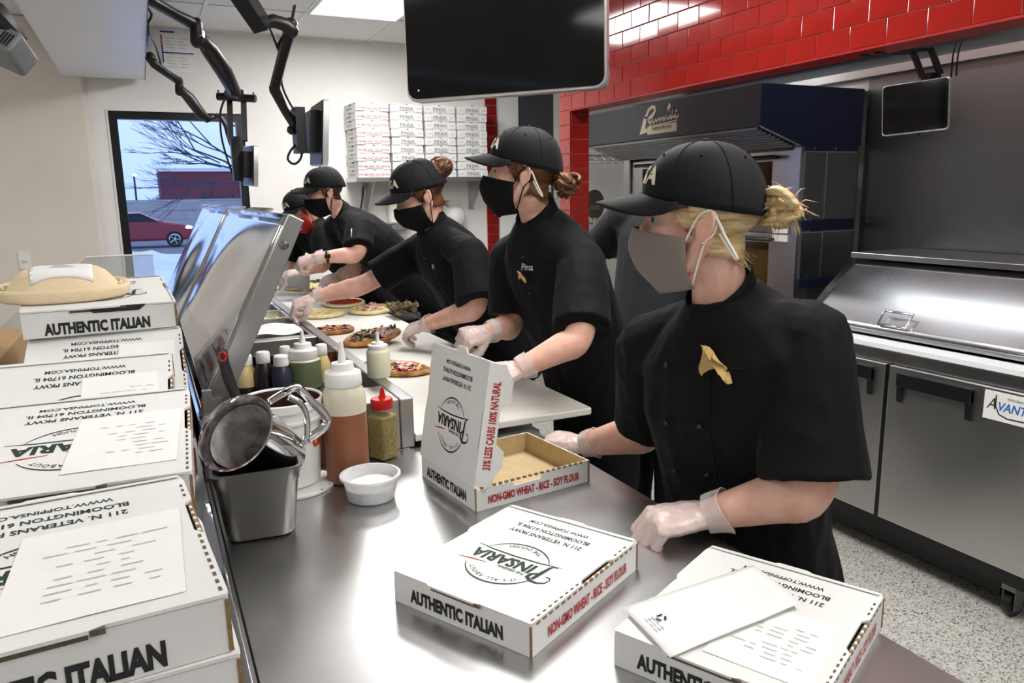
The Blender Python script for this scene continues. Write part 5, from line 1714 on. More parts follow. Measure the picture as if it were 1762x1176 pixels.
# bucket
BK = V((0.254, 1.812, 0.9085))
bu = thing('white_bucket', 'white plastic bucket smeared with chocolate spread and red lettering', 'bucket', BK)
bp_ = [(0.076, 0), (0.079, 0.003), (0.088, 0.155), (0.094, 0.157), (0.094, 0.163), (0.0885, 0.165), (0.0895, 0.185), (0.096, 0.187), (0.097, 0.205), (0.094, 0.208), (0.0905, 0.206)]
m = MB().lathe(bp_ + [(0.087, 0.19), (0.074, 0.01), (0.001, 0.008)], n=40)
m.build('bucket_body', 'white_plastic', bu, smooth='auto')
MB().lathe([(0.0893, 0.203), (0.0862, 0.19), (0.080, 0.10), (0.075, 0.03), (0.001, 0.025)], n=36, cap=False).build('chocolate_spread', 'chocolate', bu, smooth=True)
wm_ = MB()
tv = Matrix.Translation((0, 0, 0.172))
def wrapc(Rr, a0):
    def w(p):
        a = a0 + p.x / Rr
        return V((Rr * math.cos(a), Rr * math.sin(a), p.y))
    return w
wm_.text('oll', Matrix.Translation((0, 0, 0.094)), 0.052, 0.9, 0.04, 0, 'c', wrapc(0.0868, rad(-36)))
wm_.build('lettering', mat('orange_red_ink', srgb(214, 58, 30), 0.5, var=0.1), bu)
MB().tube(smoothline([V((0.095 * math.cos(a), 0.095 * math.sin(a) , 0.17 - 0.05 * math.sin((a + 2.2) * 1.2))) for a in [-2.2 + 0.3 * k for k in range(10)]]), 0.0025, 6).build('bail', 'chrome', bu, smooth=True)
lidp = PZ(530, 834, 0.9)
bl_ = thing('bucket_lid', 'round white bucket lid with brown smears flat on the counter', 'lid', (lidp.x - 0.035, lidp.y + 0.01, 0.9004))
MB().lathe([(0.098, 0), (0.1, 0.001), (0.1, 0.006), (0.096, 0.0075), (0.090, 0.0065), (0.001, 0.0065)], n=44).build('disc', 'white_plastic', bl_, smooth='auto')
rg = random.Random(4)
for k in range(6):
    a = rad(-55 + 22 * k)
    MB().ball((0.0945 * math.cos(a), 0.0945 * math.sin(a), 0.0076), rg.uniform(0.003, 0.006), 0.003, 0.0006, 8, 4).build('smear', 'chocolate', bl_)
# spatula standing in the bucket
sd = thing('spatula', 'black handled spatula with red hanging ring leaning in the bucket', 'spatula', P(395, 650, 1.85))
p0, p1, p2 = P(382, 608, 1.86), P(395, 655, 1.87), P(418, 705, 1.88)
MB().tube([P(378, 598, 1.857), p0, P(386, 628, 1.865), p1, P(405, 680, 1.875), p2], [0.006, 0.0135, 0.0125, 0.0135, 0.012, 0.010], 12, rnd=True, sq=0.8).build('handle', 'latex', sd, local=False, smooth=True)
MB().tube([p2, BK + V((-0.02, 0.02, 0.13)), BK + V((0.0, 0.01, 0.035))], [0.005, 0.005, 0.02], 8, sq=0.3).build('blade', 'steel', sd, local=False)
pr_ = P(383, 614, 1.838)
xa, ya = RT, UP
MB().tube([pr_ + xa * 0.0085 * math.cos(a) + ya * 0.011 * math.sin(a) for a in [2 * PI * k / 16 for k in range(17)]], 0.0028, 6).build('ring', 'red_plastic', sd, local=False, smooth=True)
MB().lathe([(0.008, 0), (0.007, 0.001), (0.001, 0.001)], pr_, 12, basis((0, 0, 0), xa, ya, -FW)).build('hole', 'latex', sd, local=False)

def squeeze(name, label, c, rad_, hb, hcap, hn, content, lvl=0.6, cap='white_plastic', wall='bottle_clear', group=None):
    t = thing(name, label, 'bottle', c, group=group)
    n = 28
    lv = hb * lvl
    body = [(rad_ * 0.92, 0), (rad_, 0.004), (rad_, hb * 0.86), (rad_ * 0.95, hb * 0.93), (rad_ * 0.8, hb * 0.985), (rad_ * 0.76, hb)]
    def cut(z0, z1):
        o = [(r, z) for r, z in body if z0 < z < z1]
        def at(z):
            for (r0, a), (r1, b) in zip(body, body[1:]):
                if a <= z <= b: return r0 + (r1 - r0) * (z - a) / max(1e-6, b - a)
            return body[-1][0]
        return [(at(z0), z0)] + o + [(at(z1), z1)]
    MB().lathe(cut(0, lv), n=n).build('filled_part', content, t, smooth='auto')
    MB().lathe(cut(lv + 0.0002, hb), n=n).build('bottle_top', wall, t, smooth='auto')
    cp = [(rad_ * 0.84, hb - 0.002), (rad_ * 0.86, hb), (rad_ * 0.84, hb + hcap * 0.55), (rad_ * 0.8, hb + hcap * 0.6), (rad_ * 0.55, hb + hcap * 0.68), (rad_ * 0.5, hb + hcap), (rad_ * 0.2, hb + hcap * 1.02)]
    MB().lathe(cp, n=n).build('cap', cap, t, smooth='auto')
    if hn:
        MB().lathe([(rad_ * 0.2, hb + hcap), (rad_ * 0.17, hb + hcap + hn * 0.3), (0.0045, hb + hcap + hn), (0.001, hb + hcap + hn)], n=12).build('nozzle', cap, t, smooth='auto')
    return t
c = PZ(603, 836, 0.9); 
squeeze('squeeze_bottle', 'tall squeeze bottle of orange dressing with white cone nozzle on the counter', (c.x + 0.008, c.y + 0.046, 0.9005), 0.0515, 0.24, 0.052, 0.052, 'sauce_orange', 0.72)
c = PZ(655, 652, RZ)
squeeze('squeeze_bottle', 'small pale yellow squeeze bottle on the prep table rail', (0.6, c.y + 0.03, RZ + 0.0005), 0.035, 0.088, 0.018, 0.03, 'bottle_pale', 0.6, wall='bottle_pale')
wz = 0.9355
def in_well(px, pyb, wpx):
    p = PZ(px, pyb, 0.945)
    d = (p - CAM).dot(FW)
    return V((p.x, p.y + 0.5 * wpx * d / FPX, wz)), 0.5 * wpx * d / FPX, d / FPX
gw = 'sauce bottles standing in the prep table well'
c, r_, s_ = in_well(531, 668, 58)
squeeze('squeeze_bottle', 'green sauce squeeze bottle with white nozzle in the well', c, r_, 0.105, 0.05, 0.045, 'sauce_green', 0.92, group=gw)
def cappy(px, pyb, wpx, h, content, label, lvl=0.85, foot=None):
    c, r_, s_ = in_well(px, pyb, wpx)
    t = thing('sauce_bottle', label, 'bottle', c, group=gw)
    prof = [(r_ * 0.92, 0), (r_, 0.005), (r_, h * 0.5), (r_ * 0.72, h * 0.68), (r_ * 0.64, h * 0.72)]
    if foot:
        MB().lathe([(r_ * 0.93, 0), (r_ * 1.005, 0.005), (r_ * 1.005, h * 0.14)], n=20).build('foot', foot, t, smooth='auto')
    MB().lathe(prof, n=20).build('bottle_body', content, t, smooth='auto')
    MB().lathe([(r_ * 0.70, h * 0.72), (r_ * 0.73, h * 0.73), (r_ * 0.70, h * 0.97), (r_ * 0.6, h), (r_ * 0.1, h)], n=20).build('cap', 'white_plastic', t, smooth='auto')
    return t
cappy(427, 672, 36, 0.125, 'sauce_cream', 'white capped bottle of creamy sauce nearest the open lid', foot='sauce_dark')
cappy(459, 671, 33, 0.135, 'sauce_dark', 'white capped bottle of nearly black sauce next to the creamy one')
cappy(490, 673, 36, 0.125, 'sauce_navy', 'bluish black sauce bottle left of the green squeeze bottle')
cappy(496, 656, 26, 0.13, 'sauce_dark', 'dirty capped bottle half hidden behind the bluish black one')
cappy(559, 655, 28, 0.135, 'sauce_cream', 'pale capped bottle right behind the green squeeze bottle')
c, r_, s_ = in_well(578, 648, 30)
jr = thing('sauce_tub', 'clear tub of brown sauce at the right end of the well bottles', 'tub', c)
MB().lathe([(r_ * 0.85, 0), (r_ * 0.88, 0.003), (r_ * 0.98, 0.1), (r_ * 0.95, 0.1)], n=24).build('tub_body', 'sauce_brown', jr, smooth='auto')
MB().lathe([(r_, 0.1), (r_ * 1.04, 0.1), (r_ * 1.04, 0.112), (r_ * 0.9, 0.114), (r_ * 0.1, 0.112)], n=24).build('rim', 'clear_plastic', jr, smooth='auto')
c = PZ(556, 812, 0.9)
squeeze('sauce_bottle', 'dark brown bottle between the bucket and the orange dressing', (c.x + 0.012, c.y + 0.062, 0.9005), 0.024, 0.13, 0.02, 0, 'sauce_brown', 0.95)
# spice shaker
c = PZ(668, 794, 0.9)
ss = thing('spice_shaker', 'square clear spice shaker of dried herbs with red flip cap', 'shaker', (c.x, c.y + 0.034, 0.9005), rad(28))
MB().rbox(-0.029, 0.029, -0.029, 0.029, 0.002, 0.118, 0.008, ch=0.004).build('herbs', 'herb', ss, smooth='auto')
MB().rbox(-0.033, 0.033, -0.033, 0.033, 0.0, 0.13, 0.01, ch=0.008).build('jar', 'clear_plastic', ss, smooth='auto')
MB().lathe([(0.026, 0.13), (0.026, 0.138)], n=24).build('neck', 'clear_plastic', ss, smooth='auto')
MB().lathe([(0.0285, 0.136), (0.029, 0.137), (0.029, 0.158), (0.027, 0.162), (0.001, 0.163)], n=28).build('cap', 'red_plastic', ss, smooth='auto')
MB().extrude([(-0.012, -0.004, 0.16), (0.012, -0.004, 0.16), (0.006, -0.004, 0.186), (0.001, -0.004, 0.19), (-0.004, -0.004, 0.184)], (0, 0.004, 0)).build('flip_tab', 'red_plastic', ss)
# deli cup of flour
c = PZ(641, 872, 0.9)
dc = thing('deli_cup', 'round translucent plastic cup of white flour on the counter', 'cup', (c.x + 0.012, c.y + 0.052, 0.9005))
MB().lathe([(0.05, 0), (0.053, 0.002), (0.062, 0.05), (0.069, 0.052), (0.069, 0.058), (0.063, 0.058), (0.060, 0.048), (0.051, 0.005), (0.001, 0.004)], n=44).build('cup_body', 'milky_clear', dc, smooth='auto')
def fl_(u, v):
    a = 2 * PI * u; r_ = 0.056 * v
    return V((r_ * math.cos(a), r_ * math.sin(a), 0.03 + 0.006 * math.cos(a - 0.6) * v + 0.003 * noise.noise(V((r_ * 80 * math.cos(a), r_ * 80 * math.sin(a), 3)))))
MB().grid(fl_, 36, 10).build('flour', 'flour', dc, smooth=True)
MB().lathe([(0.0495, 0.005), (0.0565, 0.03)], n=36, cap=False).build('flour_side', 'flour', dc, smooth=True)

# ================================================================ FLATBREADS ON THE CUTTING BOARD
def blob(rx, ry, h, seed, n=36, m=8, rough=0.06):
    """flattened irregular oval dough, rounded rim"""
    mb = MB()
    def rr_(a): return 1 + rough * noise.noise(V((math.cos(a) * 1.5, math.sin(a) * 1.5, seed)))
    prof = [(0.9, 0.0), (1.0, h * 0.35), (0.99, h * 0.7), (0.93, h), (0.85, h * 0.98), (0.72, h * 0.8), (0.4, h * 0.78), (0.02, h * 0.8)]
    rings = []
    for r, z in prof:
        rings.append([V((rx * r * rr_(2 * PI * k / n) * math.cos(2 * PI * k / n), ry * r * rr_(2 * PI * k / n) * math.sin(2 * PI * k / n), max(0, z + (0.1 * h * noise.noise(V((r * 3 * math.cos(2 * PI * k / n), r * 3 * math.sin(2 * PI * k / n), seed))) if z > 0 else 0)))) for k in range(n)])
    return mb.loft(rings)
def scatter(rx, ry, n, rg, rmax=0.8):
    for _ in range(n):
        a, r = rg.uniform(0, 2 * PI), rmax * math.sqrt(rg.random())
        yield V((rx * r * math.cos(a), ry * r * math.sin(a), 0))
def flatbread(label, px, py, rx, ry, rz, dough, tops, seed, tilt=(0, 0), z=None, off=(0, 0)):
    c = PZ(px, py, CBZ + 0.005)
    h = 0.020
    t = thing('flatbread', label, 'flatbread', (c.x + off[0], c.y + off[1], (CBZ + 0.0005) if z is None else z), rz, group='pinsa flatbreads on the cutting board')
    t.rotation_euler = (tilt[0], tilt[1], rz)
    blob(rx, ry, h, seed).build('crust', dough, t, smooth=True)
    rg = random.Random(seed)
    for kind in tops:
        m = MB()
        if kind == 'cheese':
            for p in scatter(rx, ry, 150, rg):
                d = V((rg.uniform(-1, 1), rg.uniform(-1, 1), rg.uniform(-0.1, 0.3))).normalized() * rg.uniform(0.006, 0.013)
                q = p + V((0, 0, h * 0.85 + rg.uniform(0, 0.006)))
                m.tube([q - d, q + d], 0.0022, 4)
            o = m.build('cheese', 'cheese', t); o['kind'] = 'stuff'
        elif kind == 'tomato':
            g = blob(rx * 0.72, ry * 0.7, 0.006, seed + 3, rough=0.25)
            g.v = [v + V((0, 0, h * 0.8)) for v in g.v]
            g.build('tomato_sauce', 'tomato', t, smooth=True)
            for p in scatter(rx, ry, 26, rg, 0.66):
                m.ball(p + V((0, 0, h * 0.85 + 0.005)), rg.uniform(0.008, 0.014), rg.uniform(0.006, 0.01), 0.005, 8, 5)
            o = m.build('tomato_pieces', 'tomato', t, smooth=True); o['kind'] = 'stuff'
        elif kind in ('ham', 'prosciutto'):
            for i, p in enumerate(scatter(rx, ry, 9 if kind == 'ham' else 5, rg, 0.5)):
                a = rg.uniform(0, PI)
                s_ = 0.034 if kind == 'ham' else 0.05
                ph0 = rg.uniform(0, 6)
                def f(u, v):
                    x, y = (u - 0.5) * s_ * 1.7, (v - 0.5) * s_
                    return p + V((x * math.cos(a) - y * math.sin(a), x * math.sin(a) + y * math.cos(a), h * 0.95 + 0.004 + 0.007 * math.sin(u * 7 + ph0) * math.cos(v * 4 + ph0) + 0.0015 * i))
                MB().grid(f, 8, 6, 0.0015).build('ham_slice' if kind == 'ham' else 'cured_ham_slice', kind, t, smooth=True)
        elif kind == 'leaf':
            for p in scatter(rx, ry, 34, rg, 0.85):
                a = rg.uniform(0, 2 * PI); s_ = rg.uniform(0.02, 0.034); lift = rg.uniform(0.2, 1.0)
                def f(u, v):
                    w = math.sin(PI * min(1, max(0, u))) ** 0.7 * 0.32 * s_ * (1 + 0.35 * math.sin(u * 16))
                    x = u * s_ - s_ / 2; y = (v - 0.5) * 2 * w
                    return p + V((x * math.cos(a) - y * math.sin(a), x * math.sin(a) + y * math.cos(a), h * 0.9 + 0.005 + lift * 0.02 * u * u + abs(v - 0.5) * 0.006))
                MB().grid(f, 6, 2, 0.0006).build('leaf', 'leaf', t, smooth=True)
        elif kind == 'mushroom':
            for p in scatter(rx, ry, 22, rg, 0.75):
                m.ball(p + V((0, 0, h * 0.9 + 0.003)), rg.uniform(0.008, 0.013), rg.uniform(0.006, 0.01), 0.003, 8, 5)
            m.build('mushrooms', 'mushroom', t, smooth=True)['kind'] = 'stuff'
        elif kind == 'olive':
            for p in scatter(rx, ry, 8, rg, 0.7):
                MB().lathe([(0.007, 0), (0.0075, 0.002), (0.007, 0.004), (0.003, 0.004), (0.003, 0)], p + V((0, 0, h + 0.004)), 10).build('olive_ring', 'olive', t, smooth=True)
        elif kind == 'tomcubes':
            for p in scatter(rx, ry, 30, rg, 0.8):
                m.ball(p + V((0, 0, h * 0.9 + 0.003)), rg.uniform(0.008, 0.016), rg.uniform(0.006, 0.012), 0.005, 8, 5)
            m.build('tomato_pieces', 'tomato', t, smooth=True)['kind'] = 'stuff'
    return t
flatbread('baked flatbread with rocket leaves and cured ham under a gloved hand', 645, 592, 0.135, 0.095, 0.1, 'crust', ['leaf', 'prosciutto'], 1, (rad(5), rad(-8)), CBZ + 0.022, (0.0, 0.03))
flatbread('baked flatbread with tomato and ham behind the pale yellow bottle', 668, 640, 0.155, 0.095, -1.0, 'crust', ['tomcubes', 'ham', 'cheese', 'olive'], 2, off=(0.03, 0.02))
flatbread('small baked flatbread with mushrooms beside the rail', 574, 570, 0.105, 0.09, 0.3, 'crust', ['mushroom', 'tomcubes', 'olive'], 3, off=(0.0, 0.0))
flatbread('raw dough flatbread covered in grated cheese next to the rail', 550, 542, 0.13, 0.15, 0.3, 'dough', ['cheese'], 4)
flatbread('raw flatbread with pink ham nearest the edge of the board', 657, 533, 0.13, 0.17, -0.5, 'dough', ['ham', 'cheese'], 5, off=(-0.06, 0))
flatbread('raw flatbread spread with red tomato', 592, 523, 0.13, 0.17, -0.3, 'dough', ['tomato'], 6)
flatbread('plain cheese flatbread behind the reaching forearm', 545, 514, 0.12, 0.14, 0.2, 'dough', ['cheese', 'olive'], 7, off=(0, -0.05))
flatbread('far raw flatbread being topped with mushrooms by two gloved hands', 540, 497, 0.12, 0.16, -0.6, 'dough', ['mushroom', 'ham'], 8, off=(0, -0.22))
# beyond the far end of the board
bk2 = MB().box(0.3, 1.3, PY1 + 0.03, BW - 0.15, 0.86, 0.93)
fe = thing('end_table', 'white topped table at the far end below the window', 'table', (0.8, 5.5, 0))
MB().prism([(0.3, PY1 + 0.01), (1.3, PY1 + 0.01), (1.3, BW - 0.12), (0.3, BW - 0.12)], 0.9, 0.934, ch=0.003).build('tabletop', 'board', fe, local=False)
for x in (0.36, 1.24):
    for y in (PY1 + 0.08, BW - 0.2):
        MB().tube([(x, y, 0), (x, y, 0.9)], 0.02, 8).build('leg', 'steel', fe, local=False)
c = PZ(500, 491, 0.94)
def far_bread(label, px, py, rx, ry, dough, tops, seed, off=(0, 0), z0=0.9345):
    o = flatbread(label, px, py, rx, ry, 0.2, dough, tops, seed, z=z0, off=off)
    return o
far_bread('large raw flatbread on the far table below the standing tray', 500, 492, 0.14, 0.13, 'dough', ['cheese'], 9, (0.06, -0.2))
far_bread('pale folded dough round beside the steel lid at the far end', 470, 487, 0.10, 0.08, 'dough', [], 10, (-0.09, -0.42), 0.936)
far_bread('flatbread with green topping under the standing tray', 521, 479, 0.10, 0.07, 'dough', ['leaf'], 12, (0.0, -0.5))
tr = thing('curled_sheet', 'curled grey sheet standing up behind the far flatbreads', 'sheet', (0.85, 5.3, 0.935))
p0, p1 = P(478, 483, 5.35), P(531, 486, 5.25)
def cs(u, v):
    a = p0.lerp(p1, u)
    return V((a.x, a.y + 0.06 * math.sin(PI * u) - 0.05 * v, 0.9355 + v * (0.17 - 0.05 * abs(u - 0.45) ** 2 * 4) + 0))
MB().grid(cs, 16, 8, 0.002).build('sheet', mat('grey_card', srgb(196, 196, 192), 0.6, var=0.05), tr, local=False, smooth=True)
# little tray of wilted leaves at the worker edge of the board
c = PZ(703, 545, 0.94)
wt = thing('leaf_tray', 'small clear tray heaped with wilted brown leaves at the board edge', 'tray', (c.x - 0.03, c.y + 0.02, CBZ + 0.0005))
MB().rbox(-0.08, 0.08, -0.1, 0.1, 0, 0.03, 0.02, ch=0.004).build('tray_body', 'clear_plastic', wt, smooth='auto')
rg = random.Random(9)
for k in range(26):
    p = V((rg.uniform(-0.06, 0.06), rg.uniform(-0.08, 0.08), 0.03 + rg.uniform(0, 0.025)))
    a = rg.uniform(0, 2 * PI); s_ = rg.uniform(0.05, 0.08); b = rg.uniform(0.3, 1.2)
    def f(u, v):
        w = math.sin(PI * u) ** 0.7 * 0.4 * s_
        x = (u - 0.4) * s_; y = (v - 0.5) * 2 * w
        return p + V((x * math.cos(a) * math.cos(b) - y * math.sin(a), x * math.sin(a) * math.cos(b) + y * math.cos(a), abs(x) * math.sin(b) + 0.012 * math.cos(v * 5)))
    MB().grid(f, 6, 4, 0.0008).build('leaf', 'wilted', wt, smooth=True)
# ================================================================ PEOPLE
from mathutils.bvhtree import BVHTree
def chain(mb, pts, r, n=10, sq=1.0):
    mb.tube(pts, r, n, rnd=True, sq=sq)
FING = {  # mcp, pip, dip bend in degrees: index, middle, ring, little; then thumb swing
    'fist': [(72, 88, 45), (74, 92, 45), (76, 92, 45), (78, 88, 45)],
    'loose': [(52, 62, 34), (56, 70, 36), (60, 74, 38), (62, 72, 36)],
    'relax': [(22, 34, 18), (26, 40, 20), (30, 44, 22), (34, 44, 22)],
    'pinch': [(48, 50, 24), (52, 54, 26), (60, 62, 30), (66, 66, 32)],
    'grip': [(30, 52, 28), (32, 54, 30), (36, 56, 30), (40, 56, 30)]}
def hand(mb, wr, f, n, left, pose, s=1.0, inf=0.0):
    """palm, four fingers of their own length and a thumb from the side of the palm"""
    f = f.normalized()
    n = (n - f * n.dot(f)).normalized()
    t = f.cross(n) if left else n.cross(f)
    def ell(c, w, d, k=10):
        return [c + t * (w * math.cos(2 * PI * i / k)) + n * (d * math.sin(2 * PI * i / k)) for i in range(k)]
    I = inf
    mb.loft([ell(wr - f * 0.03 * s, 0.026 * s + I, 0.020 * s + I), ell(wr, 0.027 * s + I, 0.019 * s + I), ell(wr + f * 0.03 * s + t * 0.002 * s, 0.036 * s + I, 0.018 * s + I), ell(wr + f * 0.06 * s, 0.041 * s + I, 0.016 * s + I),
             ell(wr + f * 0.082 * s, 0.041 * s + I, 0.014 * s + I), ell(wr + f * 0.092 * s, 0.036 * s + I, 0.010 * s + I)])
    lens = [(0.043, 0.025, 0.021), (0.047, 0.029, 0.022), (0.043, 0.027, 0.021), (0.034, 0.020, 0.018)]
    offs = [0.030, 0.0105, -0.0095, -0.0285]
    outr = [0.086, 0.091, 0.087, 0.079]
    for k in range(4):
        p = wr + f * outr[k] * s + t * offs[k] * s
        a = 0.0
        pts = [p - f * 0.025 * s, p]
        for l, b in zip(lens[k], FING[pose][k]):
            a += rad(b)
            d = f * math.cos(a) - n * math.sin(a) + t * (0.06 * (1.5 - k)) * math.cos(a)
            p = p + d.normalized() * l * s
            pts.append(p)
        r0 = 0.0098 if k < 3 else 0.0084
        chain(mb, pts, [r0 * s + I, (r0 + 0.0006) * s + I, r0 * 0.93 * s + I, r0 * 0.86 * s + I, r0 * 0.74 * s + I], 8)
    th0 = wr + f * 0.022 * s + t * 0.024 * s - n * 0.006 * s
    if pose == 'fist':
        ds = [(0.62, 0.52, -0.55, 0.045), (0.72, -0.25, -0.65, 0.034), (0.45, -0.8, -0.45, 0.028)]
    elif pose == 'pinch':
        ds = [(0.7, 0.45, -0.6, 0.045), (0.75, -0.05, -0.7, 0.036), (0.7, -0.2, -0.75, 0.028)]
    else:
        ds = [(0.62, 0.62, -0.42, 0.045), (0.86, 0.25, -0.45, 0.036), (0.93, 0.02, -0.4, 0.028)]
    pts = [th0 - f * 0.008 * s, th0]
    p = th0
    for cf, ct_, cn, l in ds:
        p = p + (f * cf + t * ct_ + n * cn).normalized() * l * s
        pts.append(p)
    chain(mb, pts, [0.014 * s + I, 0.0165 * s + I, 0.0125 * s + I, 0.0112 * s + I, 0.009 * s + I], 8)
    return t

def glove(root, wr, el, f, n, left, pose, s):
    mb = MB()
    hand(mb, wr, f, n, left, pose, s, 0.0028)
    g = remesh(mb, 'glove', 'glove', root, 0.0034, 2, (0.0016, 85, (1, 1, 1)))
    ax = (el - wr).normalized()
    a, b = frame_of(ax)
    rg = random.Random(int(abs(wr.x) * 1000))
    ph = rg.uniform(0, 6)
    def cf(u, v):
        an = 2 * PI * u
        r = (0.029 + 0.0065 * v + 0.0028 * math.sin(an * 3 + ph + v * 2) * v + 0.0016 * math.sin(an * 7 + ph)) * s
        return wr + ax * (0.000 + 0.034 * v + 0.004 * math.sin(an * 2 + ph) * v) * s + a * math.cos(an) * r * 1.08 + b * math.sin(an) * r
    cu = MB().grid(cf, 32, 8)
    cu.tube([cf(k / 32, 1.0) for k in range(33)], 0.0013, 5)
    cu.build('glove_cuff', 'glove', root, local=False, smooth=True)
    return g

def ring(c, lat, dep, hw, hd, n=20, pw=2.4):
    out = []
    for k in range(n):
        a = 2 * PI * k / n
        x, y = math.cos(a), math.sin(a)
        out.append(c + lat * hw * math.copysign(abs(x) ** (2 / pw), x) + dep * hd * math.copysign(abs(y) ** (2 / pw), y))
    return out

def person(cfg):
    s = cfg.get('s', 1.0)
    k = cfg.get('k', 1.0)
    pel, nb = V(cfg['pelvis']), V(cfg['neck'])
    SL, SR = V(cfg['sl']), V(cfg['sr'])
    lat = (SL - SR).normalized()                       # towards the person's left
    upv = (nb - pel).normalized()
    fwd = lat.cross(upv).normalized()
    root = thing('person', cfg['label'], 'person', (pel.x, pel.y, 0))
    # ---- head frame
    hc = V(cfg['head'])
    hf = V(cfg['face']).normalized()
    hu = V(cfg.get('up', (0, 0, 1)))
    hu = (hu - hf * hu.dot(hf)).normalized()
    hl = hu.cross(hf)
    hs = cfg.get('hs', 1.0)
    HM = basis(hc, hf, hl, hu) @ Matrix.Scale(hs, 4)
    def hp(x, y, z): return HM @ V((x, y, z))
    skin = cfg.get('skin', 'skin')
    # ---- body: one continuous skin from head to feet
    B = MB()
    R3 = HM
    B.ball(hp(0.008, 0, 0.045), 0.097, 0.074, 0.088, 20, 14, mx=HM.to_3x3().to_4x4())
    B.ball(hp(0.044, 0, -0.018), 0.056, 0.059, 0.082, 18, 12, mx=HM.to_3x3().to_4x4())
    for sy in (-1, 1):
        B.tube([hp(-0.002, sy * 0.058, -0.028), hp(0.03, sy * 0.048, -0.068), hp(0.066, sy * 0.024, -0.092), hp(0.078, 0, -0.095)], [0.018 * hs, 0.020 * hs, 0.020 * hs, 0.019 * hs], 10, rnd=True)
        B.ball(hp(0.062, sy * 0.032, -0.028), 0.030 * hs, n=12, m=8)
        # ear: flat shell with a raised rim
        B.ball(hp(-0.006, sy * 0.074, 0.0), 0.017, 0.007, 0.030, 12, 8, mx=(HM @ Matrix.Rotation(rad(-12), 4, 'Y')).to_3x3().to_4x4())
        B.tube([hp(0.008, sy * 0.072, 0.012), hp(0.004, sy * 0.080, 0.028), hp(-0.012, sy * 0.084, 0.031), hp(-0.022, sy * 0.084, 0.016), hp(-0.020, sy * 0.082, -0.006), hp(-0.008, sy * 0.077, -0.026), hp(0.002, sy * 0.073, -0.030)], 0.0048 * hs, 6, rnd=True)
    B.tube([hp(0.095, 0, 0.018), hp(0.108, 0, -0.004), hp(0.117, 0, -0.022), hp(0.104, 0, -0.032)], [0.009 * hs, 0.0105 * hs, 0.0125 * hs, 0.010 * hs], 8, rnd=True)
    B.tube([hp(0.082, -0.036, 0.030), hp(0.096, 0, 0.032), hp(0.082, 0.036, 0.030)], 0.010 * hs, 8, rnd=True)
    B.tube([hp(0.098, -0.012, -0.060), hp(0.103, 0, -0.058), hp(0.098, 0.012, -0.060)], 0.008 * hs, 6, rnd=True)
    B.tube([hp(-0.012, 0, -0.005), hp(-0.012, 0, -0.055), nb + upv * 0.03, nb - upv * 0.05], [0.050 * hs, 0.048 * hs, 0.051 * s, 0.060 * s], 14)
    # torso core
    B.loft([ring(pel - upv * 0.08, lat, fwd, 0.13 * k, 0.085 * k), ring(pel.lerp(nb, 0.3), lat, fwd, 0.12 * k, 0.08 * k), ring(pel.lerp(nb, 0.75), lat, fwd, 0.14 * k, 0.08 * k), ring(nb - upv * 0.02, lat, fwd, 0.05, 0.045)])
    arms = cfg['arms']
    for side, a in arms.items():
        S0 = SL if side == 'L' else SR
        el, wr = V(a['el']), V(a['wr'])
        hd = V(a['to']) - wr
        q = cfg.get('ak', 1.0)
        ap = [nb.lerp(S0, 0.35) - upv * 0.03, S0, S0.lerp(el, 0.5), S0.lerp(el, 0.86), el.lerp(wr, 0.12) + (el - S0).normalized() * 0.004, el.lerp(wr, 0.3), el.lerp(wr, 0.65), wr]
        ar = [0.045 * s, 0.05 * s * q, 0.046 * s * q, 0.041 * s * q, 0.0425 * s * q, 0.0425 * s * q, 0.034 * s * q, 0.0265 * s]
        a2, r2 = smoothline(ap, 4), []
        for j in range(len(ar) - 1):
            r2 += [ar[j] + (ar[j + 1] - ar[j]) * t / 4 for t in range(4)]
        B.tube(a2, r2 + [ar[-1]], 18, rnd=True)
        hand(B, wr, hd, V(a['n']), side == 'L', a['pose'], s * a.get('hs', 1.0))
    leg_top = pel - V((0, 0, 0.05))
    feet = []
    for sg in (1, -1):
        h0 = leg_top + lat * 0.085 * sg * k
        ft = V((pel.x, pel.y, 0)) + V((lat.x, lat.y, 0)) * 0.10 * sg + V(cfg.get('feet', (0.03, 0, 0)))
        kn = h0.lerp(ft, 0.5) + V((fwd.x, fwd.y, 0)) * 0.03
        B.tube([h0, kn, ft + V((0, 0, 0.09))], [0.075 * k, 0.052, 0.036], 12, rnd=True)
        feet.append((h0, kn, ft))
    vox = cfg.get('vox', 0.0045)
    remesh(B, 'body', skin, root, vox, 3)
    for side, a in arms.items():
        if a.get('glove', True):
            glove(root, V(a['wr']), V(a['el']), V(a['to']) - V(a['wr']), V(a['n']), side == 'L', a['pose'], s * a.get('hs', 1.0))
    # ---- eyes and brows
    for sy in (-1, 1):
        eb = MB().ball(hp(0.0792, sy * 0.031, 0.012), 0.0112 * hs, n=14, m=10).build('eye', 'eye_white', root, local=False, smooth=True)
        gz = V(cfg.get('gaze', (1, 0, -0.1)))
        gz = (HM.to_3x3() @ gz).normalized()
        MB().ball(hp(0.0792, sy * 0.031, 0.012) + gz * 0.0052 * hs, 0.0070 * hs, n=12, m=8).build('iris', 'iris', eb, local=False, smooth=True)
        MB().tube([hp(0.092, sy * 0.014, 0.031), hp(0.092, sy * 0.03, 0.035), hp(0.080, sy * 0.046, 0.030)], [0.003 * hs, 0.0035 * hs, 0.002 * hs], 6).build('eyebrow', cfg['hair'], root, local=False, smooth=True)
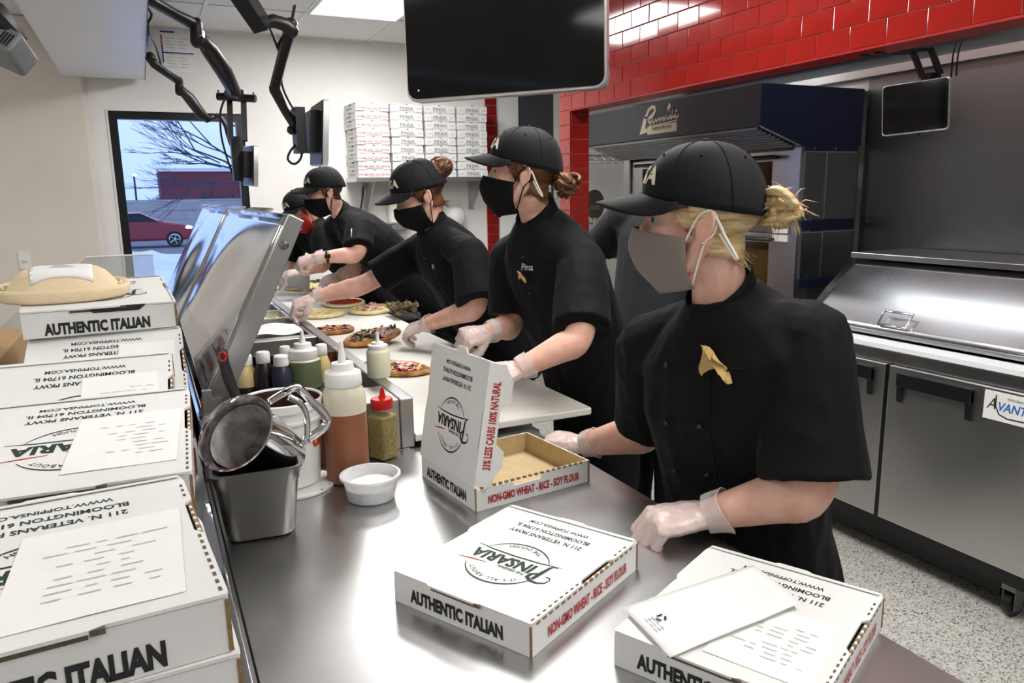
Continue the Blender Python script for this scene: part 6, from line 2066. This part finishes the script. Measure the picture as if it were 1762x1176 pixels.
        for lz, lt in ((1, 'eyelid'), (-1, 'lower_eyelid')):
            def lidf(u, v):
                a_ = rad(-62 + 124 * u); e_ = rad((13 + 73 * v) if lz > 0 else -(20 + 66 * v))
                rr2 = 0.0126
                return hp(0.0792 + rr2 * math.cos(a_) * math.cos(e_), sy * 0.031 + rr2 * math.sin(a_) * math.cos(e_), 0.012 + rr2 * math.sin(e_))
            MB().grid(lidf, 10, 5, 0.0012).build(lt, skin, root, local=False, smooth=True)
        MB().tube([hp(0.0792 + 0.0133 * math.cos(rad(t)) * 0.91, sy * 0.031 + 0.0133 * math.sin(rad(t)) * 0.97, 0.0152) for t in range(-60, 61, 20)], 0.0009 * hs, 5).build('eyelashes', 'iris', root, local=False)
    # ---- cap
    cp = cfg.get('cap', (0.0, 0.0))                    # extra pitch
    CM = HM @ Matrix.Translation((0.0, 0, 0.0)) @ Matrix.Rotation(cp[0], 4, 'Y')
    def dome(a, t, off=0.0):
        ca, sa = math.cos(a), math.sin(a)
        rim = 0.030 + 0.018 * ca
        top = 0.142
        c = math.cos(t * PI / 2) ** 0.80
        rx = (0.109 if ca > 0 else 0.112) + off
        ry = 0.089 + off
        return CM @ V((0.004 + rx * ca * c, ry * sa * c, rim + (top + off - rim) * math.sin(t * PI / 2)))
    cm = MB()
    cm.grid(lambda u, v: dome(2 * PI * u, min(0.995, v)), 48, 14, 0.003)
    capo = cm.build('cap', 'cloth_cap', root, local=False, smooth=True)
    for j in range(6):
        a = 2 * PI * (j + 0.5) / 6 + PI / 6
        MB().tube([dome(a, t / 10, 0.0006) for t in range(0, 10)], 0.0011, 5).build('seam', 'cloth_cap', capo, local=False, smooth=True)
        q = dome(a + PI / 6, 0.55, 0.0008)
        MB().ball(q, 0.0028, n=8, m=6).build('eyelet', 'cloth_cap', capo, local=False, smooth=True)
    MB().ball(CM @ V((0.004, 0, 0.143)), 0.007, 0.007, 0.004, 10, 6).build('cap_button', 'cloth_cap', capo, local=False, smooth=True)
    def brim(u, v):
        a = (u * 2 - 1) * rad(72)
        b = V((0.004 + 0.109 * math.cos(a), 0.089 * math.sin(a), 0.030 + 0.018 * math.cos(a)))
        w = u * 2 - 1
        ext = cfg.get('brim', 0.075) * (1 - abs(w) ** 3.0)
        return CM @ V((b.x + ext * v, b.y * (1 + 0.03 * v), b.z + 0.004 - 0.016 * v * (1 - 0.3 * abs(w)) - 0.030 * w * w * (0.25 + 0.75 * v) * (1 - abs(w) ** 8)))
    MB().grid(brim, 28, 8, 0.004).build('brim', 'cloth_cap', capo, local=False, smooth=True)
    def wcap(p):
        return HM.inverted() @ dome(p.x / 0.105 + 0.10, 0.17 + p.y / 0.125, 0.0022)
    MB().text('PINSA', HM, 0.037, 1.42, 0.035, 0, 'c', wcap).build('cap_lettering', 'cream_thread', capo, local=False)
    # ---- hair
    hm = cfg['hair']
    hb = MB()
    def skull(a, z, off=0.0):
        zz = max(-0.9, min(0.9, (z - 0.045) / 0.092))
        w = math.sqrt(1 - zz * zz)
        if z < 0.0: w = max(w * (1 + 0.25 * z / 0.06), 0.66)
        return hp(0.008 + (0.100 + off) * w * math.cos(a), (0.0775 + off) * w * math.sin(a), z)
    rg = random.Random(cfg.get('seed', 1))
    if cfg.get('bun'):
        bx, bz = cfg['bun']
        bp = hp(bx, 0, bz)
        hb.grid(lambda u, v: skull(rad(84 + 192 * u), 0.045 - (0.085 + 0.03 * math.sin(PI * u)) * v, 0.004 + 0.005 * math.sin(PI * u)), 40, 10, 0.004)
        for j in range(cfg.get('strands', 70)):
            sg = rg.choice((-1, 1))
            a0 = rad(rg.uniform(62, 178)); z0 = rg.uniform(-0.062, 0.02)
            if a0 < rad(98): z0 = rg.uniform(0.006, 0.03)
            pts = []
            for q in range(7):
                w = q / 6
                a = a0 + (PI - a0) * w ** 0.8
                z = z0 + (min(bz, 0.004) - z0) * w
                pts.append(skull(sg * a, z, 0.005 + 0.009 * w + rg.uniform(-0.001, 0.001)))
            pts.append(bp + V((rg.uniform(-1, 1), rg.uniform(-1, 1), rg.uniform(-1, 1))) * 0.01)
            hb.tube(pts, [0.001, 0.003, 0.0036, 0.0036, 0.0034, 0.003, 0.003, 0.003], 5)
        ho = hb.build('hair', hm, root, local=False, smooth=True)
        bm = MB()
        br_ = cfg.get('bunr', 0.03)
        for j in range(cfg.get('coils', 7)):
            ax = V((rg.uniform(-1, 1), rg.uniform(-1, 1), rg.uniform(-1, 1))).normalized()
            x_, y_ = frame_of(ax)
            c_ = bp + V((rg.uniform(-1, 1), rg.uniform(-1, 1), rg.uniform(-1, 1))) * br_ * 0.35
            rr_ = br_ * rg.uniform(0.55, 0.85)
            a0 = rg.uniform(0, 6)
            for st in range(5):
                o_ = V((rg.uniform(-1, 1), rg.uniform(-1, 1), rg.uniform(-1, 1))) * br_ * 0.13
                bm.tube([c_ + o_ + x_ * math.cos(a0 + i * 0.5) * rr_ + y_ * math.sin(a0 + i * 0.5) * rr_ for i in range(12)], br_ * 0.16, 6, rnd=True)
        for j in range(cfg.get('fly', 22)):
            d = V((rg.uniform(-1, 1), rg.uniform(-1, 1), rg.uniform(-1, 1))).normalized()
            p = bp + d * br_ * 0.7
            bm.tube([p, p + d * br_ * 0.4 + V((0, 0, 0.004)), p + d * br_ * 0.75 + V((rg.uniform(-.01, .01), rg.uniform(-.01, .01), -0.004))], [0.0012, 0.001, 0.0004], 4)
        bm.ball(bp, br_ * 0.75, n=12, m=8)
        bo = bm.build('hair_bun', hm, root, local=False, smooth=True)
        fm = MB()
        for j in range(16):
            sg = rg.choice((-1, 1))
            a = rad(rg.uniform(120, 178)); z = rg.uniform(-0.07, -0.04)
            p = skull(sg * a, z, 0.006)
            fm.tube([p, p + HM.to_3x3() @ V((-0.01, 0, -0.012)), p + HM.to_3x3() @ V((-0.02 + rg.uniform(-.01, .02), rg.uniform(-.01, .01), -0.022))], [0.0016, 0.0012, 0.0004], 4)
        for j in range(8):
            p = skull(rad(68 + j * 2), 0.03, 0.004)
            fm.tube([p, skull(rad(74 + j * 1.5), 0.008, 0.004), skull(rad(76 + j), -0.012 - 0.003 * (j % 3), 0.003)], [0.0025, 0.0022, 0.0006], 5)
        fm.build('loose_strands', hm, root, local=False, smooth=True)['kind'] = 'stuff'
    else:
        hb.grid(lambda u, v: skull(rad(74 + 212 * u), 0.05 - (0.05 + 0.055 * math.sin(PI * u) ** 0.6) * v, 0.003 + 0.003 * noise.noise(V((u * 30, v * 12, 1)))), 60, 12, 0.004)
        for j in range(140):
            a = rad(rg.uniform(76, 284)); z = rg.uniform(-0.05 if 1.9 < a < 4.4 else 0.0, 0.035)
            p = skull(a, z, 0.003)
            hb.tube([p, skull(a + 0.05, z - 0.012, 0.007)], [0.002, 0.0006], 4)
        hb.build('hair', hm, root, local=False, smooth=True)
    # ---- mask
    mk = cfg.get('mask', 'mask_black')
    def mf(u, v):
        a = (u * 2 - 1) * rad(84)
        w = abs(u * 2 - 1)
        zt = 0.0 - 0.020 * w ** 1.3
        zb = -0.121 + 0.012 * w ** 2.0
        z = zt + (zb - zt) * v
        x = 0.016 + 0.098 * math.cos(a)
        pk = math.exp(-(a / rad(30)) ** 2)
        x += pk * (0.020 * math.exp(-((v - 0.28) / 0.33) ** 2) + 0.004)
        x -= 0.075 * max(0, v - 0.6) ** 1.5 * 2.4 * (0.25 + 0.75 * pk)
        y = (0.0755 - 0.017 * v ** 3) * math.sin(a) * (1 + 0.04 * math.sin(PI * v))
        return hp(x, y, z + 0.0015 * math.sin(u * 40) * math.sin(PI * v) * w)
    MB().grid(mf, 32, 16, 0.003).build('face_mask', mk, root, local=False, smooth=True)
    MB().tube([mf(0.5 , t / 9.5) + hf * 0.0012 for t in range(9)], 0.0011, 5).build('mask_seam', mk, root, local=False, smooth=True)
    sc_ = cfg.get('strap', mk)
    for sy, u in ((-1, 0.0), (1, 1.0)):
        sm_ = MB().tube(smoothline([mf(u, 0.06), hp(0.004, sy * 0.083, 0.014), hp(-0.016, sy * 0.086, 0.024), hp(-0.027, sy * 0.080, 0.012), hp(-0.022, sy * 0.078, -0.014), hp(-0.004, sy * 0.079, -0.034), mf(u, 0.92)], 5), 0.0019 * hs, 6)
        sm_.build('ear_loop', sc_, root, local=False, smooth=True)
    if cfg.get('tail'):
        MB().tube(smoothline([hp(-0.006, 0.083, 0.026), hp(-0.026, 0.082, 0.010), hp(-0.040, 0.078, -0.022), hp(-0.058, 0.074, -0.058), hp(-0.050, 0.074, -0.052), hp(-0.030, 0.076, -0.016)], 5), 0.0026, 6, sq=0.6).build('strap_tail', 'elastic', root, local=False, smooth=True)
        MB().ball(hp(-0.002, 0.081, -0.031), 0.0035, n=8, m=6).build('earring', 'gold', root, local=False, smooth=True)
    if cfg.get('glasses'):
        for sy in (-1, 1):
            gm = MB().tube([hp(0.104 + 0.004 * math.cos(t), sy * 0.033 + 0.024 * math.cos(t), 0.008 + 0.018 * math.sin(t)) for t in [2 * PI * i / 20 for i in range(21)]], 0.0016, 6)
            gm.tube([hp(0.1, sy * 0.057, 0.012), hp(0.05, sy * 0.078, 0.014), hp(0.0, sy * 0.081, 0.016), hp(-0.012, sy * 0.08, 0.006)], 0.0019, 6)
            gm.build('glasses_frame', 'kraft_dark', root, local=False, smooth=True)
    # ---- shirt
    sh_ = cfg.get('shirt', 'cloth_black')
    C_ = MB()
    mid = pel.lerp(nb, 0.5) + fwd * cfg.get('belly', 0.0)
    rings = [ring(pel - upv * 0.13, lat, fwd, 0.19 * k, 0.138 * k), ring(pel, lat, fwd, 0.185 * k, 0.135 * k), ring(pel.lerp(nb, 0.28), lat, fwd, 0.172 * k, 0.128 * k), ring(mid, lat, fwd, 0.174 * k, 0.13 * k),
             ring(pel.lerp(nb, 0.7), lat, fwd, 0.186 * k, 0.13 * k), ring(pel.lerp(nb, 0.84), lat, fwd, 0.175 * k, 0.112 * k), ring(pel.lerp(nb, 0.94), lat, fwd, 0.115 * k, 0.088 * k), ring(nb + upv * 0.005, lat, fwd, 0.072, 0.068)]
    C_.loft(rings)
    hems = []
    for side, a in arms.items():
        S0 = SL if side == 'L' else SR
        el, wr = V(a['el']), V(a['wr'])
        hm_ = a.get('hem', 0.92)
        ax = (el - S0)
        he = S0 + ax * hm_
        ad = ax.normalized()
        w1 = a.get('w', 0.078) * s
        C_.tube([nb.lerp(S0, 0.3) - upv * 0.035, nb.lerp(S0, 0.7) - upv * 0.015, S0], [0.062 * s, 0.070 * s, 0.076 * s], 16, rnd=True)
        pts = [S0 - ad * 0.0, S0 + ax * 0.15, S0 + ax * 0.4, S0 + ax * hm_ * 0.75, he - ad * 0.008, he, he - ad * 0.003, he - ad * 0.035]
        C_.tube([S0 - ad * 0.03] + pts, [0.05 * s, 0.074 * s, 0.079 * s, (0.078 * s + w1) / 2, w1 * 0.99, w1 * 1.03, w1, w1 - 0.008, w1 - 0.016], 18)
        # join under the arm
        C_.tube([S0.lerp(pel, 0.22) - lat * (0.04 if side == 'L' else -0.04), S0 + ax * 0.2], [0.07 * s, 0.06 * s], 12, rnd=True)
        hems.append((he, ad, w1))
    so = remesh(C_, 'shirt', sh_, root, cfg.get('svox', 0.007), 4, (cfg.get('wr_amp', 0.006), 7.5, (1, 1, 0.55)))
    off = WORLD[root.name]
    bvh = BVHTree.FromPolygons([v.co + off for v in so.data.vertices], [tuple(p.vertices) for p in so.data.polygons])
    def on_shirt(x, z, lift=0.002):
        """x to the person's left, z along the spine from the pelvis, cast from in front"""
        o_ = pel + upv * z + lat * x + fwd * 0.6
        h = bvh.ray_cast(o_, -fwd, 1.2)
        if h[0] is None: return pel + upv * z + lat * x + fwd * 0.13
        return h[0] + fwd * lift
    L_ = (nb - pel).length
    # front overlap seam, buttons, collar, pocket print
    MB().tube([on_shirt(0.035 - 0.01 * t, L_ * (0.90 - 1.02 * t), 0.0) for t in [i / 14 for i in range(15)]], 0.003, 5).build('placket', sh_, root, local=False, smooth=True)
    for j in range(5):
        for dx in ((0.012,) if not cfg.get('double') else (0.012, -0.075)):
            q = on_shirt(dx, L_ * (0.86 - 0.17 * j), 0.002)
            MB().ball(q, 0.0062, n=10, m=6).build('button', 'metal_button', root, local=False, smooth=True)
    co = MB()
    def cf(u, v):
        a = rad(24) + u * rad(312)
        tilt = 0.03 * math.cos(a)
        r = 1.0 + 0.10 * (1 - v)
        return nb + upv * (-0.014 + 0.046 * v - tilt * 0.9 - 0.004) + fwd * math.cos(a) * 0.069 * r + lat * math.sin(a) * 0.067 * r + fwd * 0.004
    co.grid(cf, 36, 5, 0.004)
    co.build('collar', sh_, root, local=False, smooth=True)
    if cfg.get('logo'):
        lx, lz, lsz, ltx = cfg['logo']
        def wl(p):
            return on_shirt(lx + p.x, lz * L_ + p.y, 0.0025)
        MB().text(ltx, None, lsz, 0.9, 0.0, 0.25, 'l', wl).build('chest_lettering', 'paper', root, local=False)
    if cfg.get('pocket'):
        lx, lz, sz = cfg['pocket']
        q = on_shirt(lx, lz * L_, 0.004)
        MB().tube([on_shirt(lx - 0.045 + 0.09 * i / 6, lz * L_ - 0.008, 0.0) for i in range(7)], 0.0025, 5).build('pocket_edge', sh_, root, local=False, smooth=True)
        rg2 = random.Random(3)
        ins = []
        def tp(u, v):
            w = (1 - 0.55 * v)
            return q + lat * ((u - 0.5) * 0.055 * w - 0.012 * v) * sz + upv * (v * 0.045 - 0.012 + 0.012 * math.sin(u * 5)) * sz + fwd * (0.004 + 0.007 * math.sin(u * 9 + v * 5)) * sz
        MB().grid(tp, 10, 8, 0.0015).build('pocket_paper', 'tan_paper', root, local=False)
    if cfg.get('pen'):
        q = SL + (V(arms['L']['el']) - SL) * 0.45
        a_ = (V(arms['L']['el']) - SL).normalized()
        o_ = -FW
        o_ = (o_ - a_ * o_.dot(a_)).normalized()
        c_ = bvh.ray_cast(q + o_ * 0.3 + fwd * 0.03, -o_, 0.6)[0] or q
        MB().tube([c_ + o_ * 0.004 - a_ * 0.03, c_ + o_ * 0.004 + a_ * 0.025], 0.0028, 6).build('pen', 'white_plastic', root, local=False, smooth=True)
    if cfg.get('watch'):
        el, wr = V(arms['L']['el']), V(arms['L']['wr'])
        ax = (el - wr).normalized()
        a, b = frame_of(ax)
        c = wr + ax * 0.062
        MB().tube([c + a * math.cos(t) * 0.034 + b * math.sin(t) * 0.033 for t in [2 * PI * i / 24 for i in range(25)]], 0.009, 8, sq=0.35, ref=ax).build('watch_strap', 'black_plastic', root, local=False, smooth=True)
        o_ = -FW
        o_ = (o_ - ax * o_.dot(ax)).normalized()
        MB().ball(c + o_ * 0.035, 0.017, 0.017, 0.017, 12, 8).build('watch_case', 'black_gloss', root, local=False, smooth=True)
    # ---- trousers and shoes
    Tm = MB()
    tm_ = cfg.get('trousers', 'cloth_trouser')
    Tm.loft([ring(pel + upv * 0.02, lat, fwd, 0.165 * k, 0.118 * k), ring(pel - V((0, 0, 0.1)), lat, fwd, 0.175 * k, 0.125 * k), ring(pel - V((0, 0, 0.2)), lat, fwd, 0.16 * k, 0.105 * k)])
    for h0, kn, ft in feet:
        Tm.tube([h0 - V((0, 0, 0.05)), h0.lerp(kn, 0.5), kn, ft + V((0, 0, 0.2)), ft + V((0, 0, 0.055))], [0.095 * k, 0.095 * k, 0.078 * k, 0.068, 0.066], 16)
    remesh(Tm, 'trousers', tm_, root, 0.012, 2, (0.006, 6, (1, 1, 0.5)))
    f2 = V((fwd.x, fwd.y, 0)).normalized()
    for h0, kn, ft in feet:
        l2 = V((0, 0, 1)).cross(f2)
        MB().loft([[ft + f2 * (-0.08 + 0.26 * j / 7) + l2 * w * math.cos(2 * PI * i / 12) + V((0, 0, max(0.004, hh * (0.5 + 0.5 * math.sin(2 * PI * i / 12))))) for i in range(12)]
                   for j, (w, hh) in enumerate([(0.025, 0.06), (0.04, 0.085), (0.042, 0.095), (0.044, 0.09), (0.048, 0.075), (0.05, 0.058), (0.044, 0.045), (0.02, 0.025)])]).build('shoe', 'black_plastic', root, local=False, smooth=True)
    return root, dict(fwd=fwd, lat=lat, upv=upv, on=on_shirt, hp=hp, L=L_, mf=mf)

UPZ = V((0, 0, 1))
# nearest: blonde bun, grey mask ------------------------------------------------
p5, i5 = person(dict(
    label='nearest person, blonde bun, black cap and shirt, grey face mask, hand on counter', hair='hair_blonde', mask='mask_grey', strap='elastic', tail=True, seed=3,
    pelvis=P(1296, 975, 1.80), neck=P(1240, 507, 1.50), sl=P(1392, 585, 1.44), sr=P(1118, 600, 1.74), head=P(1214, 384, 1.45), face=(-0.70, 0.71, -0.05), up=(-0.05, 0.04, 1), hs=1.07,
    cap=(rad(-3), 0), brim=0.085, bun=(-0.128, 0.018), bunr=0.040, coils=10, strands=90, fly=60, k=1.10, s=1.06, ak=1.1, logo=None, pocket=(0.052, 0.855, 1.25), wr_amp=0.009, gaze=(0.85, 0.45, -0.05), double=True, vox=0.004, svox=0.006,
    arms={'L': dict(el=P(1402, 842, 1.41), wr=P(1216, 886, 1.495), to=P(1130, 898, 1.49), n=(-0.15, -0.12, 1.0), pose='loose', hem=0.94, w=0.092, hs=1.12),
          'R': dict(el=P(1120, 742, 1.92), wr=P(1004, 766, 2.02), to=P(925, 748, 2.08), n=(0.1, -0.25, 0.95), pose='fist', hem=0.88, w=0.085)}))
# second: auburn bun, looks down the line ----------------------------------------
p4, i4 = person(dict(
    label='person with low auburn bun, black mask, looking up past the open box', hair='hair_auburn', seed=5,
    pelvis=(1.40, 2.24, 0.86), neck=P(924, 370, 2.46), sl=P(1003, 455, 2.36), sr=P(880, 448, 2.68), head=P(905, 303, 2.40), face=(-0.83, 0.55, 0.03), up=(0.02, 0, 1), hs=1.06,
    cap=(rad(-4), 0), bun=(-0.118, -0.022), bunr=0.040, coils=8, strands=80, fly=30, k=1.05, s=1.05, logo=(0.0, 0.80, 0.032, 'Pinsa'), pocket=(0.0, 0.765, 0.6), gaze=(0.8, 0.5, 0.05), wr_amp=0.008, tail=True,
    arms={'L': dict(el=P(1000, 582, 2.22), wr=P(892, 636, 2.16), to=P(835, 655, 2.12), n=(0.3, -0.5, 0.8), pose='grip', hem=0.90, w=0.084),
          'R': dict(el=P(880, 560, 2.66), wr=P(838, 572, 2.55), to=P(792, 583, 2.48), n=(-0.1, -0.6, 0.75), pose='fist', hem=0.85, w=0.08)}))
# third: looks down, holds the baked flatbread ------------------------------------
p3, i3 = person(dict(
    label='person bending over the board, brown top bun, reaching to the pans and a flatbread', hair='hair_auburn', seed=8,
    pelvis=(1.44, 3.13, 0.88), neck=P(744, 387, 3.22), sl=P(808, 440, 3.06), sr=P(722, 432, 3.42), head=P(728, 336, 3.17), face=(-0.86, 0.22, -0.42), up=(-0.4, 0.0, 1), hs=1.06,
    cap=(rad(-4), 0), bun=(-0.112, 0.062), bunr=0.044, coils=8, strands=70, fly=24, k=1.04, s=1.04, logo=(0.05, 0.79, 0.03, 'Pi'),
    arms={'L': dict(el=P(824, 528, 2.98), wr=P(730, 560, 3.14), to=P(655, 584, 3.28), n=(-0.1, -0.55, 0.8), pose='grip', hem=0.93, w=0.082),
          'R': dict(el=P(628, 490, 3.40), wr=P(541, 512, 3.36), to=P(495, 530, 3.34), n=(-0.5, -0.2, 0.85), pose='pinch', hem=0.80, w=0.078)}))
# fourth: glasses, watch ------------------------------------------------------------
p2, i2 = person(dict(
    label='person with glasses, black mask and dark watch working at the far board', hair='hair_brown', glasses=True, watch=True, pen=True, seed=9, vox=0.005,
    pelvis=(1.52, 4.2, 0.95), neck=P(586, 366, 4.48), sl=P(618, 392, 4.32), sr=P(578, 392, 4.66), head=P(563, 332, 4.42), face=(-0.92, 0.1, -0.24), up=(-0.25, 0, 1), hs=1.06, cap=(rad(-4), 0), k=1.05, s=1.06, logo=None,
    arms={'L': dict(el=P(617, 438, 4.22), wr=P(543, 444, 4.15), to=P(500, 456, 4.16), n=(-0.1, -0.5, 0.85), pose='pinch', hem=0.84, w=0.085),
          'R': dict(el=P(612, 462, 4.62), wr=P(584, 474, 4.55), to=P(540, 492, 4.5), n=(-0.1, -0.4, 0.9), pose='grip', hem=0.8, w=0.08)}))
# fifth: red mask -------------------------------------------------------------------
p1, i1 = person(dict(
    label='farthest person in a red face mask beside the window', hair='hair_brown', mask='mask_red', seed=12, vox=0.006, strap='mask_red',
    pelvis=(1.40, 4.78, 0.88), neck=P(543, 387, 4.98), sl=P(556, 402, 4.85), sr=P(515, 402, 5.12), head=P(524, 362, 4.88), face=(-0.80, -0.06, -0.5), up=(-0.5, 0, 0.85), hs=1.02, cap=(rad(-4), 0), k=1.0, s=1.0, logo=(0.05, 0.66, 0.03, 'R'),
    arms={'L': dict(el=P(560, 455, 4.8), wr=P(520, 468, 4.78), to=P(492, 472, 4.78), n=(0, -0.4, 0.9), pose='relax', hem=0.9, w=0.08),
          'R': dict(el=P(500, 452, 5.15), wr=P(490, 470, 5.1), to=P(478, 478, 5.05), n=(0, -0.4, 0.9), pose='relax', hem=0.9, w=0.08)}))
q = i1['mf'](0.72, 0.62)
fw1 = (i1['hp'](1, 0, 0) - i1['hp'](0, 0, 0)).normalized()
MB().ball(q, 0.012, 0.008, 0.008, 8, 6).build('mask_print', 'paper', p1, local=False, smooth=True)
# sixth: at the oven, back turned -----------------------------------------------------
p6, i6 = person(dict(
    label='person in charcoal shirt at the oven, mostly hidden behind the nearest cap', hair='hair_brown', seed=15, vox=0.006, shirt='cloth_charcoal', skin='skin_dark',
    pelvis=P(1118, 560, 2.95), neck=P(1146, 352, 2.95), sl=P(1078, 372, 3.05), sr=P(1190, 372, 2.8), head=P(1188, 338, 2.98), face=(0.75, 0.6, -0.3), up=(0.3, 0.2, 1), hs=0.98, k=0.98, s=1.0, wr_amp=0.004,
    arms={'L': dict(el=P(1034, 424, 3.2), wr=P(1092, 438, 3.42), to=P(1130, 432, 3.5), n=(0, 0, 1), pose='relax', hem=0.98, w=0.075, glove=False),
          'R': dict(el=P(1235, 470, 2.8), wr=P(1210, 450, 3.1), to=P(1200, 445, 3.2), n=(0, 0, 1), pose='relax', hem=0.9, w=0.075, glove=False)}))
